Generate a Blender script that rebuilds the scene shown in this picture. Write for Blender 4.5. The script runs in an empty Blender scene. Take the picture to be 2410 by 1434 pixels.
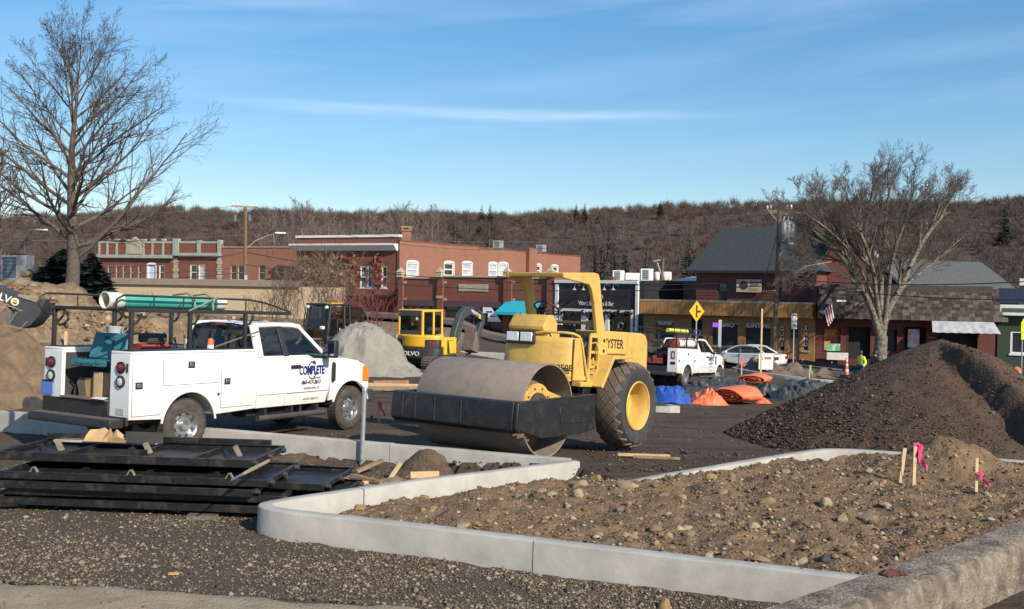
import bpy, bmesh, math, random
import numpy as np
from mathutils import Vector, Matrix, noise as mnoise
# ---------------------------------------------------------------- camera
SC = bpy.context.scene
COL = SC.collection
FPX, CX, CY, CAMH = 2300.0, 1205.0, 717.0, 2.8
PITCH, ROLL = math.atan(37 / 2300), math.radians(1.0)
_d = Vector((0, math.cos(PITCH), -math.sin(PITCH)))
_u0 = Vector((0, math.sin(PITCH), math.cos(PITCH)))
_r0 = Vector((1, 0, 0))
_r = _r0 * math.cos(ROLL) + _u0 * math.sin(ROLL)
_u = -_r0 * math.sin(ROLL) + _u0 * math.cos(ROLL)
CAM = Vector((0, 0, CAMH))
cd = bpy.data.cameras.new('camera')
cam = bpy.data.objects.new('camera', cd)
COL.objects.link(cam)
cd.sensor_width = 36
cd.lens = FPX / 2410 * 36
cd.clip_start, cd.clip_end = 0.1, 5000
m = Matrix.Identity(4)
for i in range(3):
 m[i][0], m[i][1], m[i][2], m[i][3] = _r[i], _u[i], -_d[i], CAM[i]
cam.matrix_world = m
SC.camera = cam
# ---------------------------------------------------------------- sky and sun
SUN_EL = math.radians(31)
SUN_H = Vector((0.64, -0.77, 0)).normalized()
sun_dir = Vector((SUN_H.x * math.cos(SUN_EL), SUN_H.y * math.cos(SUN_EL), math.sin(SUN_EL)))
W = bpy.data.worlds.new('World')
SC.world = W
W.use_nodes = True
nt = W.node_tree
nt.nodes.clear()
out = nt.nodes.new('ShaderNodeOutputWorld')
bg = nt.nodes.new('ShaderNodeBackground')
sky = nt.nodes.new('ShaderNodeTexSky')
sky.sky_type = 'NISHITA'
sky.sun_disc = False
sky.sun_elevation = SUN_EL
sky.sun_rotation = math.atan2(SUN_H.x, SUN_H.y)
sky.air_density = 1.0
sky.dust_density = 0.35
sky.ozone_density = 3.0
bg.inputs['Strength'].default_value = 0.135
def nn(tree, kind, **kw):
 n = tree.nodes.new(kind)
 for k, v in kw.items():
  setattr(n, k, v)
 return n
def math_node(tree, op, a, b=None, c=None):
 n = nn(tree, 'ShaderNodeMath', operation=op)
 for i, v in enumerate((a, b, c)):
  if v is None:
   continue
  if isinstance(v, (int, float)):
   n.inputs[i].default_value = v
  else:
   tree.links.new(v, n.inputs[i])
 return n.outputs[0]
def build_sky():
 L = nt.links.new
 tc = nn(nt, 'ShaderNodeTexCoord')
 sep = nn(nt, 'ShaderNodeSeparateXYZ')
 L(tc.outputs['Generated'], sep.inputs[0])
 az = math_node(nt, 'ARCTAN2', sep.outputs[0], sep.outputs[1])
 el = math_node(nt, 'ARCSINE', sep.outputs[2])
 tilt = math_node(nt, 'MULTIPLY_ADD', az, -0.09, el)
 cmb = nn(nt, 'ShaderNodeCombineXYZ')
 L(math_node(nt, 'MULTIPLY', az, 1.6), cmb.inputs[0])
 L(math_node(nt, 'MULTIPLY', tilt, 17.0), cmb.inputs[1])
 n1 = nn(nt, 'ShaderNodeTexNoise')
 n1.inputs['Scale'].default_value = 1.35
 n1.inputs['Detail'].default_value = 7
 n1.inputs['Roughness'].default_value = 0.52
 n1.inputs['Distortion'].default_value = 0.35
 L(cmb.outputs[0], n1.inputs['Vector'])
 r1 = nn(nt, 'ShaderNodeMapRange')
 r1.inputs[1].default_value = 0.44
 r1.inputs[2].default_value = 0.80
 r1.inputs[3].default_value = 0.0
 r1.inputs[4].default_value = 0.42
 L(n1.outputs['Fac'], r1.inputs[0])
 # one thin long streak of cirrus low over the ridge
 d0 = math_node(nt, 'SUBTRACT', el, math_node(nt, 'MULTIPLY_ADD', az, -0.010, 0.176))
 cm2 = nn(nt, 'ShaderNodeCombineXYZ')
 L(math_node(nt, 'MULTIPLY', az, 5.0), cm2.inputs[0])
 L(math_node(nt, 'MULTIPLY', el, 60.0), cm2.inputs[1])
 n2 = nn(nt, 'ShaderNodeTexNoise')
 n2.inputs['Scale'].default_value = 1.2
 n2.inputs['Detail'].default_value = 6
 L(cm2.outputs[0], n2.inputs['Vector'])
 wob = math_node(nt, 'MULTIPLY_ADD', n2.outputs['Fac'], 0.010, math_node(nt, 'SUBTRACT', d0, 0.005))
 g = math_node(nt, 'POWER', 2.718, math_node(nt, 'MULTIPLY', math_node(nt, 'POWER', math_node(nt, 'DIVIDE', math_node(nt, 'ABSOLUTE', wob), 0.0052), 2.0), -1.0))
 azw = math_node(nt, 'POWER', 2.718, math_node(nt, 'MULTIPLY', math_node(nt, 'POWER', math_node(nt, 'DIVIDE', math_node(nt, 'ABSOLUTE', math_node(nt, 'ADD', az, 0.04)), 0.24), 4.0), -1.0))
 streak = math_node(nt, 'MULTIPLY', math_node(nt, 'MULTIPLY', g, azw), math_node(nt, 'MULTIPLY_ADD', n2.outputs['Fac'], 0.9, 0.02))
 veil = nn(nt, 'ShaderNodeMapRange')
 veil.inputs[1].default_value = 0.135
 veil.inputs[2].default_value = 0.42
 veil.inputs[3].default_value = 0.25
 veil.inputs[4].default_value = 1.0
 L(el, veil.inputs[0])
 cl = math_node(nt, 'MULTIPLY', r1.outputs[0], veil.outputs[0])
 tot = math_node(nt, 'MINIMUM', math_node(nt, 'ADD', cl, math_node(nt, 'MULTIPLY', streak, 0.55)), 0.8)
 mx = nn(nt, 'ShaderNodeMix', data_type='RGBA')
 L(tot, mx.inputs[0])
 hsv = nn(nt, 'ShaderNodeHueSaturation')
 hsv.inputs['Saturation'].default_value = 1.5
 hsv.inputs['Value'].default_value = 1.0
 # gentle tone curve over the whole dome
 sc0 = nn(nt, 'ShaderNodeVectorMath', operation='SCALE')
 sc0.inputs['Scale'].default_value = 0.1
 L(sky.outputs[0], sc0.inputs[0])
 gm = nn(nt, 'ShaderNodeGamma')
 gm.inputs['Gamma'].default_value = 0.72
 L(sc0.outputs[0], gm.inputs['Color'])
 sc1 = nn(nt, 'ShaderNodeVectorMath', operation='SCALE')
 sc1.inputs['Scale'].default_value = 7.4
 L(gm.outputs[0], sc1.inputs[0])
 L(sc1.outputs[0], hsv.inputs['Color'])
 L(hsv.outputs[0], mx.inputs[6])
 mx.inputs[7].default_value = (5.6, 6.5, 8.2, 1)
 L(mx.outputs[2], bg.inputs['Color'])
 L(bg.outputs[0], out.inputs[0])
build_sky()
sd = bpy.data.lights.new('sun', 'SUN')
sd.energy = 5.0
sd.angle = math.radians(0.5)
sd.color = (1.0, 0.90, 0.76)
sun = bpy.data.objects.new('sun', sd)
COL.objects.link(sun)
sun.rotation_euler = (-sun_dir).to_track_quat('-Z', 'Y').to_euler()
sun.location = (30, -30, 40)
SC.view_settings.view_transform = 'Standard'
SC.view_settings.look = 'None'
SC.view_settings.exposure = 0.28
SC.view_settings.gamma = 1
SC.view_settings.use_curve_mapping = False
SC.cycles.max_bounces = 6
SC.cycles.transparent_max_bounces = 12
SC.cycles.use_denoising = True
# ---------------------------------------------------------------- geometry of the place
def ray(px, py):
 return _d + _r * ((px - CX) / FPX) + _u * ((CY - py) / FPX)
def at(px, py, Y):
 v = ray(px, py)
 return CAM + v * (Y / v.y)
def on_z(px, py, z):
 v = ray(px, py)
 return CAM + v * ((z - CAMH) / v.z)
def sm(x, a, b):
 t = min(1.0, max(0.0, (x - a) / (b - a)))
 return t * t * (3 - 2 * t)
def lot(X, Y):
 wl = sm(X, -2.5, 0.3)
 zl = -0.033 * (min(max(Y, 15.0), 19.5) - 16.2)
 zr = 0.11 - 0.10 * (min(max(Y, 14.5), 19.5) - 15.5)
 z = zl * (1 - wl) + zr * wl - 0.035 * min(max(Y - 19.5, 0), 30.5)
 return z - 0.04 * min(1, max(0, (Y - 20) / 25)) * max(-40, min(60, X))
FRONT_POLY = [(-60, 38.5), (-9.7, 18.42), (0.95, 14.18), (1.45, 13.2), (4.4, 15.45), (5.3, 15.85), (6.3, 15.6), (8.0, 15.15), (40, 6.0)]
def is_front(X, Y):
 P = FRONT_POLY
 for (x0, y0), (x1, y1) in zip(P, P[1:]):
  if x0 <= X <= x1:
   return Y < y0 + (y1 - y0) * (X - x0) / (x1 - x0)
 return X < -60 or Y < 5
def berm(X, Y):
 # the cut bank of earth that climbs to the left, with the street tree on it
 d = (X + 20) * -0.843 + (Y - 27) * 0.537
 d += 0.5 * math.sin(X * 1.1 + Y * 0.3)
 hb = 1.72 + 0.95 * sm(-X / max(Y, 20), 0.41, 0.445) - 0.15 * sm(X, -9, -5)
 return hb * sm(d, 0, 5.0) * sm(-X, 1.6, 5.0) * (1 - 0.45 * sm(Y, 44, 60))
def ground_z(X, Y):
 if is_front(X, Y):
  return 0.0
 return lot(X, Y) + berm(X, Y)
def on_ground(px, py, zoff=0.0):
 v = ray(px, py)
 t = 5.0
 while t < 400:
  q = CAM + v * t
  if q.z < ground_z(q.x, q.y) + zoff:
   return q
  t += 0.02 if t < 70 else 0.2
 return CAM + v * 100
# ---------------------------------------------------------------- materials
MATS = {}
def M(name, c1, c2=None, scale=4.0, rough=0.7, metal=0.0, bump=0.0, bscale=40.0, dirt=None, dscale=2.0, damt=0.5, spec=0.5, coat=0.0, lo=0.35, hi=0.65, emit=None):
 if name in MATS:
  return MATS[name]
 mt = bpy.data.materials.new(name)
 mt.use_nodes = True
 t = mt.node_tree
 L = t.links.new
 b = t.nodes['Principled BSDF']
 b.inputs['Roughness'].default_value = rough
 b.inputs['Metallic'].default_value = metal
 b.inputs['Specular IOR Level'].default_value = spec
 b.inputs['Coat Weight'].default_value = coat
 b.inputs['Coat Roughness'].default_value = 0.135
 tc = nn(t, 'ShaderNodeTexCoord')
 v = tc.outputs['Object']
 if c2 is None:
  c2 = tuple(x * 0.82 for x in c1)
 n = nn(t, 'ShaderNodeTexNoise')
 n.inputs['Scale'].default_value = scale
 n.inputs['Detail'].default_value = 8
 n.inputs['Roughness'].default_value = 0.62
 L(v, n.inputs['Vector'])
 r = nn(t, 'ShaderNodeMapRange')
 r.inputs[1].default_value = lo
 r.inputs[2].default_value = hi
 L(n.outputs['Fac'], r.inputs[0])
 mx = nn(t, 'ShaderNodeMix', data_type='RGBA')
 mx.inputs[6].default_value = (*c1, 1)
 mx.inputs[7].default_value = (*c2, 1)
 L(r.outputs[0], mx.inputs[0])
 col = mx.outputs[2]
 if dirt is not None:
  n3 = nn(t, 'ShaderNodeTexNoise')
  n3.inputs['Scale'].default_value = dscale
  n3.inputs['Detail'].default_value = 9
  n3.inputs['Roughness'].default_value = 0.7
  L(v, n3.inputs['Vector'])
  r3 = nn(t, 'ShaderNodeMapRange')
  r3.inputs[1].default_value = 0.5
  r3.inputs[2].default_value = 0.72
  r3.inputs[4].default_value = damt
  L(n3.outputs['Fac'], r3.inputs[0])
  m3 = nn(t, 'ShaderNodeMix', data_type='RGBA')
  L(r3.outputs[0], m3.inputs[0])
  L(col, m3.inputs[6])
  m3.inputs[7].default_value = (*dirt, 1)
  col = m3.outputs[2]
 L(col, b.inputs['Base Color'])
 if bump > 0:
  nb = nn(t, 'ShaderNodeTexNoise')
  nb.inputs['Scale'].default_value = bscale
  nb.inputs['Detail'].default_value = 6
  L(v, nb.inputs['Vector'])
  bp = nn(t, 'ShaderNodeBump')
  bp.inputs['Strength'].default_value = min(1, bump)
  bp.inputs['Distance'].default_value = 0.02 if bump <= 1 else 0.02 * bump
  L(nb.outputs['Fac'], bp.inputs['Height'])
  L(bp.outputs[0], b.inputs['Normal'])
 if emit:
  b.inputs['Emission Color'].default_value = (*emit[0], 1)
  b.inputs['Emission Strength'].default_value = emit[1]
 MATS[name] = mt
 return mt
def brick_mat(name, c1, c2, mortar, bw=0.21, bh=0.075, var=None):
 mt = bpy.data.materials.new(name)
 mt.use_nodes = True
 t = mt.node_tree
 L = t.links.new
 b = t.nodes['Principled BSDF']
 b.inputs['Roughness'].default_value = 0.85
 b.inputs['Specular IOR Level'].default_value = 0.2
 tc = nn(t, 'ShaderNodeTexCoord')
 sep = nn(t, 'ShaderNodeSeparateXYZ')
 L(tc.outputs['Object'], sep.inputs[0])
 cmb = nn(t, 'ShaderNodeCombineXYZ')
 L(math_node(t, 'ADD', sep.outputs[0], sep.outputs[1]), cmb.inputs[0])
 L(sep.outputs[2], cmb.inputs[1])
 br = nn(t, 'ShaderNodeTexBrick')
 br.inputs['Color1'].default_value = (*c1, 1)
 br.inputs['Color2'].default_value = (*c2, 1)
 br.inputs['Mortar'].default_value = (*mortar, 1)
 br.inputs['Scale'].default_value = 1
 br.inputs['Brick Width'].default_value = bw
 br.inputs['Row Height'].default_value = bh
 br.inputs['Mortar Size'].default_value = 0.006
 L(cmb.outputs[0], br.inputs['Vector'])
 n = nn(t, 'ShaderNodeTexNoise')
 n.inputs['Scale'].default_value = 0.9
 n.inputs['Detail'].default_value = 9
 n.inputs['Roughness'].default_value = 0.7
 L(tc.outputs['Object'], n.inputs['Vector'])
 r = nn(t, 'ShaderNodeMapRange')
 r.inputs[1].default_value = 0.4
 r.inputs[2].default_value = 0.75
 r.inputs[4].default_value = 0.55
 L(n.outputs['Fac'], r.inputs[0])
 mx = nn(t, 'ShaderNodeMix', data_type='RGBA')
 L(r.outputs[0], mx.inputs[0])
 L(br.outputs[0], mx.inputs[6])
 mx.inputs[7].default_value = (*(var or tuple(x * 0.6 for x in c1)), 1)
 L(mx.outputs[2], b.inputs['Base Color'])
 bp = nn(t, 'ShaderNodeBump')
 bp.inputs['Strength'].default_value = 0.5
 bp.inputs['Distance'].default_value = 0.01
 bp.invert = True
 L(br.outputs['Fac'], bp.inputs['Height'])
 L(bp.outputs[0], b.inputs['Normal'])
 MATS[name] = mt
 return mt
def glass_mat(name, tint=(0.10, 0.13, 0.15), refl=0.16):
 if name in MATS:
  return MATS[name]
 mt = bpy.data.materials.new(name)
 mt.use_nodes = True
 t = mt.node_tree
 t.nodes.clear()
 o = nn(t, 'ShaderNodeOutputMaterial')
 tr = nn(t, 'ShaderNodeBsdfTransparent')
 tr.inputs[0].default_value = (*tint, 1)
 gl = nn(t, 'ShaderNodeBsdfGlossy')
 gl.inputs['Roughness'].default_value = 0.03
 gl.inputs['Color'].default_value = (0.9, 0.95, 1, 1)
 lw = nn(t, 'ShaderNodeLayerWeight')
 lw.inputs['Blend'].default_value = 0.5
 mx = nn(t, 'ShaderNodeMixShader')
 ad = math_node(t, 'MULTIPLY_ADD', math_node(t, 'POWER', lw.outputs['Facing'], 4.0), 0.7, refl)
 t.links.new(ad, mx.inputs[0])
 t.links.new(tr.outputs[0], mx.inputs[1])
 t.links.new(gl.outputs[0], mx.inputs[2])
 t.links.new(mx.outputs[0], o.inputs[0])
 MATS[name] = mt
 return mt
# ---------------------------------------------------------------- mesh helpers
def link(o, parent=None):
 COL.objects.link(o)
 if parent is not None:
  o.parent = parent
 return o
def thing(name, label, cat, loc=(0, 0, 0), rz=0.0, group=None, rot=None):
 o = bpy.data.objects.new(name, None)
 o.empty_display_size = 0.2
 link(o)
 o.location = loc
 o.rotation_euler = rot if rot is not None else (0, 0, rz)
 return tag(o, label, cat, group)
def tag(o, label=None, cat=None, group=None, kind=None):
 if label:
  o['label'] = label
 if cat:
  o['category'] = cat
 if group:
  o['group'] = group
 if kind:
  o['kind'] = kind
 return o
def copy_tree(o, parent=None):
 c = o.copy()
 link(c, parent)
 for ch in o.children:
  copy_tree(ch, c)
 return c
class MB:
 def __init__(s):
  s.v = []
  s.f = []
 def add(s, vs, fs):
  k = len(s.v)
  s.v.extend([tuple(x) for x in vs])
  s.f.extend([tuple(i + k for i in q) for q in fs])
  return s
 def box(s, x0, x1, y0, y1, z0, z1):
  vs = [(x, y, z) for z in (z0, z1) for y in (y0, y1) for x in (x0, x1)]
  return s.add(vs, [(0, 2, 3, 1), (4, 5, 7, 6), (0, 1, 5, 4), (2, 6, 7, 3), (0, 4, 6, 2), (1, 3, 7, 5)])
 def obox(s, c, size, rot=None):
  c = Vector(c)
  R = rot if rot is not None else Matrix.Identity(3)
  hx, hy, hz = size[0] / 2, size[1] / 2, size[2] / 2
  vs = [c + R @ Vector((x, y, z)) for z in (-hz, hz) for y in (-hy, hy) for x in (-hx, hx)]
  return s.add(vs, [(0, 2, 3, 1), (4, 5, 7, 6), (0, 1, 5, 4), (2, 6, 7, 3), (0, 4, 6, 2), (1, 3, 7, 5)])
 def beam(s, p, q, w, h, up=(0, 0, 1)):
  p, q = Vector(p), Vector(q)
  x = (q - p).normalized()
  up = Vector(up)
  if abs(x.dot(up)) > 0.98:
   up = Vector((0, 1, 0))
  y = up.cross(x).normalized()
  z = x.cross(y)
  R = Matrix((x, y, z)).transposed()
  return s.obox((p + q) / 2, ((q - p).length, w, h), R)
 def tube(s, pts, r, n=8, cap=True, closed=False):
  pts = [Vector(p) for p in pts]
  k = len(pts)
  rs = r if isinstance(r, (list, tuple)) else [r] * k
  vs, fs = [], []
  ref = None
  for i, p in enumerate(pts):
   if closed:
    t = (pts[(i + 1) % k] - pts[i - 1])
   else:
    t = pts[min(i + 1, k - 1)] - pts[max(i - 1, 0)]
   t = t.normalized() if t.length > 1e-9 else Vector((0, 0, 1))
   if ref is None:
    ref = Vector((0, 0, 1)) if abs(t.z) < 0.9 else Vector((1, 0, 0))
   a = (ref - t * ref.dot(t)).normalized()
   ref = a
   b = t.cross(a)
   for j in range(n):
    w = 2 * math.pi * j / n
    vs.append(p + (a * math.cos(w) + b * math.sin(w)) * rs[i])
  m = k if closed else k - 1
  for i in range(m):
   for j in range(n):
    i2 = (i + 1) % k
    fs.append((i * n + j, i2 * n + j, i2 * n + (j + 1) % n, i * n + (j + 1) % n))
  if cap and not closed:
   fs.append(tuple(range(n)))
   fs.append(tuple((k - 1) * n + j for j in reversed(range(n))))
  return s.add(vs, fs)
 def lathe(s, prof, n=32, axis='y', c=(0, 0, 0), closed=False, a0=0.0, a1=None):
  full = a1 is None
  a1 = a0 + 2 * math.pi if full else a1
  k = len(prof)
  na = n if full else n + 1
  vs, fs = [], []
  for i in range(na):
   w = a0 + (a1 - a0) * i / n
   for (r, h) in prof:
    if axis == 'y':
     vs.append((c[0] + r * math.cos(w), c[1] + h, c[2] + r * math.sin(w)))
    elif axis == 'x':
     vs.append((c[0] + h, c[1] + r * math.cos(w), c[2] + r * math.sin(w)))
    else:
     vs.append((c[0] + r * math.cos(w), c[1] + r * math.sin(w), c[2] + h))
  for i in range(n):
   i2 = (i + 1) % na
   for j in range(k if closed else k - 1):
    j2 = (j + 1) % k
    fs.append((i * k + j, i * k + j2, i2 * k + j2, i2 * k + j))
  return s.add(vs, fs)
 def prism(s, poly, axis, a0, a1):
  k = len(poly)
  def pt(p, a):
   if axis == 'y':
    return (p[0], a, p[1])
   if axis == 'x':
    return (a, p[0], p[1])
   return (p[0], p[1], a)
  vs = [pt(p, a0) for p in poly] + [pt(p, a1) for p in poly]
  fs = [tuple(range(k)), tuple(reversed(range(k, 2 * k)))]
  for i in range(k):
   j = (i + 1) % k
   fs.append((j, i, k + i, k + j))
  return s.add(vs, fs)
 def grid(s, fn, nu, nv):
  vs = [fn(i / nu, j / nv) for i in range(nu + 1) for j in range(nv + 1)]
  fs = [(i * (nv + 1) + j, (i + 1) * (nv + 1) + j, (i + 1) * (nv + 1) + j + 1, i * (nv + 1) + j + 1) for i in range(nu) for j in range(nv)]
  return s.add(vs, fs)
 def quad(s, a, b, c, d):
  return s.add([a, b, c, d], [(0, 1, 2, 3)])
 def xf(s, fn):
  s.v = [tuple(fn(Vector(p))) for p in s.v]
  return s
 def mesh(s, name, mat=None, smooth=None, fix=True):
  me = bpy.data.meshes.new(name)
  me.from_pydata([tuple(p) for p in s.v], [], s.f)
  if fix and len(s.v) < 60000:
   bm = bmesh.new()
   bm.from_mesh(me)
   bmesh.ops.recalc_face_normals(bm, faces=bm.faces)
   bm.to_mesh(me)
   bm.free()
  if mat:
   me.materials.append(mat)
  if smooth is not None:
   for p in me.polygons:
    p.use_smooth = True
   me.set_sharp_from_angle(angle=math.radians(smooth))
  return me
 def build(s, name, mat, parent=None, bevel=0.0, seg=2, smooth=None, loc=None, rot=None, fix=True):
  me = s.mesh(name, mat, smooth, fix)
  o = bpy.data.objects.new(name, me)
  link(o, parent)
  if loc is not None:
   o.location = loc
  if rot is not None:
   o.rotation_euler = rot
  if bevel:
   md = o.modifiers.new('bevel', 'BEVEL')
   md.width = bevel
   md.segments = seg
   md.limit_method = 'ANGLE'
   md.angle_limit = math.radians(40)
   md.harden_normals = False
   if smooth is None:
    for p in me.polygons:
     p.use_smooth = True
    me.set_sharp_from_angle(angle=math.radians(50))
  return o
def inst(me, name, parent, loc=(0, 0, 0), rot=(0, 0, 0), scale=(1, 1, 1)):
 o = bpy.data.objects.new(name, me)
 link(o, parent)
 o.location, o.rotation_euler, o.scale = loc, rot, scale
 return o
def text(body, size, mat, parent, loc, rot, ext=0.002, bold=0.0, shear=0.0, sx=1.0, name='lettering', align='CENTER', spacing=1.0):
 c = bpy.data.curves.new(name, 'FONT')
 c.body = body
 c.size = size
 c.extrude = ext
 c.offset = bold
 c.shear = shear
 c.space_character = spacing
 c.align_x = align
 c.align_y = 'CENTER'
 c.resolution_u = 3
 tmp = bpy.data.objects.new(name, c)
 me = bpy.data.meshes.new_from_object(tmp)
 bpy.data.objects.remove(tmp)
 bpy.data.curves.remove(c)
 me.materials.clear()
 me.materials.append(mat)
 me.name = name
 o = bpy.data.objects.new(name, me)
 link(o, parent)
 o.location = loc
 o.rotation_euler = rot
 o.scale = (sx, 1, 1)
 return o
def np_mesh(name, V, F, mat, parent=None, smooth=False):
 """V (n,3) floats, F (m,k) ints, k = 3 or 4"""
 me = bpy.data.meshes.new(name)
 V = np.asarray(V, dtype=np.float32)
 F = np.asarray(F, dtype=np.int32)
 k = F.shape[1]
 me.vertices.add(len(V))
 me.vertices.foreach_set('co', V.ravel())
 me.loops.add(F.size)
 me.loops.foreach_set('vertex_index', F.ravel())
 me.polygons.add(len(F))
 me.polygons.foreach_set('loop_start', np.arange(0, F.size, k, dtype=np.int32))
 me.polygons.foreach_set('loop_total', np.full(len(F), k, dtype=np.int32))
 if smooth:
  me.polygons.foreach_set('use_smooth', np.ones(len(F), dtype=bool))
 me.update(calc_edges=True)
 if mat:
  for mm in (mat if isinstance(mat, list) else [mat]):
   me.materials.append(mm)
 o = bpy.data.objects.new(name, me)
 link(o, parent)
 return o
def fbm(x, y, z=0.0, o=4, lac=2.0, gain=0.5):
 s, a = 0.0, 1.0
 for _ in range(o):
  s += a * mnoise.noise(Vector((x, y, z)))
  x, y, z, a = x * lac, y * lac, z * lac, a * gain
 return s
class VNoise:
 """fast value noise on arrays"""
 def __init__(s, seed):
  s.t = np.random.default_rng(seed).random((256, 256))
 def __call__(s, x, y):
  xi, yi = np.floor(x).astype(int), np.floor(y).astype(int)
  fx, fy = x - xi, y - yi
  fx, fy = fx * fx * (3 - 2 * fx), fy * fy * (3 - 2 * fy)
  a = s.t[xi & 255, yi & 255]
  b = s.t[(xi + 1) & 255, yi & 255]
  c = s.t[xi & 255, (yi + 1) & 255]
  d = s.t[(xi + 1) & 255, (yi + 1) & 255]
  return (a * (1 - fx) + b * fx) * (1 - fy) + (c * (1 - fx) + d * fx) * fy - 0.5
 def f(s, x, y, o=4):
  r, a = 0, 1.0
  for i in range(o):
   r = r + a * s(x * 2 ** i + 17 * i, y * 2 ** i + 31 * i)
   a *= 0.5
  return r
RNG = np.random.default_rng(7)
random.seed(11)
# ================================================================ terrain
def ground_material():
 mt = bpy.data.materials.new('site soil')
 mt.use_nodes = True
 t = mt.node_tree
 L = t.links.new
 b = t.nodes['Principled BSDF']
 b.inputs['Roughness'].default_value = 0.95
 b.inputs['Specular IOR Level'].default_value = 0.15
 tc = nn(t, 'ShaderNodeTexCoord')
 at_ = nn(t, 'ShaderNodeAttribute', attribute_name='bank')
 def noise(sc, det=8, rough=0.65):
  n = nn(t, 'ShaderNodeTexNoise')
  n.inputs['Scale'].default_value = sc
  n.inputs['Detail'].default_value = det
  n.inputs['Roughness'].default_value = rough
  L(tc.outputs['Object'], n.inputs['Vector'])
  return n.outputs['Fac']
 def ramp(f, a, b_, c=0.0, d=1.0):
  r = nn(t, 'ShaderNodeMapRange')
  for i, v in enumerate((a, b_, c, d)):
   r.inputs[i + 1].default_value = v
  L(f, r.inputs[0])
  return r.outputs[0]
 def mix(f, a, b_):
  m_ = nn(t, 'ShaderNodeMix', data_type='RGBA')
  L(f, m_.inputs[0])
  for i, v in ((6, a), (7, b_)):
   if isinstance(v, tuple):
    m_.inputs[i].default_value = (*v, 1)
   else:
    L(v, m_.inputs[i])
  return m_.outputs[2]
 dark = mix(ramp(noise(0.5), 0.4, 0.65), (0.058, 0.040, 0.031), (0.092, 0.065, 0.048))
 dark = mix(ramp(noise(9, 10, 0.75), 0.45, 0.75), dark, (0.125, 0.094, 0.070))
 mp_ = nn(t, 'ShaderNodeMapping')
 mp_.inputs['Rotation'].default_value = (0, 0, 0.38)
 mp_.inputs['Scale'].default_value = (0.35, 2.6, 1)
 L(tc.outputs['Object'], mp_.inputs[0])
 trk = nn(t, 'ShaderNodeTexNoise')
 trk.inputs['Scale'].default_value = 0.9
 trk.inputs['Detail'].default_value = 9
 trk.inputs['Roughness'].default_value = 0.7
 L(mp_.outputs[0], trk.inputs['Vector'])
 dark = mix(ramp(trk.outputs['Fac'], 0.50, 0.66, 0.0, 0.75), dark, (0.135, 0.099, 0.071))
 dark = mix(ramp(trk.outputs['Fac'], 0.44, 0.34, 0.0, 0.7), dark, (0.034, 0.025, 0.021))
 sand = mix(ramp(noise(0.7), 0.35, 0.6), (0.265, 0.20, 0.128), (0.175, 0.122, 0.075))
 sand = mix(ramp(noise(4, 10, 0.75), 0.5, 0.72), sand, (0.38, 0.30, 0.20))
 sand = mix(ramp(noise(2.2, 10, 0.75), 0.52, 0.68), sand, (0.10, 0.066, 0.042))
 L(mix(at_.outputs['Fac'], dark, sand), b.inputs['Base Color'])
 bp = nn(t, 'ShaderNodeBump')
 bp.inputs['Strength'].default_value = 0.9
 bp.inputs['Distance'].default_value = 0.05
 L(noise(11, 10, 0.7), bp.inputs['Height'])
 L(bp.outputs[0], b.inputs['Normal'])
 return mt
def axis_lines(lo, a, b, hi, step, grow=1.16):
 xs = list(np.arange(a, b + 1e-6, step))
 s, x = step, b
 while x < hi:
  s *= grow
  x += s
  xs.append(x)
 s, x = step, a
 left = []
 while x > lo:
  s *= grow
  x -= s
  left.append(x)
 return np.array(left[::-1] + xs)
def build_ground():
 xs = axis_lines(-700, -21, 14, 700, 0.13)
 ys = axis_lines(-60, 12.0, 40, 900, 0.13, 1.07)
 vn = VNoise(3)
 n, mm = len(xs), len(ys)
 Z = np.zeros((n, mm))
 B = np.zeros((n, mm))
 for i, X in enumerate(xs):
  for j, Y in enumerate(ys):
   if is_front(X, Y):
    Z[i, j] = -0.10
   else:
    bk = berm(X, Y)
    Z[i, j] = lot(X, Y) + bk
    B[i, j] = min(1, bk * 1.6)
 XX, YY = np.meshgrid(xs, ys, indexing='ij')
 rough = vn.f(XX * 1.3, YY * 1.3, 4)
 rut = vn.f(XX * 0.35 + YY * 0.9, YY * 0.15 - XX * 0.1, 3)
 front = Z == -0.10
 Z = Z + np.where(front, 0, 0.035 * rough + 0.09 * np.minimum(0, rut + 0.1))
 bank_relief = vn.f(XX * 0.8, YY * 0.8, 5) + 0.9 * np.abs(vn.f(XX * 0.5 + 9, YY * 0.5, 4))
 Z = Z + B * 0.55 * bank_relief * (YY < 62) - B * 0.16
 B = np.clip(B + 0.5 * vn.f(XX * 0.6, YY * 0.6, 3) * (B > 0.02), 0, 1)
 # grass verge and far land stay sandy brown
 V = np.stack([XX, YY, Z], -1).reshape(-1, 3)
 idx = np.arange(n * mm).reshape(n, mm)
 F = np.stack([idx[:-1, :-1], idx[1:, :-1], idx[1:, 1:], idx[:-1, 1:]], -1).reshape(-1, 4)
 o = np_mesh('ground', V, F, ground_material(), smooth=True)
 a = o.data.attributes.new('bank', 'FLOAT', 'POINT')
 a.data.foreach_set('value', B.reshape(-1).astype(np.float32))
 return tag(o, kind='structure')
build_ground()
def ridge_y(px):
 xs = [-3000, 0, 200, 330, 450, 600, 850, 1080, 1250, 1400, 1560, 1800, 2000, 2250, 2410, 5000]
 ys = [560, 512, 500, 482, 488, 492, 497, 500, 497, 488, 480, 474, 470, 474, 462, 430]
 return float(np.interp(px, xs, ys))
def hill_z(X, Y):
 px = CX + FPX * X / Y
 top = 2.8 + (680 + 0.0175 * (px - CX) - ridge_y(px)) * Y / FPX - 5.0
 # rise from valley to ridge line at Y = 640
 t = sm(Y, 190, 640)
 return -4.0 + (top + 4) * (0.18 * t + 0.82 * t * t) if Y < 640 else top - 0.02 * (Y - 640)
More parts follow.
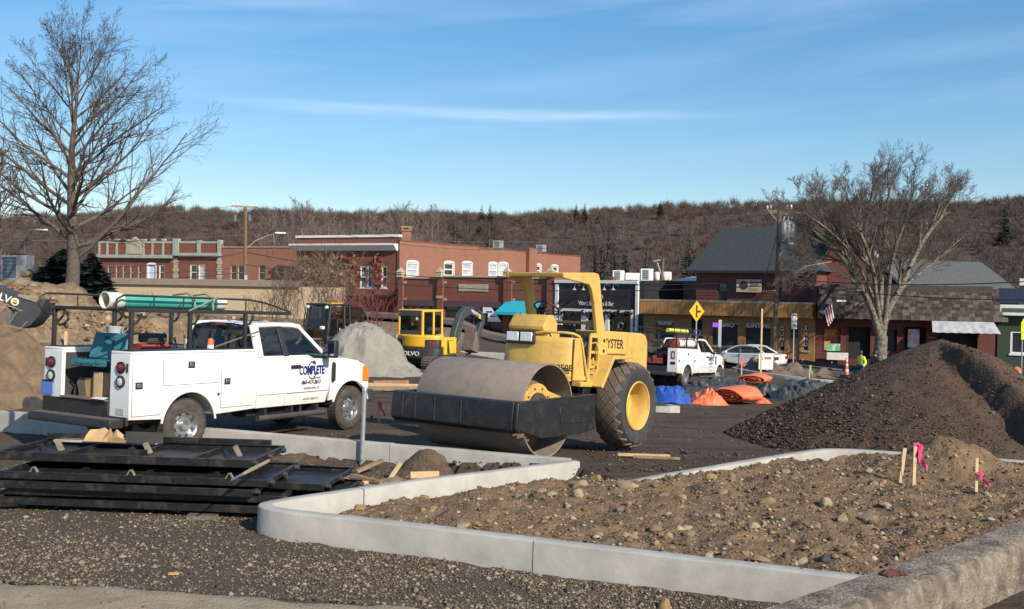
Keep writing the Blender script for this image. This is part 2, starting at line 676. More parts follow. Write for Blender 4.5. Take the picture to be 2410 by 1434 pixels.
def build_hill():
 vn = VNoise(9)
 us = np.linspace(-1.1, 1.1, 170)
 ys = np.linspace(175, 760, 70)
 V = []
 for u in us:
  for Y in ys:
   X = u * Y
   V.append((X, Y, hill_z(X, Y) + 1.2 * float(vn.f(np.array(X / 60.), np.array(Y / 60.), 3))))
 idx = np.arange(170 * 70).reshape(170, 70)
 F = np.stack([idx[:-1, :-1], idx[1:, :-1], idx[1:, 1:], idx[:-1, 1:]], -1).reshape(-1, 4)
 o = np_mesh('hill', V, F, M('leaf litter', (0.105, 0.074, 0.061), (0.08, 0.056, 0.047), scale=0.05, rough=1, spec=0.05), smooth=True)  # litter tone set near the twig tones to paint in distance haze
 tag(o, kind='structure')
build_hill()
# a strip of street and pavement in front of the shops
SHOP_LINE = [(-34, 97), (-13, 86.5), (-10.2, 86.5), (3.6, 79.5), (10.2, 73.5), (20.6, 64.5), (32.5, 63.2), (60, 61)]
def strip(name, d0, d1, mat, zo, n=120):
 P = SHOP_LINE
 V = []
 L = [0]
 for a, b in zip(P, P[1:]):
  L.append(L[-1] + math.dist(a, b))
 for i in range(n + 1):
  s = L[-1] * i / n
  x = np.interp(s, L, [p[0] for p in P])
  y = np.interp(s, L, [p[1] for p in P])
  s2 = min(L[-1], s + 2)
  s1 = max(0, s - 2)
  dx = np.interp(s2, L, [p[0] for p in P]) - np.interp(s1, L, [p[0] for p in P])
  dy = np.interp(s2, L, [p[1] for p in P]) - np.interp(s1, L, [p[1] for p in P])
  k = math.hypot(dx, dy)
  nx, ny = dy / k, -dx / k
  for j in range(7):
   d = d0 + (d1 - d0) * j / 6
   X, Y = x + nx * d, y + ny * d
   V.append((X, Y, lot(X, Y) + berm(X, Y) + zo))
 idx = np.arange((n + 1) * 7).reshape(n + 1, 7)
 F = np.stack([idx[:-1, :-1], idx[1:, :-1], idx[1:, 1:], idx[:-1, 1:]], -1).reshape(-1, 4)
 o = np_mesh(name, V, F, mat, smooth=True)
 md = o.modifiers.new('slab', 'SOLIDIFY')
 md.thickness = 0.2
 md.offset = -1
 return tag(o, kind='structure')
strip('pavement', -0.6, 3.2, M('paving brick', (0.20, 0.135, 0.105), (0.13, 0.09, 0.075), scale=3, rough=0.9), 0.10)
strip('street', 3.2, 7.6, M('asphalt', (0.085, 0.08, 0.08), (0.055, 0.05, 0.05), scale=2, rough=0.9), 0.035)
# forest on the hill: far too many bare trees to count, one mass
def far_forest():
 rg = np.random.default_rng(21)
 V, F, off = [], [], 0
 Vc, Fc, offc = [], [], 0
 def bare(rg, nt=74):
  P, T = [], []
  def strip_(p, q, w0, w1):
   s = np.cross(q - p, rg.normal(size=3))
   s = s / (np.linalg.norm(s) + 1e-9)
   i = len(P)
   P.extend([p - s * w0, p + s * w0, q + s * w1, q - s * w1])
   T.append((i, i + 1, i + 2, i + 3))
  c = np.array([0, 0, rg.uniform(.50, .58)])
  rad = np.array([rg.uniform(.32, .46), rg.uniform(.32, .46), rg.uniform(.40, .48)])
  strip_(np.zeros(3), np.array([0, 0, .6]), .013, .008)
  strip_(np.zeros(3), np.array([.01, 0, .75]), .012, .004)
  for k in range(nt):
   v = rg.normal(size=3)
   v /= np.linalg.norm(v)
   v[2] = abs(v[2]) * .9 - .25 if rg.random() < .75 else v[2]
   e = c + v * rad * rg.uniform(.75, 1.05)
   st = c + v * rad * rg.uniform(.15, .5) - np.array([0, 0, rg.uniform(.05, .2)])
   strip_(st, e, rg.uniform(.005, .009), .0025)
  return np.array(P), np.array(T)
 protos = [bare(rg) for _ in range(10)]
 n = 0
 pts = []
 while n < 11000:
  Y = 215 + 440 * rg.random() ** 0.9 if n < 7600 else rg.uniform(585, 665) if n < 9200 else rg.uniform(622, 646)
  u = rg.uniform(-0.66, 0.66)
  X = u * Y
  pts.append((X, Y))
  n += 1
 mats_idx = []
 for X, Y in pts:
  P, T = protos[rg.integers(10)]
  kk = len(V)
  h = rg.uniform(7, 14) if Y < 585 else rg.uniform(4.5, 12)
  h *= 0.9 + 0.3 * mnoise.noise(Vector((X / 28.0, Y / 60.0, 2.0)))
  if kk >= 9200:
   h = rg.uniform(2.8, 5.0)
  w = h * rg.uniform(0.75, 1.15) * (1.7 if kk >= 9200 else 1)
  a = rg.uniform(0, 6.28)
  c, s = math.cos(a), math.sin(a)
  Q = np.empty_like(P)
  Q[:, 0] = (P[:, 0] * c - P[:, 1] * s) * w + X
  Q[:, 1] = (P[:, 0] * s + P[:, 1] * c) * w + Y
  Q[:, 2] = P[:, 2] * h + hill_z(X, Y) - 1.5
  V.append(Q)
  F.append(T + off)
  off += len(Q)
  mats_idx.append(np.full(len(T), rg.integers(0, 4)))
 cols = [(0.125, 0.094, 0.081), (0.142, 0.110, 0.096), (0.108, 0.083, 0.074), (0.128, 0.088, 0.070)]  # greyed towards the hill tone, so haze sits in the twig colour
 o = np_mesh('forest', np.concatenate(V), np.concatenate(F), [M('far hazed twigs %d' % i, c, tuple(x * 0.75 for x in c), scale=0.08, rough=1, spec=0.05) for i, c in enumerate(cols)])
 o.data.polygons.foreach_set('material_index', np.concatenate(mats_idx).astype(np.int32))
 tag(o, 'bare brown woods covering the whole far hillside', 'woods', kind='stuff')
far_forest()
# ================================================================ foreground: kerbs, bed, gravel, old wall
concrete = M('new concrete', (0.43, 0.41, 0.365), (0.32, 0.305, 0.275), scale=2.3, rough=0.85, bump=0.12, bscale=45, dirt=(0.26, 0.245, 0.22), dscale=1.3, damt=0.6, spec=0.25)
def offset_line(pts, d):
 """shift a plan polyline sideways by d (to its left)"""
 res = []
 k = len(pts)
 for i in range(k):
  a = Vector(pts[max(i - 1, 0)][:2])
  b = Vector(pts[i][:2])
  c = Vector(pts[min(i + 1, k - 1)][:2])
  t1 = (b - a).normalized() if (b - a).length > 1e-6 else None
  t2 = (c - b).normalized() if (c - b).length > 1e-6 else None
  t1 = t1 or t2
  t2 = t2 or t1
  n1, n2 = Vector((-t1.y, t1.x)), Vector((-t2.y, t2.x))
  m_ = (n1 + n2).normalized()
  m_ = m_ / max(0.4, m_.dot(n1))
  res.append((b.x + m_.x * d, b.y + m_.y * d))
 return res
def densify(pts, step=0.12):
 o = [pts[0]]
 for a, b in zip(pts, pts[1:]):
  L = math.dist(a[:2], b[:2])
  n = max(1, int(L / step))
  for i in range(1, n + 1):
   o.append(tuple(a[k] + (b[k] - a[k]) * i / n for k in range(len(a))))
 return o
def round_poly(pts, it=2):
 for _ in range(it):
  q = [pts[0]]
  for a, b in zip(pts, pts[1:]):
   q.append(tuple(a[k] * 0.75 + b[k] * 0.25 for k in range(len(a))))
   q.append(tuple(a[k] * 0.25 + b[k] * 0.75 for k in range(len(a))))
  q.append(pts[-1])
  pts = q
 return pts
def kerb_run(parent, pts, w, zbot=-0.65, seed=0, lip=0.0035):
 """pts: (x, y, ztop) along the left... the swept section lies to the left of the path"""
 pts = densify(pts, 0.14)
 r = 0.018
 sg = 1 if w > 0 else -1
 w = abs(w)
 sect = [(-lip, 'b'), (-lip * 1.0, 0.125), (0.0, 0.150), (0.0, -r), (r * 0.35, -r * 0.35), (r, 0.0), (w - r, 0.0), (w - r * 0.35, -r * 0.35), (w, -r), (w, 'b')]
 lines = [offset_line(pts, sg * s[0]) for s in sect]
 V, F = [], []
 k = len(sect)
 for i, p in enumerate(pts):
  for j, s in enumerate(sect):
   x, y = lines[j][i]
   if s[1] == 'b':
    z = p[2] + zbot
   elif j in (1, 2):
    z = p[2] - 0.190 - (0.0 if j == 1 else -0.008) + 0.012 * mnoise.noise(Vector((x * 1.7, y * 1.7, seed)))
   else:
    z = p[2] + s[1]
   dn = 0.004 * mnoise.noise(Vector((x * 3, y * 3, z * 6 + seed)))
   V.append((x + dn, y + dn, z + 0.004 * mnoise.noise(Vector((x * 2, y * 2, 5 + seed)))))
 for i in range(len(pts) - 1):
  for j in range(k - 1):
   F.append((i * k + j, (i + 1) * k + j, (i + 1) * k + j + 1, i * k + j + 1))
 F.append(tuple(range(k)))
 F.append(tuple(reversed(range((len(pts) - 1) * k, len(pts) * k))))
 mb = MB()
 mb.v, mb.f = V, F
 return mb.build('segment', concrete, parent, smooth=35)
def kerb(name, runs, w, label):
 o = bpy.data.objects.new(name, None)
 link(o)
 tag(o, label, None, kind='structure')
 for i, r_ in enumerate(runs):
  kerb_run(o, r_, w, seed=i * 3.1)
 return o
KZ = 0.30
outer = [(3.6, 8.36), (0.42, 9.615), (0.41, 9.62), (-1.75, 10.475), (-2.5, 10.70), (-2.85, 10.98), (-2.86, 11.24), (-2.35, 11.72), (-1.15, 12.78), (0.93, 14.36)]
def z3(p, z=KZ):
 return [(x, y, z) for x, y in p]
# path runs right to left along the front so that the section lies on the bed side
nose = round_poly(z3(outer[3:8]), 2)
run_a = z3([(3.6, 8.36), (0.255, 9.68)])
run_b = z3([(0.243, 9.685), (-1.75, 10.475)]) + nose[1:-1] + z3([(-2.35, 11.72), (-1.9, 12.12)])
run_c = z3([(-1.89, 12.13), (-1.15, 12.78), (0.93, 14.36)])
kerb('kerb_front', [run_a, run_b, run_c], -0.17, 'pale concrete kerb round the rocky soil bed')
back = [(-16.0, 21.0), (-9.7, 18.50), (-5.6, 16.875), (-5.59, 16.87), (-1.9, 15.41), (-1.89, 15.405), (0.86, 14.32)]
kerb('kerb_back', [z3(back[:3], 0.31), z3(back[3:5], 0.31), z3(back[5:], 0.305)], 0.17, 'long straight concrete kerb between truck and steel forms')
far = round_poly([(0.98, 13.80, 0.10), (1.25, 13.28, 0.12), (1.62, 13.22, 0.25), (4.45, 15.45, 0.29), (5.2, 15.95, 0.30), (6.1, 15.78, 0.29), (8.3, 15.1, 0.27), (13.0, 13.7, 0.25)], 2)
kerb('kerb_far', [far], -0.17, 'curved concrete kerb at the far side of soil bed')
# ---- bed of stony soil
BED = [(3.45, 8.52), (-1.7, 10.6), (-2.45, 10.82), (-2.70, 11.05), (-2.65, 11.25), (-1.05, 12.62), (0.98, 14.18), (1.3, 13.25), (1.75, 13.2), (4.5, 15.35), (5.2, 15.78), (6.1, 15.6), (8.3, 14.95), (13, 13.6), (13, 16.1), (13.0, 15.9), (12.9, 15.8), (8.2, 12.0), (5.5, 10.4), (3.4, 8.62)]
BED = BED[:14] + [(12.6, 16.0)] + BED[17:]
def in_poly(x, y, poly):
 c = False
 j = len(poly) - 1
 for i in range(len(poly)):
  xi, yi = poly[i]
  xj, yj = poly[j]
  if (yi > y) != (yj > y) and x < (xj - xi) * (y - yi) / (yj - yi) + xi:
   c = not c
  j = i
 return c
def seg_dist(x, y, a, b):
 ax, ay, bx, by = a[0], a[1], b[0], b[1]
 t = max(0, min(1, ((x - ax) * (bx - ax) + (y - ay) * (by - ay)) / ((bx - ax) ** 2 + (by - ay) ** 2)))
 return math.hypot(x - ax - t * (bx - ax), y - ay - t * (by - ay))
MOUND = on_z(2265, 1100, 0.35)
def bed_z(x, y):
 d_front = seg_dist(x, y, (3.45, 8.52), (-1.7, 10.6))
 d_diag = seg_dist(x, y, (-2.65, 11.25), (0.98, 14.18))
 d_far = seg_dist(x, y, (1.75, 13.2), (5.0, 15.7))
 d_nose = math.hypot(x + 2.6, y - 11.0)
 z = 0.27
 z -= 0.13 * (1 - sm(d_front, 0.0, 0.25)) * sm(-x, -1.0, 1.0)
 z -= 0.20 * (1 - sm(d_diag, 0.05, 0.9))
 z -= 0.12 * (1 - sm(d_nose, 0.1, 1.2))
 z -= 0.05 * (1 - sm(d_far, 0.0, 0.4))
 hol = math.hypot(x - 5.0, (y - 15.3) * 1.4)
 z -= 0.18 * (1 - sm(hol, 0.2, 0.9))
 dm = math.hypot((x - MOUND.x) * 0.75, (y - MOUND.y - 0.35))
 z += 0.42 * (1 - sm(dm, 0.0, 0.95))
 return z
def build_bed():
 st = 0.04
 x0, x1, y0, y1 = -2.9, 12.4, 8.4, 16.0
 nx, ny = int((x1 - x0) / st), int((y1 - y0) / st)
 vn = VNoise(5)
 xs = x0 + st * np.arange(nx + 1)
 ys = y0 + st * np.arange(ny + 1)
 XX, YY = np.meshgrid(xs, ys, indexing='ij')
 R = 0.095 * vn.f(XX * 2.2, YY * 2.2, 5) + 0.08 * np.abs(vn.f(XX * 6, YY * 6, 3)) - 0.015
 V, ids = [], -np.ones((nx + 1, ny + 1), int)
 for i in range(nx + 1):
  for j in range(ny + 1):
   x, y = xs[i], ys[j]
   if x > 7.2 and (i % 1):
    continue
   if in_poly(x, y, BED):
    ids[i, j] = len(V)
    V.append((x, y, bed_z(x, y) + R[i, j]))
 F = []
 q = np.stack([ids[:-1, :-1], ids[1:, :-1], ids[1:, 1:], ids[:-1, 1:]], -1).reshape(-1, 4)
 F = q[(q >= 0).all(1)]
 soil = M('bed soil', (0.225, 0.152, 0.092), (0.128, 0.083, 0.050), scale=3.0, rough=0.97, bump=1.6, bscale=26, dirt=(0.27, 0.195, 0.12), dscale=6, damt=0.55, spec=0.1)
 o = np_mesh('planting_bed', V, F, soil, smooth=True)
 tag(o, kind='structure')
 return lambda x, y: bed_z(x, y) + -0.015 + float(0.095 * vn.f(np.array(x * 2.2), np.array(y * 2.2), 5) + 0.08 * np.abs(vn.f(np.array(x * 6.), np.array(y * 6.), 3)))
bed_h = build_bed()
# ---- crushed stone apron in front
def apron_z(x, y):
 z = -0.015
 # beyond the old wall the ground lies lower
 s = (x - 3.0) * 0.652 - (y - 8.4) * 0.758
 z -= 0.55 * sm(s, 0.1, 0.5)
 # between the two kerbs
 z -= 0.05 * sm(y + 0.4 * x, 11.5, 13.0)
 return z
def gravel_material():
 return M('crushed stone', (0.132, 0.100, 0.072), (0.066, 0.050, 0.037), scale=34, rough=0.95, bump=2.0, bscale=55, dirt=(0.25, 0.205, 0.165), dscale=24, damt=0.6, spec=0.15, lo=0.3, hi=0.7)
def build_apron():
 vn = VNoise(8)
 xs = np.arange(-15, 14, 0.09)
 ys = np.arange(2, 21.4, 0.09)
 XX, YY = np.meshgrid(xs, ys, indexing='ij')
 R = 0.03 * vn.f(XX * 1.2, YY * 1.2, 4) + 0.022 * vn.f(XX * 7, YY * 7, 2)
 V, ids = [], -np.ones(XX.shape, int)
 for i, x in enumerate(xs):
  for j, y in enumerate(ys):
   yl = np.interp(x, [-16, -9.7, 0.95, 1.3, 14], [21.1, 18.58, 14.4, 13.6, 13])
   if y < yl:
    ids[i, j] = len(V)
    V.append((x, y, apron_z(x, y) + R[i, j] - (0.25 if in_poly(x, y, BED) else 0)))
 q = np.stack([ids[:-1, :-1], ids[1:, :-1], ids[1:, 1:], ids[:-1, 1:]], -1).reshape(-1, 4)
 F = q[(q >= 0).all(1)]
 tag(np_mesh('gravel_apron', V, F, gravel_material(), smooth=True), kind='structure')
 return lambda x, y: np.array([apron_z(a, b) for a, b in zip(x, y)]) + 0.03 * vn.f(x * 1.2, y * 1.2, 4) + 0.022 * vn.f(x * 7, y * 7, 2)
apron_h = build_apron()
# worn edge of the old roadway along the very front
def build_old_road():
 vn = VNoise(12)
 V = []
 xs = np.arange(-12, 2.4, 0.06)
 n = 26
 for x in xs:
  ye = np.interp(x, [-12, -4.7, -2.5, -0.57, 1.0, 2.4], [9.9, 9.02, 8.76, 8.45, 8.0, 7.5])
  ye += 0.14 * float(vn.f(np.array(x * 1.6), np.array(0.5), 4))
  for j in range(n + 1):
   y = 2.0 + (ye - 2.0) * (j / n) ** 0.45
   t = (ye - y)
   z = 0.035 * sm(t, 0.0, 0.10) - 0.03 * (1 - sm(t, 0.0, 0.02)) + 0.016 * float(vn.f(np.array(x * 4.), np.array(y * 4.), 3))
   V.append((x, y, z))
 idx = np.arange(len(xs) * (n + 1)).reshape(len(xs), n + 1)
 F = np.stack([idx[:-1, :-1], idx[1:, :-1], idx[1:, 1:], idx[:-1, 1:]], -1).reshape(-1, 4)
 mt = M('worn road', (0.34, 0.265, 0.175), (0.25, 0.195, 0.13), scale=2.2, rough=0.95, bump=1.0, bscale=45, dirt=(0.36, 0.33, 0.28), dscale=7, damt=0.55, spec=0.15)
 tag(np_mesh('road', V, F, mt, smooth=True), kind='structure')
build_old_road()
OCTA = np.array([(1, 0, 0), (-1, 0, 0), (0, 1, 0), (0, -1, 0), (0, 0, 1), (0, 0, -1)], float)
OCTF = np.array([(4, 0, 2), (4, 2, 1), (4, 1, 3), (4, 3, 0), (5, 2, 0), (5, 1, 2), (5, 3, 1), (5, 0, 3)])
def pebbles(name, pts, sizes, mats, label, cat, flat=0.6, seed=1):
 rg = np.random.default_rng(seed)
 n = len(pts)
 P = np.asarray(pts)
 s = np.asarray(sizes)
 base = OCTA[None] * (1 + 0.45 * (rg.random((n, 6, 1)) - 0.5)) + 0.25 * (rg.random((n, 6, 3)) - 0.5)
 base = base * s[:, None, None] * (0.7 + 0.7 * rg.random((n, 1, 3)))
 a = rg.uniform(0, 6.28, n)
 c, sn = np.cos(a)[:, None], np.sin(a)[:, None]
 V = np.empty((n, 6, 3))
 V[:, :, 0] = base[:, :, 0] * c - base[:, :, 1] * sn
 V[:, :, 1] = base[:, :, 0] * sn + base[:, :, 1] * c
 V[:, :, 2] = base[:, :, 2] * flat
 V += P[:, None, :]
 F = (OCTF[None] + (np.arange(n) * 6)[:, None, None]).reshape(-1, 3)
 o = np_mesh(name, V.reshape(-1, 3), F, mats)
 o.data.polygons.foreach_set('material_index', np.repeat(rg.integers(0, len(mats), n), 8).astype(np.int32))
 return tag(o, label, cat, kind='stuff')
def stone_mats(pre, cols):
 return [M('%s %d' % (pre, i), c, tuple(x * 0.7 for x in c), scale=14, rough=0.9, spec=0.2) for i, c in enumerate(cols)]
PEB = stone_mats('pebble', [(0.24, 0.188, 0.138), (0.15, 0.114, 0.084), (0.088, 0.068, 0.052), (0.33, 0.275, 0.21), (0.19, 0.143, 0.102), (0.11, 0.084, 0.062)])
PEB_BED = stone_mats('bed pebble', [(0.33, 0.25, 0.16), (0.21, 0.148, 0.09), (0.125, 0.082, 0.05), (0.42, 0.35, 0.25), (0.25, 0.172, 0.10), (0.145, 0.098, 0.06), (0.17, 0.115, 0.07)])
def scatter_apron():
 rg = np.random.default_rng(4)
 pts, sz = [], []
 while len(pts) < 42000:
  y = 7.6 + 7.5 * rg.random() ** 1.5
  x = rg.uniform(-7.5, 4.2)
  if abs(x) > 0.56 * y + 0.5:
   continue
  s = (x - 3.0) * 0.652 - (y - 8.4) * 0.758
  if s > -0.05 or in_poly(x, y, BED) or seg_dist(x, y, (3.4, 8.55), (-1.8, 10.6)) < 0.13:
   continue
  dens = 0.28 + 0.72 * sm(mnoise.noise(Vector((x * 0.55, y * 0.9, 3))) + 0.4 * mnoise.noise(Vector((x * 2, y * 2, 7))), -0.30, 0.35)
  ye = np.interp(x, [-12, -4.7, -2.5, -0.57, 1.0, 2.4], [9.9, 9.02, 8.76, 8.45, 8.0, 7.5])
  if y < ye - 0.05:
   dens *= 0.04
  if y > 11.6 and x < -2.3:
   dens *= 0.6
  if rg.random() > dens:
   continue
  k = min(0.05, 0.005 + 0.0055 * rg.exponential())
  pts.append((x, y, 0))
  sz.append(k)
 P = np.array(pts)
 P[:, 2] = apron_h(P[:, 0], P[:, 1]) + 0.004
 ye = np.interp(P[:, 0], [-12, -4.7, -2.5, -0.57, 1.0, 2.4], [9.9, 9.02, 8.76, 8.45, 8.0, 7.5])
 P[:, 2] = np.where(P[:, 1] < ye, np.maximum(P[:, 2], 0.035), P[:, 2])
 pebbles('gravel', P, sz, PEB, 'loose crushed grey brown stone in the foreground', 'gravel', seed=5)
scatter_apron()
def scatter_bed():
 rg = np.random.default_rng(14)
 pts, sz = [], []
 while len(pts) < 12000:
  x = rg.uniform(-2.7, 9)
  y = rg.uniform(8.5, 15.9)
  if x > 0.56 * y + 0.4 or not in_poly(x, y, BED):
   continue
  k = min(0.06, 0.005 + 0.0075 * rg.exponential())
  pts.append((x, y, bed_h(x, y) + k * 0.2))
  sz.append(k)
 pebbles('rubble', pts, sz, PEB_BED, 'small tan pebbles and clods all over the bed', 'pebbles', seed=15)
scatter_bed()
# ---- stones one can pick out
def rock_mesh(seed, sub=2):
 bm = bmesh.new()
 bmesh.ops.create_icosphere(bm, subdivisions=sub, radius=1)
 for v in bm.verts:
  c = v.co.copy()
  k = 1 + 0.34 * mnoise.noise(c * 1.1 + Vector((seed * 7.3, 0, 0))) + 0.14 * mnoise.noise(c * 2.6 + Vector((0, seed * 3.1, 0)))
  v.co = c * k
 # a few flat broken faces
 rr = random.Random(seed)
 for _ in range(4):
  n = Vector((rr.gauss(0, 1), rr.gauss(0, 1), rr.gauss(0, 1))).normalized()
  d = rr.uniform(0.6, 0.85)
  for v in bm.verts:
   e = v.co.dot(n) - d
   if e > 0:
    v.co -= n * e * 0.9
 me = bpy.data.meshes.new('stone')
 bm.to_mesh(me)
 bm.free()
 for p in me.polygons:
  p.use_smooth = True
 me.set_sharp_from_angle(angle=math.radians(28))
 return me
ROCK_COL = [(0.45, 0.33, 0.19), (0.34, 0.25, 0.16), (0.48, 0.38, 0.25), (0.31, 0.235, 0.17), (0.42, 0.285, 0.145)]
ROCKS = []
for i in range(10):
 me = rock_mesh(i)
 me.materials.append(M('fieldstone %d' % (i % 5), ROCK_COL[i % 5], tuple(x * 0.62 for x in ROCK_COL[i % 5]), scale=9, rough=0.92, bump=0.6, bscale=40, dirt=(0.16, 0.11, 0.075), dscale=5, damt=0.6, spec=0.2))
 ROCKS.append(me)
DARKROCK = rock_mesh(31)
DARKROCK.materials.append(M('dark stone', (0.05, 0.046, 0.044), (0.03, 0.028, 0.027), scale=9, rough=0.8))
def put_rock(px, py, wpx, flat=0.6, kind=None, label=None, seed=0, z=None):
 rr = random.Random(seed * 31 + int(px) * 7 + int(py))
 p = on_z(px, py, 0.25 if z is None else z)
 x, y = p.x, p.y
 h = bed_h(x, y) if z is None else z
 p = on_z(px, py, h)
 x, y = p.x, p.y
 h = bed_h(x, y) if z is None else z
 s = wpx / FPX * y * 0.5
 me = kind or ROCKS[rr.randrange(10)]
 o = inst(me, 'stone', None, (x, y + s * 0.3, h + s * flat * 0.25), (rr.uniform(-.3, .3), rr.uniform(-.3, .3), rr.uniform(0, 6.28)), (s * rr.uniform(0.95, 1.1), s * rr.uniform(0.7, 0.95), s * flat * rr.uniform(0.85, 1.2)))
 tag(o, label or 'small tan stone half sunk in the brown bed soil', 'stone', 'stones lying on the soil bed')
 return o
NAMED_ROCKS = [
 (845, 1222, 28, 0.8, 'pale yellow stone alone near the rounded kerb nose'),
 (1227, 1264, 44, 0.5, 'flat sandy stone right behind the front kerb near its joint'),
 (1087, 1246, 42, 0.45, 'brown slab of stone left of the flat sandy stone by front kerb'),
 (1360, 1172, 30, 0.9, 'upright tan stone just beyond the kerb corner'),
 (1470, 1150, 58, 0.55, 'big grey brown boulder leaning on the far kerb end'),
 (1362, 1145, 46, 0.5, 'broad grey stone in the gap between the kerbs'),
 (1807, 1178, 42, 0.6, 'rounded light grey stone in the middle back of the bed'),
 (1945, 1194, 30, 0.9, 'round grey stone standing alone in mid bed'),
 (2044, 1214, 46, 0.75, 'large round grey stone left of the long tan one'),
 (2090, 1197, 44, 0.45, 'long tan stone lying behind the large round grey stone'),
 (1984, 1230, 28, 0.8, 'white topped stone in front of the large round grey stone'),
 (1915, 1256, 38, 0.55, 'orange brown stone with flat top in the mid bed'),
 (1774, 1244, 38, 0.6, 'wide beige stone half buried in the mid bed'),
 (1544, 1246, 38, 0.45, 'flat pinkish stone in the left middle of the bed'),
 (1622, 1256, 38, 0.6, 'pale angular stone beside the flat pinkish stone'),
 (1668, 1316, 30, 0.8, 'small orange stone close behind the front kerb'),
 (1790, 1322, 46, 0.45, 'yellowish stone touching the front kerb near the old wall'),
 (1890, 1332, 34, 0.7, 'tan stone between the front kerb and the old wall'),
 (2230, 1206, 30, 0.5, 'flat tan stone in front of the short right stake'),
 (1873, 1124, 26, 0.8, 'blocky grey stone below the curve of the far kerb'),
]
for i, (px, py, w_, fl, lb) in enumerate(NAMED_ROCKS):
 put_rock(px, py, w_, fl, label=lb, seed=i)
put_rock(1945, 1316, 42, 0.5, kind=DARKROCK, label='dark blackish lump of stone in the front of the bed')
rr = random.Random(77)
k = 0
while k < 240:
 px, py = rr.uniform(780, 2400), rr.uniform(1100, 1345)
 p = on_z(px, py, 0.2)
 if not in_poly(p.x, p.y, BED) or not in_poly(p.x - 0.15, p.y - 0.15, BED):
  continue
 put_rock(px, py, 10 + 14 * rr.random() ** 2 + (10 if rr.random() < 0.12 else 0), rr.uniform(0.4, 0.8), seed=k)
 k += 1
lone = put_rock(1489, 1118, 30, 0.8, z=0.10, label='lone rounded stone on dark ground behind the far kerb')
put_rock(1565, 1432, 40, 0.8, z=0.0, label='brown stone on gravel at the foot of the front kerb')
put_rock(1300, 1120, 22, 0.5, label='small tan stone under the end of the diagonal kerb')
# ---- the old weathered retaining wall at the right
def old_wall():
 dv, nv = Vector((0.758, 0.652, 0)), Vector((0.652, -0.758, 0))
 p0 = Vector((1.2, 6.85, 0))
 Lw, T, top, bot = 11.0, 0.44, 0.37, -1.1
 prof = [(0.0, bot), (0.0, top - 0.05), (0.03, top), (0.15, top), (0.29, top), (T - 0.05, top - 0.01), (T - 0.01, top - 0.06)]
 n2 = 26
 for i in range(1, n2 + 1):
  prof.append((T, top - 0.06 + (bot - top + 0.06) * i / n2))
 nu = 240
 V = []
 for i in range(nu + 1):
  for (a, z) in prof:
   p = p0 + dv * (Lw * i / nu) + nv * a
   q = Vector((p.x * 2.6, p.y * 2.6, z * 2.6))
   k = 0.012 * mnoise.noise(q) + 0.012 * mnoise.noise(q * 3.1) + 0.008 * mnoise.noise(q * 8)
   edge = 0.0
   if 0.01 < a < T - 0.03:
    k *= 0.35
   if T - 0.07 < a:
    edge = 0.05 * max(0, mnoise.noise(q * 1.2) - 0.05) * (1 if z > top - 0.2 else 0.2) + 0.02 * abs(mnoise.noise(q * 5)) * (z > top - 0.12)
   p = p - nv * edge + nv * k
   V.append((p.x, p.y, z + 0.8 * k - edge * 0.7))
 k = len(prof)
 F = [(i * k + j, (i + 1) * k + j, (i + 1) * k + j + 1, i * k + j + 1) for i in range(nu) for j in range(k - 1)]
 mt = M('weathered concrete', (0.26, 0.215, 0.165), (0.10, 0.08, 0.064), scale=4, rough=0.95, bump=1.6, bscale=32, dirt=(0.44, 0.40, 0.34), dscale=9, damt=0.6, spec=0.1)
 t = mt.node_tree
 mb = MB()
 mb.v, mb.f = V, F
 o = mb.build('old_concrete_wall', mt, smooth=45)
 tag(o, 'weathered stained old concrete wall in the lower right corner', 'wall')
 c = on_z(2100, 1350, 0.38)
 m2 = MB()
 m2.grid(lambda u, v: (0.11 * (u - 0.5) * 2 + 0.01 * math.sin(v * 9), 0.07 * (v - 0.5) * 2, 0.025 + 0.02 * mnoise.noise(Vector((u * 5, v * 5, 1))) - 0.03 * (abs(u - .5) ** 4 + abs(v - .5) ** 4) * 8), 14, 10)
 o = m2.build('rusty_flange', M('rust red', (0.13, 0.04, 0.028), (0.07, 0.025, 0.02), scale=20, rough=0.9), loc=(c.x, c.y, 0.375), rot=(0, 0, 0.4))
 tag(o, 'rust red scrap of metal lying on the old wall', 'scrap')
old_wall()
# tuft of dry grass at the foot of the old wall
def tuft(name, c, n, h, spread, mat, label, seed):
 rg = np.random.default_rng(seed)
 V, F = [], []
 for k in range(n):
  a = rg.uniform(0, 6.28)
  r = spread * math.sqrt(rg.random())
  p = np.array([c[0] + r * math.cos(a), c[1] + r * math.sin(a), c[2]])
  dv = np.array([rg.normal() * 0.5, rg.normal() * 0.5, 1.0]) * h * rg.uniform(0.5, 1.1)
  s = np.array([math.cos(a + 1), math.sin(a + 1), 0]) * 0.004
  i = len(V)
  V += [p - s, p + s, p + dv * 0.6 + s * 0.7, p + dv * 0.6 - s * 0.7, p + dv * 0.6 + s * 0.7, p + dv * np.array([1.5, 1.5, 0.95]), p + dv * np.array([1.5, 1.5, 0.95]) + 1e-3, p + dv * 0.6 - s * 0.7]
  F += [(i, i + 1, i + 2, i + 3), (i + 7, i + 4, i + 5, i + 6)]
 o = np_mesh(name, V, F, mat)
 return tag(o, label, 'grass', kind='stuff')
dry = M('dry grass', (0.42, 0.30, 0.14), (0.28, 0.19, 0.09), scale=8, rough=0.9)
g0 = on_z(2395, 1434, -0.45)
tuft('dry_grass', (g0.x, g0.y + 0.15, -0.55), 320, 0.24, 0.42, dry, 'dry yellow grass at the foot of the old wall', 2)
tuft('dry_grass', (g0.x + .6, g0.y + 0.3, -0.55), 260, 0.26, 0.5, dry, 'dry yellow grass at the foot of the old wall', 3)
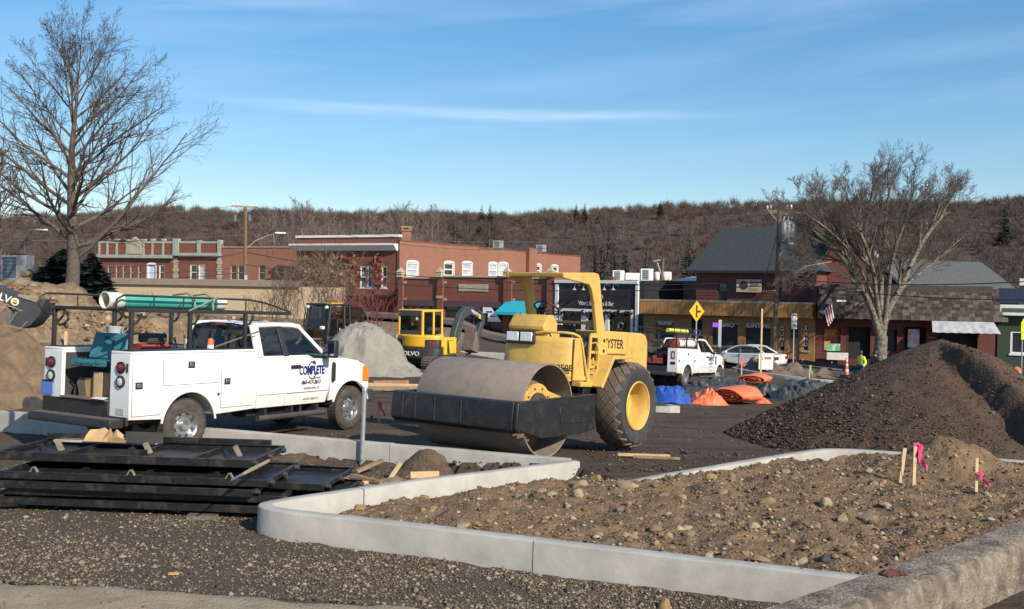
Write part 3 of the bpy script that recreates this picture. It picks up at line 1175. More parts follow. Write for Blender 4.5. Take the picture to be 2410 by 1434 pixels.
# ================================================================ stacked steel forms, lumber, stakes
form_black = M('form steel', (0.016, 0.015, 0.016), (0.009, 0.008, 0.009), scale=5, rough=0.5, metal=0.1, dirt=(0.13, 0.10, 0.07), dscale=6, damt=0.45, bump=0.2, bscale=30)  # brown blotches also paint in highlights on the black steel
form_edge = M('form steel worn', (0.10, 0.083, 0.065), (0.045, 0.038, 0.032), scale=6, rough=0.7, metal=0.2)
form_tan = M('concrete crusted steel', (0.27, 0.225, 0.165), (0.15, 0.12, 0.09), scale=9, rough=0.9)
def make_form(L, Wd, T, top=False, pockets=False):
 root = thing('steel_form', 'x', 'concrete form')
 MB().box(0.03, L - 0.03, 0.02, Wd - 0.02, 0.004, 0.016).build('face_plate', form_black, root)
 for y in (0, Wd):
  s = 1 if y == 0 else -1
  mb = MB()
  a, b = (y, y + s * 0.012)
  mb.box(0, L, min(a, b), max(a, b), 0, T)
  mb.box(0, L, min(y, y + s * 0.05), max(y, y + s * 0.05), T - 0.010, T + 0.001)
  mb.box(0, L, min(y, y + s * 0.05), max(y, y + s * 0.05), -0.001, 0.010)
  mb.build('rail', form_black, root, bevel=0.003, seg=1)
 for x in (0.0, L - 0.06):
  MB().box(x, x + 0.06, 0.055, Wd - 0.055, 0.018, T - 0.012).build('end_rail', form_black, root, bevel=0.006, seg=1)
 for i in range(1, 4):
  x = L * i / 4
  MB().box(x - 0.02, x + 0.02, 0.055, Wd - 0.055, 0.018, T - 0.03).build('rib', form_black, root)
 for i in range(3 if pockets else 0):
  x = L * (0.14 + 0.36 * i)
  mb = MB()
  mb.beam((x - 0.05, 0.03, T), (x - 0.012, 0.03, T + 0.06), 0.04, 0.010)
  mb.beam((x + 0.05, 0.03, T), (x + 0.012, 0.03, T + 0.06), 0.04, 0.010)
  mb.box(x - 0.018, x + 0.018, 0.006, 0.055, T + 0.055, T + 0.066)
  mb.build('stake_pocket', form_tan, root)
 if top:
  for i in range(3):
   x = L * (0.14 + 0.36 * i)
   for y in (Wd * 0.32, Wd * 0.62):
    R = Matrix.Rotation(-0.5, 3, 'Y')
    MB().obox((x, y, T * 0.75), (0.035, 0.10, 0.17), R).build('bracket', form_tan if y > Wd * .5 else form_black, root)
 # round hollow end fittings
 for y in (0.12, Wd * 0.5, Wd - 0.12):
  MB().lathe([(0.030, 0), (0.030, 0.05), (0.020, 0.05), (0.020, 0.005)], 12, 'x', (L, y, T * 0.5)).build('end_socket', form_edge, root, smooth=40)
 return root
def lay_forms():
 L = 3.45
 base = make_form(L, 1.25, 0.085)
 stack = [
  # x0, y0, z0, rz, label
  (-6.35, 11.92, 0.06, -0.085, 'lowest black steel form of the front stack, resting on stones'),
  (-6.20, 12.02, 0.155, -0.070, 'second black steel form from the bottom of front stack'),
  (-6.50, 11.98, 0.25, -0.095, 'third black steel form from the bottom of front stack'),
 ]
 pf = make_form(L, 1.25, 0.085, pockets=True)
 pf.location, pf.rotation_euler = (-6.36, 12.06, 0.345), (0, 0, -0.078)
 tag(pf, 'fourth black steel form with pale stake pockets on its edge', 'concrete form', 'stacked steel forms by the kerb')
 first = True
 for x, y, z, rz, lb in stack:
  o = base if first else copy_tree(base)
  first = False
  o.location, o.rotation_euler = (x, y, z), (0, 0, rz)
  tag(o, lb, 'concrete form', 'stacked steel forms by the kerb')
 back = [
  (-5.62, 12.75, 0.04, -0.14, 'lowest black steel form of the rear stack with ends sticking out'),
  (-5.98, 12.84, 0.135, -0.10, 'middle black steel form of the rear stack with ends sticking out'),
  (-5.72, 12.70, 0.23, -0.155, 'upper black steel form of the rear stack with ends sticking out'),
 ]
 for x, y, z, rz, lb in back:
  o = copy_tree(base)
  o.location, o.rotation_euler = (x, y, z), (0, 0, rz)
  tag(o, lb, 'concrete form', 'stacked steel forms by the kerb')
 t = make_form(3.5, 1.35, 0.10, True)
 t.location, t.rotation_euler = (-6.75, 12.62, 0.475), (-0.02, 0.0, -0.085)
 tag(t, 'topmost black steel form with brackets standing on its open tray', 'concrete form', 'stacked steel forms by the kerb')
 # loose long rail at the very back of the pile
 o = MB().box(0, 3.3, 0, 0.05, 0, 0.11).build('steel_rail', form_black, None, bevel=0.004, seg=1, loc=(-6.65, 14.02, 0.50), rot=(0, 0, -0.09))
 tag(o, 'long black steel rail along the back of the form pile', 'rail')
 # trowel-like handled tool thrown on top
 a, b = on_z(545, 1130, 0.62), on_z(632, 1085, 0.66)
 tl = thing('pry_tool', 'wooden handled pry bar lying across the steel forms', 'tool')
 MB().tube([a, a.lerp(b, 0.3)], [0.012, 0.016], 8).build('blade', M('bare steel', (0.5, 0.5, 0.5), rough=0.35, metal=0.9), tl)
 MB().tube([a.lerp(b, 0.28), a.lerp(b, 0.55), b], [0.018, 0.026, 0.022], 10).build('handle', M('grey wood', (0.30, 0.25, 0.19), (0.18, 0.15, 0.11), scale=15), tl, smooth=60)
lay_forms()
wood_new = M('new lumber', (0.62, 0.44, 0.25), (0.50, 0.34, 0.18), scale=7, rough=0.8, bump=0.2, bscale=20)
wood_old = M('old lumber', (0.33, 0.225, 0.13), (0.20, 0.135, 0.08), scale=7, rough=0.85)
wood_red = M('reddish lumber', (0.40, 0.20, 0.10), (0.26, 0.13, 0.07), scale=7, rough=0.85)
kraft = M('cardboard', (0.50, 0.32, 0.155), (0.42, 0.26, 0.125), scale=6, rough=0.9)
def board(px, py, zb, length, w, t, ang, mat, label, tilt=0.0, name='lumber_scrap', cat='lumber', group=None, roll=0.0):
 p = on_z(px, py, zb)
 o = MB().box(-length / 2, length / 2, -w / 2, w / 2, 0, t).build(name, mat, None, bevel=0.003, seg=1, loc=(p.x, p.y, zb), rot=(roll, tilt, ang))
 tag(o, label, cat, group)
 return o
G1 = 'lumber offcuts between the kerbs'
board(800, 1128, 0.02, 0.75, 0.14, 0.04, -0.15, wood_new, 'bright wide board on the offcut heap', 0.06, group=G1)
board(815, 1143, -0.01, 0.62, 0.10, 0.04, 0.25, wood_new, 'bright splintered board at the front of the offcut heap', -0.08, group=G1)
board(785, 1150, -0.01, 0.55, 0.16, 0.035, 0.1, wood_red, 'reddish short board nearest the steel forms', 0.05, group=G1)
board(760, 1105, 0.10, 0.42, 0.20, 0.03, 0.4, wood_red, 'reddish plank end leaning up behind the offcut heap', 0.25, group=G1)
board(870, 1100, 0.05, 0.5, 0.09, 0.04, 0.75, wood_old, 'grey brown board angled towards the back kerb', -0.25, group=G1)
board(880, 1140, 0.0, 0.8, 0.25, 0.02, 0.5, wood_old, 'thin brown panel lying flat beside the soil heap', -0.12, group=G1)
board(850, 1128, 0.06, 0.7, 0.05, 0.05, -0.5, wood_old, 'narrow brown stick across the offcut heap', 0.1, group=G1)
board(925, 1120, 0.02, 0.5, 0.06, 0.035, 1.1, wood_new, 'pale stick leaning on the soil heap', -0.6, group=G1)
board(730, 1115, 0.05, 0.6, 0.08, 0.08, -0.1, wood_old, 'weathered timber beside the form ends', 0.0, group=G1)
board(1000, 1126, 0.02, 0.42, 0.02, 0.10, 0.22, M('strand board', (0.58, 0.42, 0.22), (0.45, 0.30, 0.14), scale=25, rough=0.9), 'square of strand board standing against the diagonal kerb', 0.0, 'strand_board', 'board', roll=-0.25)
board(480, 1218, -0.02, 0.36, 0.30, 0.05, 0.1, M('grey block', (0.17, 0.135, 0.10), (0.10, 0.08, 0.06), scale=10), 'flat grey brown block under the end of the forms', name='support_block', cat='block')
board(35, 1188, -0.02, 0.30, 0.22, 0.07, 0.2, M('pale block', (0.42, 0.31, 0.19), (0.30, 0.21, 0.12), scale=10), 'tan stone block under the left end of forms', name='support_block', cat='block')
board(409, 1352, 0.0, 0.10, 0.07, 0.012, 0.1, kraft, 'small square of cardboard lying on the gravel', name='cardboard_piece', cat='cardboard')
board(1515, 1074, 0.10, 0.85, 0.10, 0.035, -0.06, wood_new, 'pale plank at the foot of the big diamond tyre', name='plank', group='planks by the roller')
board(1545, 1080, 0.09, 0.75, 0.08, 0.035, -0.12, wood_old, 'brown plank in front of the pale plank by roller', name='plank', group='planks by the roller')
def soil_heap(name, c, rx, ry, h, mat, label, cat, seed, n=40, rough=0.35, ang=0.0, base=None):
 mb = MB()
 def fn(u, v):
  x, y = (u - 0.5) * 2, (v - 0.5) * 2
  r = math.hypot(x, y)
  k = max(0.0, 1 - r)
  q = Vector((x * rx * 1.6 + seed, y * ry * 1.6, seed))
  nz = fbm(q.x, q.y, seed, 5)
  z = h * (sm(k, 0, 0.85)) * (1 + rough * nz) + 0.06 * h * fbm(q.x * 5, q.y * 5, seed, 3) * min(1, k * 6)
  X, Y = x * rx * (1 + 0.12 * nz), y * ry * (1 + 0.12 * nz)
  ca, sa = math.cos(ang), math.sin(ang)
  return (X * ca - Y * sa, X * sa + Y * ca, z - 0.05 * (k <= 0))
 mb.grid(fn, n, n)
 o = mb.build(name, mat, None, smooth=60, loc=c)
 return tag(o, label, cat)
clod = M('clod soil', (0.12, 0.08, 0.05), (0.065, 0.043, 0.03), scale=6, rough=0.97, bump=1.5, bscale=25, dirt=(0.19, 0.135, 0.085), dscale=9, damt=0.5)
h0 = on_z(1000, 1118, -0.05)
soil_heap('soil_heap', (h0.x, h0.y + 0.25, -0.08), 0.62, 0.42, 0.36, clod, 'crumbly brown soil heap in the corner of the kerbs', 'soil heap', 3.3)
h1 = on_z(1085, 1118, -0.05)
soil_heap('soil_heap', (h1.x, h1.y + 0.25, -0.08), 0.3, 0.25, 0.22, clod, 'small clod of brown soil right of the soil heap', 'soil heap', 8.3, 24)
h2 = on_z(700, 1095, -0.05)
soil_heap('soil_heap', (h2.x, h2.y + 0.7, -0.08), 0.7, 0.4, 0.14, clod, 'low strip of soil behind the steel forms', 'soil heap', 12.3, 24)
# torn cardboard box and dark board on the back kerb
p = on_z(246, 1040, 0.59)
cb = MB()
def flap(u, v):
 x = (u - 0.5) * 0.62
 z = 0.15 * v + 0.05 * v * math.sin(u * 23)
 y = 0.12 * math.sin(u * 5.5) * v + 0.10 * v * v
 return (x * (1 - 0.15 * v), y, z)
cb.grid(flap, 7, 2)
cb.grid(lambda u, v: ((u - 0.5) * 0.6, 0.02 + v * 0.26, 0.012 + 0.012 * math.sin(u * 8 + v * 3)), 10, 4)
o = cb.build('torn_box', kraft, None, loc=(p.x, p.y, 0.585), rot=(0, 0, -0.1))
md = o.modifiers.new('t', 'SOLIDIFY')
md.thickness = 0.006
tag(o, 'torn open brown cardboard box on the back of the form pile', 'box')
p = on_z(320, 1046, 0.58)
o = MB().box(-0.20, 0.34, 0, 0.02, 0, 0.15).build('leaning_sheet', M('black panel', (0.035, 0.035, 0.035), (0.06, 0.055, 0.05), scale=5), None, loc=(p.x, p.y + 0.10, 0.585), rot=(-0.12, 0, -0.1))
tag(o, 'grey black sheet standing right of the torn box', 'sheet')
p = on_z(250, 1045, 0.5)
o = MB().box(-0.75, 0.75, -0.08, 0.1, 0, 0.025).build('white_board', M('pale board', (0.44, 0.42, 0.38), (0.33, 0.31, 0.28), scale=4), None, loc=(p.x, p.y, 0.52), rot=(0, 0, -0.12))
tag(o, 'whitish grey board lying on the steel forms under the torn box', 'board')
# survey stakes with ribbon
pink = M('pink ribbon', (0.90, 0.09, 0.26), (0.80, 0.06, 0.2), scale=12, rough=0.5)
coral = M('coral ribbon', (0.85, 0.16, 0.12), (0.7, 0.1, 0.09), scale=12, rough=0.5)
stake_wood = M('stake wood', (0.66, 0.47, 0.27), (0.55, 0.37, 0.2), scale=8, rough=0.85)
def ribbon(root, top, length, w, mat, seed, side=1):
 mb = MB()
 def fn(u, v):
  y = -length * u
  x = side * (0.03 + 0.10 * u + 0.02 * math.sin(u * 7 + seed))
  return (top.x + x + (v - 0.5) * w * (1 - 0.3 * u), top.y - 0.02 + 0.03 * math.sin(u * 9 + v * 3 + seed), top.z + y)
 mb.grid(fn, 12, 3)
 mb.build('ribbon', mat, root, smooth=60)
 MB().tube([(top.x - 0.02, top.y, top.z - 0.02), (top.x + 0.025, top.y - 0.02, top.z - 0.0), (top.x + 0.05 * side, top.y, top.z - 0.03)], 0.022, 6).build('knot', mat, root, smooth=60)
def stake(base, h, w, lean, label, rib=None, lean_y=0.0):
 t = thing('survey_stake', label, 'stake', base)
 top = Vector((lean * h, lean_y * h, h))
 MB().beam((0, 0, -0.1), top, w, w * 0.55, up=(0, 1, 0)).build('stake_post', stake_wood, t, bevel=0.003, seg=1)
 if rib:
  ribbon(t, top, rib[0], rib[1], rib[2], rib[3])
 return t
b = on_z(2150, 1135, 0.3)
stake((b.x, b.y, 0.28), 0.54, 0.045, 0.02, 'wooden stake with long hot pink ribbon in front of soil mound', (0.34, 0.07, pink, 1))
b = on_z(2128, 1132, 0.3)
stake((b.x, b.y + 0.15, 0.28), 0.44, 0.05, 0.13, 'brown slanting stake just behind the pink ribbon stake')
b = on_z(2297, 1157, 0.3)
stake((b.x, b.y, 0.3), 0.43, 0.040, 0.0, 'short pale stake with pink ribbon at its foot', None)
rb = thing('pink_ribbon', 'short pink ribbon hanging low on the short pale stake', 'ribbon', (b.x + 0.01, b.y - 0.03, 0.55))
ribbon(rb, Vector((0, 0, 0)), 0.22, 0.05, pink, 3)
b = on_ground(893, 995)
stake((b.x, b.y, b.z), 0.45, 0.045, -0.06, 'coral ribboned stake between truck and roller', (0.30, 0.06, coral, 2))
# galvanised post at the back kerb
b = on_z(847, 1046, 0.31)
t = thing('steel_post', 'slim galvanised steel post at the back kerb before the truck wheel', 'post', (b.x, b.y + 0.2, -0.05))
galv = M('galvanised', (0.55, 0.57, 0.58), (0.45, 0.47, 0.48), scale=10, rough=0.4, metal=0.7)
MB().tube([(0, 0, 0), (0.035, 0, 1.22)], 0.036, 14).build('pipe', galv, t, smooth=50)
MB().lathe([(0.0, 0.03), (0.036, 0.03), (0.042, 0.0), (0.042, -0.03)], 14, 'z', (0.035, 0, 1.21)).build('cap', galv, t, smooth=50)
# ================================================================ the yellow vibratory roller
yel = M('roller yellow', (0.60, 0.385, 0.098), (0.54, 0.34, 0.085), scale=3, rough=0.5, dirt=(0.36, 0.235, 0.10), dscale=6, damt=0.6, spec=0.4, bump=0.06, bscale=9)
drum_m = M('drum steel', (0.265, 0.215, 0.175), (0.225, 0.18, 0.148), scale=3.5, rough=0.75, dirt=(0.17, 0.125, 0.095), dscale=7, damt=0.35, bump=0.12, bscale=35, spec=0.3)
drum_in = M('drum inside', (0.20, 0.155, 0.12), (0.12, 0.09, 0.07), scale=4, rough=0.9)
frame_m = M('roller frame black', (0.011, 0.012, 0.016), (0.019, 0.019, 0.021), scale=3, rough=0.45, dirt=(0.11, 0.095, 0.075), dscale=5, damt=0.30, bump=0.15, bscale=18, spec=0.5)
rubber = M('rubber', (0.030, 0.030, 0.031), (0.045, 0.043, 0.04), scale=6, rough=0.85, dirt=(0.13, 0.105, 0.08), dscale=5, damt=0.4)
lug_m = M('dusty lug', (0.175, 0.135, 0.105), (0.105, 0.082, 0.066), scale=7, rough=0.95)
black = M('black plastic', (0.016, 0.016, 0.018), (0.022, 0.022, 0.024), scale=5, rough=0.5)
letters = M('black lettering', (0.025, 0.02, 0.018), (0.03, 0.025, 0.02), scale=5, rough=0.6)
lens = M('lamp lens', (0.75, 0.78, 0.80), (0.55, 0.58, 0.6), scale=30, rough=0.12, spec=0.8)
RO = Vector((1.44, 18.63, -0.115))
R_HD, R_PI = math.atan2(-.819, -.574), math.radians(4.47)
def frame_matrix(o, hd, pitch, roll=0.0):
 return Matrix.Translation(o) @ Matrix.Rotation(hd, 4, 'Z') @ Matrix.Rotation(-pitch, 4, 'Y') @ Matrix.Rotation(roll, 4, 'X')
def roller():
 R = thing('road_roller', 'yellow single drum road roller with canopy parked behind the kerb', 'road roller')
 R.matrix_world = frame_matrix(RO, R_HD, R_PI)
 DX, DZ, DR = 3.05, 0.745, 0.755
 # drum
 mb = MB()
 mb.lathe([(DR - 0.028, 1.07), (DR - 0.006, 1.072), (DR, 1.06), (DR, -1.06), (DR - 0.006, -1.072), (DR - 0.028, -1.07), (DR - 0.03, -0.62), (DR - 0.03, 0.62)], 128, 'y', (DX, 0, DZ), closed=True)
 dr = mb.build('drum', drum_m, R, smooth=40)
 for s in (1, -1):
  MB().lathe([(DR - 0.035, s * 0.60), (0.30, s * 0.63), (0.30, s * 0.66), (0.0, s * 0.66)], 48, 'y', (DX, 0, DZ)).build('drum_head', drum_in, dr, smooth=30)
  MB().lathe([(0.42, s * 0.80), (0.42, s * 0.86), (0.27, s * 0.86), (0.27, s * 0.80)], 48, 'y', (DX, 0, DZ), closed=True).build('mount_ring', yel, R, bevel=0.006)
  MB().lathe([(0.28, s * 0.66), (0.27, s * 0.90), (0.21, s * 0.94), (0.12, s * 0.94), (0.11, s * 1.0), (0.0, s * 1.0)], 36, 'y', (DX, 0, DZ)).build('hub', rubber, R, smooth=30)
  nut = MB().lathe([(0.0, 0.02), (0.016, 0.02), (0.018, 0.0)], 6, 'y').mesh('bolt', M('bolt steel', (0.16, 0.13, 0.10), rough=0.6, metal=0.5))
  for k in range(10):
   a = 2 * math.pi * k / 10
   inst(nut, 'bolt', R, (DX + 0.345 * math.cos(a), s * 0.862, DZ + 0.345 * math.sin(a)), (0, 0, 0 if s > 0 else math.pi))
  # yellow bracket from the ring to the frame
  mb = MB().prism([(DX - 0.42, DZ - 0.02), (DX - 0.72, 0.60), (DX - 0.72, 0.95), (DX - 0.3, DZ + 0.3)], 'y', s * 0.80, s * 0.86)
  mb.prism([(DX + 0.42, DZ - 0.02), (DX + 0.70, 0.60), (DX + 0.70, 0.88), (DX + 0.3, DZ + 0.3)], 'y', s * 0.80, s * 0.86)
  mb.build('mount_bracket', yel, R, bevel=0.006)
 # frame
 side = [(4.06, 0.90), (1.82, 1.02), (1.75, 0.43), (2.3, 0.36), (3.39, 0.33), (3.98, 0.45)]
 for s in (1, -1):
  sp = MB().prism(side, 'y', s * 1.135, s * 1.22).build('frame_side', frame_m, R, bevel=0.010)
  MB().prism([(2.95, 0.80), (1.98, 0.85), (2.0, 0.56), (2.9, 0.54)], 'y', s * 1.2205, s * 1.232).build('side_plate', frame_m, sp, bevel=0.004, seg=1)
 fb = MB().prism([(4.06, 0.90), (4.11, 0.88), (4.13, 0.66), (4.12, 0.47), (4.02, 0.405), (3.97, 0.42), (3.97, 0.90)], 'y', -1.30, 1.13).build('front_beam', frame_m, R, bevel=0.010)
 MB().prism([(4.06, 0.895), (4.115, 0.875), (4.12, 0.66), (4.115, 0.48), (4.02, 0.42), (3.98, 0.45), (3.98, 0.9)], 'y', 1.132, 1.215).build('corner_post', frame_m, R, bevel=0.03, seg=3)
 for y in (-1.05, -0.78, -0.38, 0.15):
  MB().box(4.128, 4.136, y - 0.008, y + 0.008, 0.50, 0.84).build('weld_seam', M('weld', (0.06, 0.052, 0.045), rough=0.7), fb)
 MB().box(3.86, 3.90, -1.02, 1.02, 0.55, 0.72).build('scraper', frame_m, R)
 rust = M('rusty clay', (0.19, 0.10, 0.065), (0.10, 0.06, 0.045), scale=18, rough=0.95)
 rb = MB()
 rr = random.Random(2)
 for k in range(16):
  x = rr.uniform(3.78, 4.05)
  rb.obox((x, rr.uniform(1.05, 1.2), 0.395 + rr.uniform(-0.03, 0.025) - (4.0 - x) * 0.25), (rr.uniform(.03, .09), rr.uniform(.03, .08), rr.uniform(.02, .05)), Matrix.Rotation(rr.uniform(0, 3), 3, 'Z') @ Matrix.Rotation(rr.uniform(0, 1), 3, 'X'))
 rb.build('caked_clay', rust, R)
 MB().box(1.70, 1.86, -1.13, 1.13, 0.45, 1.0).build('cross_member', frame_m, R, bevel=0.01)
 MB().box(0.75, 1.70, -0.32, 0.32, 0.50, 0.98).build('articulation_yoke', frame_m, R, bevel=0.02)
 MB().tube([(1.25, 0, 0.40), (1.25, 0, 1.12)], 0.11, 18).build('articulation_pin', frame_m, R, smooth=40)
 MB().box(-0.95, 1.05, -0.42, 0.42, 0.62, 1.25).build('chassis', frame_m, R, bevel=0.02)
 for s in (1, -1):
  MB().tube([(0.9, s * 0.45, 0.85), (1.72, s * 0.55, 0.80)], 0.05, 12).build('steering_cylinder', frame_m, R, smooth=40)
 MB().tube([(0, -0.6, 0.79), (0, 0.6, 0.79)], 0.17, 18).build('axle', frame_m, R, smooth=40)
 # cowl: curved shell round the operator's feet
 plan = [(1.52, -0.72), (1.80, -0.72), (1.98, -0.64), (2.07, -0.5), (2.09, -0.2), (2.09, 0.1), (2.06, 0.28), (1.99, 0.5), (1.90, 0.68), (1.80, 0.735), (1.62, 0.74)]
 plan = round_poly(plan, 1)
 def cowl(u, v):
  i = u * (len(plan) - 1)
  a, b = plan[int(math.floor(i))], plan[min(len(plan) - 1, int(math.floor(i)) + 1)]
  f_ = i - math.floor(i)
  x, y = a[0] + (b[0] - a[0]) * f_, a[1] + (b[1] - a[1]) * f_
  z = 1.22 + (1.95 - 1.22) * v
  return (x - 0.06 * v + (0.0 if y < 0.6 else -0.0), y, z)
 mb = MB().grid(cowl, len(plan) - 1, 8)
 cw = mb.build('cowl', yel, R, smooth=35)
 md = cw.modifiers.new('t', 'SOLIDIFY')
 md.thickness = 0.03
 md.offset = -1
 # side panel behind the cowl with the slit, sloping rear edge
 MB().prism([(1.84, 1.22), (1.83, 1.95), (1.62, 1.95), (1.36, 1.22)], 'y', 0.742, 0.765).build('side_panel', yel, R, bevel=0.006)
 MB().prism([(1.63, 1.85), (1.58, 1.85), (1.40, 1.30), (1.46, 1.30)], 'y', 0.7652, 0.770).build('panel_slit', black, R)
 MB().box(1.36, 1.98, -0.70, 0.72, 1.20, 1.235).build('foot_plate', yel, R, bevel=0.005)
 MB().box(1.05, 2.0, -0.68, 0.68, 1.08, 1.19).build('platform_beam', frame_m, R, bevel=0.01)
 MB().tube([(2.03, 0.05, 1.93), (2.03, 0.05, 2.0), (2.0, 0.25, 2.03), (1.88, 0.60, 2.03), (1.80, 0.70, 2.02), (1.70, 0.755, 1.98), (1.62, 0.772, 1.86), (1.40, 0.778, 1.28)], 0.024, 10).build('hand_rail', yel, R, smooth=60)
 # headlights
 hb = MB().box(2.03, 2.10, -0.52, 0.08, 1.80, 2.02).build('headlight_housing', black, R, bevel=0.015)
 for y in (-0.37, -0.08):
  MB().box(2.095, 2.115, y - 0.125, y + 0.125, 1.845, 2.005).build('headlight', lens, R, bevel=0.01)
 # console
 MB().prism([(1.99, 2.06), (2.0, 2.12), (1.86, 2.32), (1.70, 2.34), (1.55, 2.20), (1.55, 2.0), (1.9, 2.0)], 'y', -0.54, 0.20).build('console', yel, R, bevel=0.008)
 for y in (-0.45, -0.25, -0.05, 0.12):
  MB().box(1.78, 1.80, y - 0.015, y + 0.015, 2.335, 2.35).build('console_bolt', black, R)
 MB().box(1.60, 1.98, -0.50, 0.30, 1.24, 2.02).build('pedestal', yel, R, bevel=0.02)
 # steering wheel
 c = Vector((1.44, -0.12, 2.47))
 ax = Vector((-0.45, 0, 0.9)).normalized()
 e1 = Vector((0, 1, 0))
 e2 = ax.cross(e1)
 ring = [c + (e1 * math.cos(a) + e2 * math.sin(a)) * 0.23 for a in np.linspace(0, 2 * math.pi, 33)[:-1]]
 sw = MB().tube(ring, 0.016, 8, closed=True).build('steering_wheel', black, R, smooth=60)
 mb = MB()
 for a in (0.5, 2.6, 4.7):
  mb.tube([c - ax * 0.04, c + (e1 * math.cos(a) + e2 * math.sin(a)) * 0.22], 0.010, 6)
 mb.tube([c - ax * 0.03, c - ax * 0.32], 0.025, 8)
 mb.build('spokes', black, sw, smooth=60)
 MB().tube([c + e1 * 0.22, c + e1 * 0.27 + Vector((0, 0, .02)), c + e1 * 0.28 + Vector((0, 0, -0.13))], 0.014, 8).build('shift_lever', black, R, smooth=60)
 # seat
 st = MB().box(0.98, 1.38, -0.30, 0.22, 1.62, 1.74).build('seat', black, R, bevel=0.04, seg=3)
 MB().obox((0.98, -0.04, 1.95), (0.11, 0.50, 0.5), Matrix.Rotation(-0.15, 3, 'Y')).build('backrest', black, R, bevel=0.04, seg=3)
 MB().box(0.95, 1.30, -0.25, 0.2, 1.22, 1.62).build('seat_base', black, R)
 MB().box(0.80, 0.98, -0.66, 0.66, 1.22, 2.02).build('bulkhead', yel, R, bevel=0.01)
 # ladder panel with openings and grab handle
 lp = MB()
 lp.prism([(1.36, 1.12), (1.42, 1.12), (1.40, 2.02), (1.34, 2.02)], 'y', 0.772, 0.812)
 lp.prism([(1.06, 1.12), (1.11, 1.12), (1.12, 2.06), (1.07, 2.06)], 'y', 0.772, 0.812)
 for z in (1.20, 1.44, 1.70, 1.98):
  lp.box(1.09, 1.37, 0.775, 0.81, z, z + (0.05 if z < 1.9 else 0.08))
 lp.build('step_ladder', yel, R, bevel=0.006)
 MB().prism([(1.09, 1.2), (1.37, 1.2), (1.35, 2.0), (1.09, 2.03)], 'y', 0.66, 0.68).build('ladder_back', black, R)
 MB().tube([(1.32, 0.80, 1.88), (1.30, 0.87, 1.90), (1.22, 0.875, 1.80), (1.21, 0.875, 1.45), (1.27, 0.86, 1.34), (1.31, 0.80, 1.36)], 0.015, 8).build('grab_handle', yel, R, smooth=60)
 # canopy
 def taper(p):
  return Vector((p.x, p.y * (1 - .20 * sm(p.x, 1.3, 2.1) * (p.z > 2.8)), p.z))
 prof = [(0.66, 1.66), (1.02, 1.66), (1.06, 2.02), (1.24, 2.60), (1.36, 2.84), (1.44, 2.91), (2.08, 2.965), (2.10, 3.05), (1.30, 3.135), (1.16, 3.13), (1.10, 3.06), (0.92, 2.45), (0.74, 2.02)]
 can = MB().prism([(2.10, 3.05), (2.08, 2.985), (1.34, 3.04), (1.15, 3.085), (1.16, 3.13), (1.30, 3.135)], 'y', -0.68, 0.68).xf(taper).build('canopy', yel, R, bevel=0.008)
 for s in (1, -1):
  MB().prism(prof, 'y', s * 0.682, s * 0.755).xf(taper).build('canopy_post', yel, R, bevel=0.012)
  for zz in (1.76, 1.95):
   MB().lathe([(0.0, s * 0.762), (0.035, s * 0.762), (0.035, s * 0.756)], 12, 'y', (0.82, 0, zz)).build('post_bolt', black, R)
 MB().tube([(0.93, -0.68, 2.25), (0.93, 0.68, 2.25)], 0.03, 8).build('cross_bar', yel, R, smooth=60)
 for s in (1, -1):
  MB().box(0.93, 1.06, s * 0.60 - 0.05, s * 0.60 + 0.05, 2.16, 2.30).build('work_lamp', M('olive lamp', (0.30, 0.24, 0.10)), R, bevel=0.02)
 # engine hood
 MB().prism([(0.80, 1.70), (0.80, 2.10), (0.70, 2.13), (-0.72, 2.16), (-0.88, 2.13), (-0.98, 2.0), (-1.02, 1.20), (-0.15, 1.20), (-0.12, 1.72)], 'y', -0.72, 0.72).build('engine_hood', yel, R, bevel=0.035, seg=3)
 MB().box(-0.125, -0.115, -0.60, 0.7205, 1.75, 2.10).build('hood_seam', M('seam', (0.18, 0.11, 0.03), rough=.8), R)
 MB().box(-0.02, 0.55, 0.45, 0.70, 1.35, 1.70).build('engine_bay', black, R)
 MB().box(-0.95, -0.10, -0.60, 0.60, 0.80, 1.22).build('rear_frame', frame_m, R, bevel=0.02)
 MB().tube([(-0.35, -0.3, 2.15), (-0.35, -0.3, 2.35)], 0.04, 10).build('exhaust', black, R, smooth=60)
 MB().tube([(-0.55, 0.2, 2.16), (-0.62, 0.22, 2.21), (-0.75, 0.24, 2.21), (-0.82, 0.25, 2.16)], 0.010, 6).build('hood_handle', black, R, smooth=60)
 # fenders
 for s in (1, -1):
  f1 = MB()
  f1.prism([(0.98, 1.70), (1.05, 1.66), (1.42, 1.14), (1.40, 1.11), (1.36, 1.11), (1.0, 1.62), (0.25, 1.66), (0.25, 1.70)], 'y', s * 0.735, s * 1.10)
  f1.build('fender', yel, R, bevel=0.008)
  MB().prism([(1.38, 1.11), (1.75, 1.30), (1.70, 1.36), (1.05, 1.66), (0.95, 1.66), (1.30, 1.12)], 'y', s * 0.716, s * 0.732).build('fender_web', yel, R, bevel=0.005, seg=1)
  MB().box(1.36, 1.80, s * 0.78 - 0.06, s * 0.78 + 0.12, 1.12, 1.20).build('step_plate', yel, R, bevel=0.006)
 # lettering
 text('HYSTER', 0.235, letters, R, (0.42, 0.7225, 1.90), (math.pi / 2, 0, math.pi), 0.0015, 0.004, 0, 0.95)
 # C850B on the curved cowl
 a0 = Vector((2.045, 0.30, 1.40))
 text('C850B', 0.15, letters, R, (1.985, 0.615, 1.42), (math.pi / 2 - 0.02, 0, math.pi - 1.10), 0.0015, 0.004, 0, 0.95)
 # wheels with diamond tread
 TR, TW = 0.795, 0.60
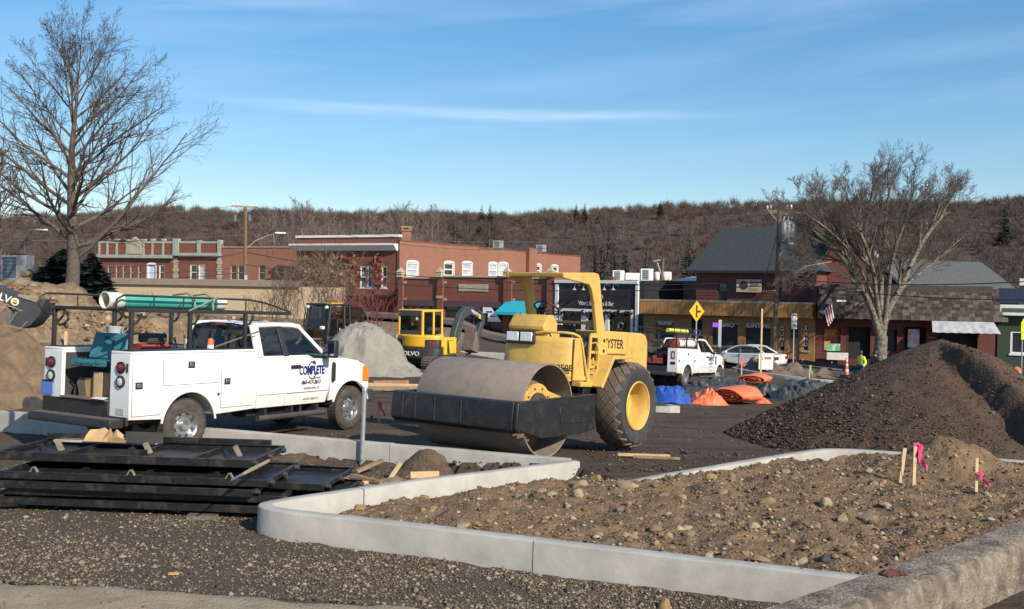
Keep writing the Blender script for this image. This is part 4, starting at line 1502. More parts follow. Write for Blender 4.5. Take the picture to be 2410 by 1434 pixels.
 def wheel(s):
  y0 = s * 0.82
  h = TW / 2
  pr = [(0.44, -h * 0.80), (0.56, -h * 0.98), (0.68, -h * 0.99), (TR - 0.085, -h * 0.90), (TR - 0.035, -h * 0.62), (TR - 0.022, -h * 0.3), (TR - 0.018, 0), (TR - 0.022, h * 0.3), (TR - 0.035, h * 0.62), (TR - 0.085, h * 0.90), (0.68, h * 0.99), (0.56, h * 0.98), (0.44, h * 0.80)]
  ty = MB().lathe(pr, 72, 'y').build('tyre', rubber, R, smooth=40, loc=(0, y0, 0.79))
  rows = [(-0.66, 0.93), (-0.33, 0.985), (0.0, 1.0), (0.33, 0.985), (0.66, 0.93)]
  nn_ = 22
  dw = TW * 0.165
  da = math.pi / nn_ * 0.90
  def rad(y):
   return float(np.interp(abs(y), [p_[1] for p_ in pr[6:10]], [p_[0] for p_ in pr[6:10]]))
  for ri, (fy, kr) in enumerate(rows):
   yc = fy * h
   mb = MB()
   pts2 = [(yc, da), (yc + dw * 0.94, 0), (yc, -da), (yc - dw * 0.94, 0)]
   vs = []
   for lift, sh in ((-0.01, 1.0), (0.022, 1.0), (0.030, 0.86)):
    for (yy, aa) in pts2:
     Y = yc + (yy - yc) * sh
     A = aa * sh
     Yc = max(-h * 0.93, min(h * 0.93, Y))
     r_ = rad(Yc) + lift
     vs.append((r_ * math.sin(A), Yc, r_ * math.cos(A)))
   fs = []
   for l in (0, 4):
    for q in range(4):
     fs.append((l + q, l + (q + 1) % 4, l + 4 + (q + 1) % 4, l + 4 + q))
   fs.append((8, 9, 10, 11))
   mb.add(vs, fs)
   me = mb.mesh('lug', lug_m)
   if s > 0:
    for k_ in range(nn_):
     inst(me, 'lug', ty, (0, 0, 0), (0, 2 * math.pi * (k_ + (0.5 if ri % 2 else 0)) / nn_, 0))
   else:
    m3 = MB()
    for k_ in range(nn_):
     Rm = Matrix.Rotation(2 * math.pi * (k_ + (0.5 if ri % 2 else 0)) / nn_, 3, 'Y')
     m3.add([Rm @ Vector(v) for v in mb.v], mb.f)
    m3.build('lug_row', lug_m, ty)
  o = s
  prr = [(0.46, o * 0.265), (0.445, o * 0.285), (0.425, o * 0.275), (0.40, o * 0.22), (0.385, o * 0.20), (0.375, o * 0.10), (0.36, o * 0.06), (0.345, -o * 0.02), (0.33, -o * 0.05), (0.13, -o * 0.08), (0.12, -o * 0.02), (0.0, -o * 0.02)]
  MB().lathe(prr, 48, 'y').build('rim', yel, R, smooth=35, loc=(0, y0, 0.79))
  MB().lathe([(0.47, -o * 0.26), (0.40, -o * 0.2), (0.0, -o * 0.19)], 32, 'y').build('inner_rim', frame_m, R, smooth=35, loc=(0, y0, 0.79))
 wheel(1)
 wheel(-1)
 # water hose and small things on the deck
 MB().tube([(1.30, 0.62, 2.0), (1.36, 0.70, 1.90), (1.44, 0.66, 1.70), (1.42, 0.62, 1.5)], 0.03, 8).build('hose', black, R, smooth=60)
 return R
roller()
# ================================================================ white service trucks
white = M('truck white', (0.80, 0.80, 0.79), (0.78, 0.78, 0.77), scale=2, rough=0.28, coat=0.5, dirt=(0.62, 0.60, 0.56), dscale=2.2, damt=0.25, spec=0.5)
def muddy(mt):
 # splashed mud low on the body
 t = mt.node_tree
 L = t.links.new
 b = t.nodes['Principled BSDF']
 src = b.inputs['Base Color'].links[0].from_socket
 tc = nn(t, 'ShaderNodeTexCoord')
 sp = nn(t, 'ShaderNodeSeparateXYZ')
 L(tc.outputs['Object'], sp.inputs[0])
 n = nn(t, 'ShaderNodeTexNoise')
 n.inputs['Scale'].default_value = 5.0
 n.inputs['Detail'].default_value = 9
 n.inputs['Roughness'].default_value = 0.75
 L(tc.outputs['Object'], n.inputs['Vector'])
 r = nn(t, 'ShaderNodeMapRange')
 r.inputs[1].default_value = 1.15
 r.inputs[2].default_value = 0.58
 L(sp.outputs[2], r.inputs[0])
 f_ = math_node(t, 'MULTIPLY', r.outputs[0], math_node(t, 'MULTIPLY', n.outputs['Fac'], 0.75))
 mx = nn(t, 'ShaderNodeMix', data_type='RGBA')
 L(f_, mx.inputs[0])
 L(src, mx.inputs[6])
 mx.inputs[7].default_value = (0.42, 0.35, 0.27, 1)
 L(mx.outputs[2], b.inputs['Base Color'])
muddy(white)
chrome = M('bright wheel steel', (0.62, 0.62, 0.63), (0.50, 0.50, 0.50), scale=12, rough=0.22, metal=0.85)
tyre_m = M('truck tyre', (0.045, 0.040, 0.036), (0.075, 0.063, 0.052), scale=8, rough=0.9, dirt=(0.16, 0.125, 0.095), dscale=6, damt=0.5)
trim_b = M('truck trim', (0.018, 0.018, 0.02), (0.028, 0.027, 0.027), scale=6, rough=0.55)
bed_gray = M('dark liner', (0.05, 0.052, 0.056), (0.035, 0.036, 0.04), scale=5, rough=0.75)
red_l = M('red lens', (0.33, 0.012, 0.02), (0.22, 0.01, 0.014), scale=20, rough=0.2, spec=0.7)
amber = M('amber lens', (0.75, 0.24, 0.03), (0.6, 0.17, 0.02), scale=20, rough=0.25)
clear_l = M('clear lens', (0.7, 0.72, 0.74), (0.5, 0.52, 0.55), scale=25, rough=0.1, spec=0.8)
cab_glass = glass_mat('truck glass', (0.42, 0.48, 0.48), 0.06)
dark_glass = glass_mat('rear glass', (0.30, 0.32, 0.30), 0.05)
navy = M('decal blue', (0.015, 0.025, 0.20), (0.012, 0.02, 0.17), scale=4, rough=0.4)
decal_k = M('decal black', (0.03, 0.03, 0.05), (0.03, 0.03, 0.05), scale=4, rough=0.4)
seat_m = M('seat cloth', (0.07, 0.075, 0.085), (0.05, 0.055, 0.06), scale=9, rough=0.9)
WB = 4.25
def arc(cx, cz, r, a0, a1, n=14):
 return [(cx + r * math.cos(math.radians(a0 + (a1 - a0) * i / n)), cz + r * math.sin(math.radians(a0 + (a1 - a0) * i / n))) for i in range(n + 1)]
def road_wheel(T, x, s, steer=0.0):
 h = 0.145
 pr = [(0.245, -h * 0.85), (0.30, -h), (0.39, -h * 0.98), (0.425, -h * 0.80), (0.437, -h * 0.5), (0.440, 0), (0.437, h * 0.5), (0.425, h * 0.80), (0.39, h * 0.98), (0.30, h), (0.245, h * 0.85)]
 rot = (0, 0, steer)
 loc = (x, s * 0.86, 0.44)
 ty = MB().lathe(pr, 48, 'y').build('tyre', tyre_m, T, smooth=45, loc=loc, rot=rot)
 mb = MB()
 for a in np.linspace(0, 2 * math.pi, 40)[:-1]:
  for yy, sk in ((-0.09, 0.02), (-0.03, -0.02), (0.03, 0.02), (0.09, -0.02)):
   R_ = Matrix.Rotation(a + sk, 3, 'Y')
   mb.obox(R_ @ Vector((0, yy, 0.4405)), (0.050, 0.048, 0.014), R_)
 mb.build('tread', tyre_m, ty)
 o = s
 MB().lathe([(0.262, o * 0.118), (0.255, o * 0.128), (0.235, o * 0.115), (0.225, o * 0.06), (0.215, o * 0.045), (0.17, o * 0.068), (0.12, o * 0.062), (0.105, o * 0.045), (0.085, o * 0.05), (0.075, o * 0.12), (0.0, o * 0.125)], 40, 'y').build('rim', chrome, T, smooth=35, loc=loc, rot=rot)
 for k in range(8):
  a = 2 * math.pi * (k + 0.5) / 8
  R_ = Matrix.Rotation(a, 3, 'Y')
  MB().obox(R_ @ Vector((0, o * 0.0675, 0.188)), (0.062, 0.012, 0.034), R_).build('rim_slot', trim_b, T, bevel=0.008, loc=loc, rot=rot)
 MB().lathe([(0.24, -o * 0.10), (0.2, -o * 0.02), (0.0, -o * 0.02)], 20, 'y').build('brake_drum', trim_b, T, loc=loc, rot=rot)
def service_truck(name, label, mat4, second=False):
 T = thing(name, label, 'pickup truck', group='white service trucks of one company')
 T.matrix_world = mat4
 for x, st in ((0, 0), (WB, -0.42 if second else 0)):
  for s in (1, -1):
   road_wheel(T, x, s, st)
 MB().box(-1.25, 4.6, -0.42, -0.34, 0.52, 0.68).box(-1.25, 4.6, 0.34, 0.42, 0.52, 0.68).build('chassis_rail', trim_b, T)
 MB().tube([(0, -0.75, 0.45), (0, 0.75, 0.45)], 0.08, 12).build('rear_axle', trim_b, T, smooth=60)
 MB().lathe([(0.0, -0.16), (0.13, -0.08), (0.16, 0), (0.13, 0.08), (0, 0.16)], 14, 'x', (0, 0, 0.45)).build('differential', trim_b, T, smooth=60)
 MB().tube([(WB, -0.75, 0.45), (WB, 0.75, 0.45)], 0.06, 10).build('front_axle', trim_b, T, smooth=60)
 MB().tube([(-1.05, -0.55, 0.5), (-0.5, -0.55, 0.52), (0.6, -0.5, 0.5)], 0.045, 10).build('exhaust_pipe', M('exhaust', (0.2, 0.17, 0.15), rough=.6, metal=.5), T, smooth=60)
 MB().box(1.6, 2.7, -0.75, -0.35, 0.42, 0.62).build('fuel_tank', trim_b, T, bevel=0.04)
 # ---- cab lower shell, both sides built of panels with real gaps
 ZB = 1.55
 for s in (-1, 1):
  yo, yi = s * 1.0, s * 0.94
  def panel(nm, poly, mat=white, bev=0.012, y0=None, y1=None):
   return MB().prism(poly, 'y', yi if y0 is None else y0, yo if y1 is None else y1).xf(lambda p: Vector((p.x, p.y - s * 0.05 * max(0, (0.9 - p.z)) / 0.35 - s * 0.035 * max(0, p.z - 1.25) / 0.3, p.z))).build(nm, mat, T, bevel=bev, seg=2)
  panel('rear_corner', [(1.52, 0.62), (1.60, 0.60), (1.60, 1.0), (1.60, ZB), (1.52, ZB)])
  d2 = panel('rear_door', [(1.61, 0.60), (2.345, 0.60), (2.345, 0.85), (2.345, 1.15), (2.345, ZB), (1.61, ZB), (1.61, 1.15), (1.61, 0.85)])
  d1 = panel('front_door', [(2.357, 0.60), (3.50, 0.60), (3.56, 0.85), (3.58, 1.15), (3.58, 1.47), (3.35, 1.47), (3.10, 1.49), (2.95, ZB), (2.357, ZB), (2.357, 1.15), (2.357, 0.85)])
  MB().box(2.46, 2.70, s * 0.985, s * 1.045, 1.305, 1.365).build('handle', trim_b, d1, bevel=0.02)
  # grey strips paint in the shade line of the door crease
  for xa, xb in ((1.62, 2.335), (2.367, 3.55)):
   MB().box(xa, xb, s * 0.993, s * 1.006, 0.842, 0.850).build('crease_shade', M('crease', (0.45, 0.45, 0.45)), d1 if xa > 2 else d2)
  fen = [(3.592, 0.62)] + [(3.60, 0.85), (3.60, 1.47), (4.1, 1.45), (4.45, 1.40), (4.66, 1.31), (4.76, 1.2), (4.80, 1.0), (4.82, 0.78), (4.80, 0.70)] + [p for p in arc(WB, 0.45, 0.555, 27, 160, 18)]
  panel('front_fender', fen)
  MB().tube([(x, s * 0.985, z) for x, z in arc(WB, 0.45, 0.56, 15, 165, 20)], 0.026, 8).build('wheel_arch', white, T, smooth=60)
  MB().lathe([(0.55, s * 0.55), (0.55, s * 0.93)], 24, 'y', (WB, 0, 0.45), a0=0.1, a1=3.0).build('wheel_liner', trim_b, T)
  MB().prism([(3.66, 0.98), (3.74, 1.02), (3.74, 1.36), (3.66, 1.40), (3.64, 1.34), (3.64, 1.04)], 'y', s * 0.99, s * 1.012).build('fender_vent', trim_b, T, bevel=0.008)
  # greenhouse: pillars, frames and panes
  yb, yt = s * 0.955, s * 0.735
  zt = 2.09
  def gp(x, z):
   f_ = (z - ZB) / (zt - ZB)
   return Vector((x, yb + (yt - yb) * f_, z))
  MB().beam(gp(1.66, ZB - 0.03), gp(1.72, zt), 0.20, 0.06, up=(0, 1, 0)).build('rear_pillar', white, T, bevel=0.02)
  MB().beam(gp(2.36, ZB - 0.02), gp(2.34, zt), 0.13, 0.05, up=(0, 1, 0)).build('middle_pillar', trim_b, T, bevel=0.01)
  MB().beam(gp(3.50, ZB - 0.09), gp(2.88, zt), 0.07, 0.07, up=(0, 1, 0)).build('windscreen_pillar', white, T, bevel=0.02)
  MB().tube([gp(1.68, zt), gp(2.2, zt + 0.025), gp(2.70, zt + 0.015), gp(2.92, zt - 0.02)], 0.05, 8).build('roof_rail', white, T, smooth=60)
  g1 = MB().quad(gp(1.74, ZB - 0.02), gp(2.31, ZB - 0.02), gp(2.29, 2.05), gp(1.80, 2.05)).build('side_window', cab_glass, T)
  g2 = MB().add([gp(2.42, ZB - 0.02), gp(2.98, ZB - 0.02), gp(3.12, 1.48), gp(3.42, 1.47), gp(2.86, 2.05), gp(2.40, 2.05)], [(0, 1, 2, 3, 4, 5)]).build('door_window', cab_glass, T)
  MB().tube([gp(1.74, ZB), gp(2.31, ZB)], 0.012, 6).tube([gp(2.40, ZB), gp(2.95, ZB), gp(3.12, 1.49), gp(3.45, 1.48)], 0.012, 6).build('window_seal', trim_b, T)
  # mirror
  mr = MB().obox((3.36, s * 1.24, 1.66), (0.14, 0.20, 0.34)).build('mirror', trim_b, T, bevel=0.035, seg=3)
  MB().beam((3.38, s * 0.94, 1.56), (3.38, s * 1.18, 1.62), 0.05, 0.03).beam((3.38, s * 0.94, 1.50), (3.38, s * 1.18, 1.50), 0.05, 0.03).build('mirror_arm', trim_b, mr)
  MB().quad((3.288, s * 1.16, 1.54), (3.288, s * 1.32, 1.54), (3.288, s * 1.32, 1.78), (3.288, s * 1.16, 1.78)).build('mirror_glass', glass_mat('mirror glass', (0.3, 0.35, 0.4), 0.5), mr)
  # step bar
  MB().tube([(1.65, s * 0.98, 0.42), (3.45, s * 0.98, 0.42)], 0.055, 10).build('step_bar', M('step steel', (0.11, 0.10, 0.095), (0.07, 0.065, 0.06), rough=.5, metal=.4), T, smooth=60)
  for x in (1.85, 2.55, 3.25):
   MB().box(x - 0.03, x + 0.03, min(s * .6, s * .98), max(s * .6, s * .98), 0.43, 0.58).build('step_bracket', trim_b, T)
  # headlamp and amber corner
  MB().prism([(4.62, 0.98), (4.80, 0.96), (4.78, 1.20), (4.66, 1.30), (4.60, 1.27)], 'y', s * 0.90, s * 1.006).build('corner_lamp', amber, T, bevel=0.008)
  MB().box(4.70, 4.825, min(s * .62, s * .93), max(s * .62, s * .93), 0.98, 1.26).build('headlamp', clear_l, T, bevel=0.02)
  # seats
  MB().box(2.15, 2.65, s * 0.45 - 0.24, s * 0.45 + 0.24, 0.95, 1.12).obox((2.12, s * 0.45, 1.38), (0.13, 0.46, 0.56), Matrix.Rotation(-0.2, 3, 'Y')).build('seat', seat_m, T, bevel=0.05, seg=3)
  MB().obox((2.03, s * 0.45, 1.77), (0.09, 0.25, 0.19), Matrix.Rotation(-0.1, 3, 'Y')).build('headrest', seat_m, T, bevel=0.04, seg=3)
 MB().box(3.1, 3.5, -0.85, 0.85, 1.15, 1.52).build('dashboard', seat_m, T, bevel=0.05)
 sw = [Vector((2.98, 0.45, 1.50)) + Vector((0.1 * math.sin(a), 0.19 * math.cos(a), 0.17 * math.sin(a))) for a in np.linspace(0, 2 * math.pi, 22)[:-1]]
 MB().tube(sw, 0.016, 6, closed=True).build('steering_wheel', trim_b, T, smooth=60)
 MB().box(1.52, 3.5, -0.93, 0.93, 0.60, 0.95).build('cab_floor', trim_b, T)
 MB().box(1.515, 1.545, -0.95, 0.95, 0.60, 1.60).build('cab_back', white, T, bevel=0.01)
 # roof and hood
 def roof(u, v):
  x = 1.66 + (2.92 - 1.66) * u
  y = (v - 0.5) * 1.50
  e = abs(v - 0.5) * 2
  z = 2.155 - 0.055 * e ** 3 - 0.035 * (max(0, u - 0.7) / 0.3) ** 2 - 0.03 * (max(0, 0.12 - u) / 0.12) ** 2
  return (x, y, z)
 MB().grid(roof, 16, 14).build('roof', white, T, smooth=60)
 MB().box(1.62, 1.68, -0.30, 0.30, 2.075, 2.13).build('brake_light_bar', trim_b, T, bevel=0.01)
 MB().box(1.612, 1.622, -0.13, 0.13, 2.085, 2.12).build('brake_light', red_l, T)
 def hood(u, v):
  x = 3.50 + (4.72 - 3.50) * u
  y = (v - 0.5) * 1.93
  e = abs(v - 0.5) * 2
  z = 1.50 - 0.06 * u - 0.07 * u ** 5 + 0.035 * (1 - sm(e, 0.45, 0.72)) - 0.035 * e ** 4
  return (x, y, z)
 MB().grid(hood, 14, 20).build('hood', white, T, smooth=60)
 MB().prism([(4.66, 0.80), (4.80, 0.80), (4.84, 1.0), (4.80, 1.28), (4.70, 1.37)], 'y', -0.62, 0.62).build('grille', trim_b, T, bevel=0.01)
 for z in (0.93, 1.07, 1.21):
  MB().box(4.80, 4.85, -0.60, 0.60, z - 0.025, z + 0.025).build('grille_bar', chrome, T, bevel=0.01)
 MB().prism([(4.68, 0.52), (4.95, 0.55), (5.0, 0.64), (4.98, 0.78), (4.72, 0.82)], 'y', -1.0, 1.0).build('front_bumper', M('bumper', (0.09, 0.09, 0.10), (0.06, 0.06, 0.065), rough=.35, metal=.4), T, bevel=0.03, seg=3)
 MB().quad((3.50, -0.88, 1.49), (3.50, 0.88, 1.49), (2.88, 0.70, 2.09), (2.88, -0.70, 2.09)).build('windscreen', cab_glass, T)
 # rear window with black surround
 rw = MB().box(1.53, 1.56, -0.86, 0.86, 1.58, 1.66).add([(1.585, -0.90, 1.60), (1.585, -0.74, 1.60), (1.655, -0.62, 2.07), (1.655, -0.73, 2.07), (1.585, 0.90, 1.60), (1.585, 0.74, 1.60), (1.655, 0.62, 2.07), (1.655, 0.73, 2.07), (1.655, 0.62, 2.0), (1.655, -0.62, 2.0)], [(0, 1, 2, 3), (4, 7, 6, 5), (3, 7, 8, 9)])
 rw.build('rear_window_surround', trim_b, T)
 MB().quad((1.56, -0.80, 1.64), (1.56, 0.80, 1.64), (1.63, 0.68, 2.05), (1.63, -0.68, 2.05)).build('rear_window', dark_glass if not second else cab_glass, T)
 for y in (-0.27, 0.27):
  MB().beam((1.555, y, 1.64), (1.628, y * 0.9, 2.05), 0.03, 0.02).build('rear_window_bar', trim_b, T)
 # ---- service body
 BZ0, BZ1, BX0, BX1 = 0.62, 1.64, -1.20, 1.47
 ar = arc(0.0, 0.44, 0.56, 15, 165, 18)
 prof = [(BX0, BZ0), (BX0, BZ1), (BX1, BZ1), (BX1, BZ0)] + ar
 for s in (-1, 1):
  y0, y1 = s * 0.60, s * 1.06
  MB().prism(prof, 'y', y0, y1).build('side_box', white, T, bevel=0.010)
  MB().tube([(x, s * 1.062, z) for x, z in arc(0, 0.44, 0.57, 8, 172, 22)], 0.022, 8).build('rear_arch', white, T, smooth=60)
  MB().box(BX0, BX1, min(y0, y1 + s * 0.012), max(y0, y1 + s * 0.012), BZ1 + 0.001, BZ1 + 0.045).build('box_lid', white, T, bevel=0.012)
  MB().box(BX0 + 0.02, BX1 - 0.02, min(y0 + s * 0.03, y1 - s * 0.03), max(y0 + s * 0.03, y1 - s * 0.03), BZ1 + 0.046, BZ1 + 0.056).build('lid_mat', trim_b, T)
  def door(nm, xa, xb, za, zb, hx, hz):
   sh = M('door gap', (0.16, 0.16, 0.16), rough=.8)
   MB().box(xa - 0.006, xb + 0.006, min(s * 1.055, s * 1.062), max(s * 1.055, s * 1.062), za - 0.006, zb + 0.006).build('door_gap', sh, T)
   d = MB().box(xa, xb, min(s * 1.06, s * 1.078), max(s * 1.06, s * 1.078), za, zb).build(nm, white, T, bevel=0.006)
   MB().box(hx - 0.07, hx + 0.07, min(s * 1.076, s * 1.086), max(s * 1.076, s * 1.086), hz - 0.055, hz + 0.055).build('latch_plate', trim_b, d, bevel=0.01)
   MB().box(hx - 0.04, hx + 0.04, min(s * 1.08, s * 1.096), max(s * 1.08, s * 1.096), hz - 0.03, hz + 0.03).build('latch_handle', chrome, d, bevel=0.008)
  door('compartment_door', -1.15, -0.60, 0.67, 1.57, -1.04, 1.15)
  door('compartment_door', -0.56, 0.62, 1.13, 1.57, 0.0, 1.45)
  door('compartment_door', 0.68, 1.42, 0.69, 1.57, 0.80, 1.14)
  for xx, zz in ((-0.62, 0.95), (0.62, 0.93)):
   MB().box(xx - 0.02, xx + 0.02, min(s * 1.06, s * 1.075), max(s * 1.06, s * 1.075), zz - 0.02, zz + 0.02).build('side_reflector', trim_b, T)
  # tail lamps on the rear face
  yc = s * 0.86
  if not second:
   for zz, mt in ((1.43, red_l), (1.21, clear_l)):
    MB().lathe([(0.095, 0.002), (0.095, -0.03), (0.075, -0.035), (0.07, -0.01), (0.0, -0.012)], 24, 'x', (BX0, yc, zz)).build('lamp_bezel', trim_b, T, smooth=35)
    MB().lathe([(0.072, -0.012), (0.06, -0.032), (0.0, -0.04)], 24, 'x', (BX0, yc, zz)).build('tail_lamp' if mt is red_l else 'reverse_lamp', mt, T, smooth=35)
   MB().box(BX0 - 0.012, BX0, s * 1.0 - 0.015, s * 1.0 + 0.015, 1.36, 1.50).build('edge_reflector', trim_b, T)
   MB().box(BX0 - 0.008, BX0, yc - 0.09, yc + 0.09, 0.69, 0.79).build('vent_sticker', M('grey sticker', (0.42, 0.42, 0.41)), T)
  else:
   MB().box(BX0 - 0.02, BX0, yc - 0.09, yc + 0.09, 1.22, 1.56).build('tail_lamp', red_l, T, bevel=0.02)
   MB().box(BX0 - 0.028, BX0 - 0.018, yc - 0.04, yc + 0.04, 1.28, 1.48).build('reverse_lamp', clear_l, T)
   MB().box(BX0 - 0.015, BX0, yc - 0.10, yc + 0.10, 0.98, 1.10).build('vent_plate', trim_b, T)
 if not second:
  MB().box(BX0 - 0.035, BX0 - 0.02, 0.78, 1.09, 0.90, 1.10).build('licence_plate', M('plate blue', (0.10, 0.20, 0.55), (0.5, 0.56, 0.7), scale=2.2, rough=.4, lo=.55, hi=.75), T, bevel=0.006)
  MB().box(BX0 - 0.03, BX0 - 0.0, 0.80, 1.07, 1.10, 1.13).build('plate_lamp', trim_b, T)
 MB().box(BX0, BX1, -0.598, 0.598, 0.80, 0.88).build('bed_floor', bed_gray, T)
 MB().box(BX1 - 0.05, BX1, -0.598, 0.598, 0.741, 1.60).build('bed_bulkhead', bed_gray, T)
 for s in (-1, 1):
  MB().box(BX0 + 0.06, BX1 - 0.06, min(s * 0.585, s * 0.597), max(s * 0.585, s * 0.597), 0.745, 1.60).build('bed_liner', bed_gray, T)
 # tail: deep black pan and step bumper
 MB().box(BX0 - 0.03, BX0 + 0.02, -0.60, 1.04, 0.60, 0.87).build('tail_pan', trim_b, T, bevel=0.01)
 MB().box(BX0 - 0.03, BX0 + 0.02, -1.04, -0.602, 0.52, 0.66).build('tail_corner', trim_b, T, bevel=0.01)
 bp_ = MB().prism([(-1.50, 0.50), (-1.50, 0.60), (-1.48, 0.63), (-1.24, 0.63), (-1.24, 0.50)], 'y', -1.0, 1.02).build('step_bumper', trim_b, T, bevel=0.015)
 MB().box(-1.47, -1.26, -0.98, 1.0, 0.631, 0.637).build('tread_plate', M('dusty tread', (0.14, 0.115, 0.09), (0.07, 0.06, 0.05), scale=9, rough=.9), bp_)
 # ---- pipe rack
 RZ = 2.30
 for s in (-1, 1):
  y = s * 0.95
  posts = (-1.12, 0.05, 1.30)
  for x in posts:
   MB().box(x - 0.03, x + 0.03, y - 0.03, y + 0.03, BZ1 + 0.05, RZ).build('rack_post', trim_b, T, bevel=0.006)
   MB().box(x - 0.07, x + 0.07, y - 0.06, y + 0.06, BZ1 + 0.046, BZ1 + 0.062).build('post_foot', trim_b, T)
   cz = [(x + 0.03, y, RZ - 0.19), (x + 0.10, y, RZ - 0.17), (x + 0.16, y, RZ - 0.10), (x + 0.19, y, RZ - 0.02)]
   MB().tube(cz, 0.022, 6).build('gusset', trim_b, T, smooth=60)
  MB().box(-1.22, 2.45, y - 0.035, y + 0.035, RZ, RZ + 0.06).build('rack_rail', trim_b, T, bevel=0.008)
  MB().tube([(-1.12, y, RZ - 0.10), (-1.30, y, RZ - 0.05), (-1.42, y, RZ + 0.06), (-1.40, y, RZ + 0.20), (-1.28, y, RZ + 0.26), (0.4, y, RZ + 0.26), (1.35, y, RZ + 0.26), (1.75, y, RZ + 0.22), (2.45, y, RZ + 0.06)], 0.018, 8).build('loop_rail', trim_b, T, smooth=60)
  mb = MB()
  for x in (-0.7, -0.1, 0.6, 1.3, 1.7):
   mb.tube([(x, y, RZ + 0.05), (x, y, RZ + 0.25)], 0.012, 6)
  mb.build('loop_stay', trim_b, T)
 for x in (-1.12, 0.05, 1.30, 2.40):
  MB().box(x - 0.03, x + 0.03, -0.915, 0.915, RZ + 0.005, RZ + 0.055).build('cross_bar', trim_b, T)
 # decals on both front doors
 for s in (-1, 1):
  rz = 0 if s < 0 else math.pi
  rx = math.pi / 2
  dx = 3.05
  y = s * 1.0035
  text('COMPLETE', 0.235, navy, T, (dx, y, 1.245), (rx, 0, rz), 0.001, 0.006, 0, 0.62)
  mb = MB()
  c = [(dx + s * 0.0 + 0.115 * math.cos(a), y + s * 0.004, 1.255 + 0.165 * math.sin(a)) for a in np.linspace(math.radians(60), math.radians(215), 18)]
  mb.tube(c, 0.008, 5)
  c = [(dx + 0.115 * math.cos(a), y + s * 0.004, 1.255 + 0.165 * math.sin(a)) for a in np.linspace(math.radians(225), math.radians(350), 14)]
  mb.tube(c, 0.008, 5)
  a = Vector((dx + 0.115 * math.cos(math.radians(60)), y + s * 0.004, 1.255 + 0.165 * math.sin(math.radians(60))))
  mb.tube([a + Vector((-0.02, 0, 0.02)), a + Vector((0.05, 0, -0.045))], [0.028, 0.001], 5)
  mb.build('logo_arrow', decal_k, T)
  text('Services', 0.075, decal_k, T, (dx - s * 0.14, y, 1.105), (rx, 0, rz), 0.001, 0, 0.3, 0.9)
  text('860-417-2611', 0.105, decal_k, T, (dx + s * 0.02, y, 1.02), (rx, 0, rz), 0.001, 0.003, 0.35, 0.92)
  text('WATERTOWN, CT', 0.055, decal_k, T, (dx, s * 1.0, 0.905), (rx, 0, rz), 0.001, 0, 0, 0.95)
  text('US DOT 1720271 CT', 0.052, decal_k, T, (dx, s * 0.985, 0.70), (rx - s * 0.0 + (0.14 if s < 0 else 0.14), 0, rz), 0.001, 0, 0.2, 0.95)
 return T
T1 = frame_matrix(Vector((-5.42, 16.2, 0.0)) + 0.95 * Vector((-math.sin(math.radians(60)), math.cos(math.radians(60)), 0)), math.radians(60), -0.12 / 4.25)
truck = service_truck('service_truck', 'large white utility truck with black pipe rack parked behind the kerb', T1)
# ---- what the near truck carries
Tm = T1
def tw(x, y, z):
 return Tm @ Vector((x, y, z))
teal = M('teal pvc', (0.055, 0.37, 0.29), (0.045, 0.32, 0.25), scale=5, rough=0.4, dirt=(0.45, 0.55, 0.47), dscale=2.5, damt=0.3)
cream = M('pipe bell', (0.66, 0.66, 0.56), (0.55, 0.55, 0.46), scale=6, rough=0.5)
def pvc_pipe(y, z, r, x0, x1, label):
 t = thing('drain_pipe', label, 'pipe', group='pipes strapped on the truck rack')
 t.matrix_world = Tm @ Matrix.Translation((0, y, z))
 MB().lathe([(r, 0), (r, x1 - x0), (r * 0.9, x1 - x0), (r * 0.9, 0)], 24, 'x', (x0, 0, 0), closed=True).build('barrel', teal, t, smooth=40)
 MB().lathe([(r * 1.08, 0.30), (r * 1.22, 0.22), (r * 1.22, 0.02), (r * 1.28, 0.0), (r * 1.12, -0.005), (r * 1.05, 0.25)], 24, 'x', (x0 - 0.28, 0, 0), closed=True).build('bell_end', cream, t, smooth=40)
 MB().lathe([(r * 1.01, 0), (r * 1.01, 0.22)], 24, 'x', (x1 - 0.22, 0, 0)).build('spigot_end', cream, t, smooth=40)
 return t
pvc_pipe(-0.70, 2.475, 0.108, -1.15, 1.0, 'thick teal drain pipe with cream bell end nearest the viewer')
pvc_pipe(-0.42, 2.46, 0.095, -0.85, 1.05, 'second teal drain pipe lying behind the thick one')
stp = thing('ratchet_strap', 'grey webbing strap tied round the teal pipes', 'strap')
stp.matrix_world = Tm.copy()
web = M('webbing', (0.24, 0.25, 0.20), (0.16, 0.17, 0.14), scale=12, rough=.9)
MB().tube([(0.18, -0.95, 2.28), (0.20, -0.86, 2.56), (0.2, -0.70, 2.635), (0.2, -0.37, 2.60), (0.2, -0.22, 2.50), (0.18, -0.2, 2.33)], 0.016, 6).tube([(0.62, -0.97, 2.58), (0.45, -0.98, 2.52), (0.2, -0.985, 2.42), (-0.02, -0.99, 2.34)], 0.014, 6).tube([(0.55, -0.95, 2.34), (0.6, -0.86, 2.56), (0.6, -0.70, 2.635), (0.6, -0.37, 2.60), (0.6, -0.2, 2.4)], 0.016, 6).build('strap_loop', web, stp, smooth=60)
mak = M('tool case teal', (0.035, 0.16, 0.19), (0.028, 0.125, 0.15), scale=6, rough=0.55)
case = thing('tool_case', 'open teal power tool case standing in the truck bed', 'tool case')
case.matrix_world = Tm @ Matrix.Translation((-0.95, 0.02, 1.40)) @ Matrix.Rotation(0.2, 4, 'Z')
MB().box(-0.24, 0.20, -0.36, 0.36, 0, 0.10).build('tray', mak, case, bevel=0.02)
MB().obox((0.27, 0, 0.31), (0.10, 0.72, 0.46), Matrix.Rotation(0.35, 3, 'Y')).build('lid', mak, case, bevel=0.03)
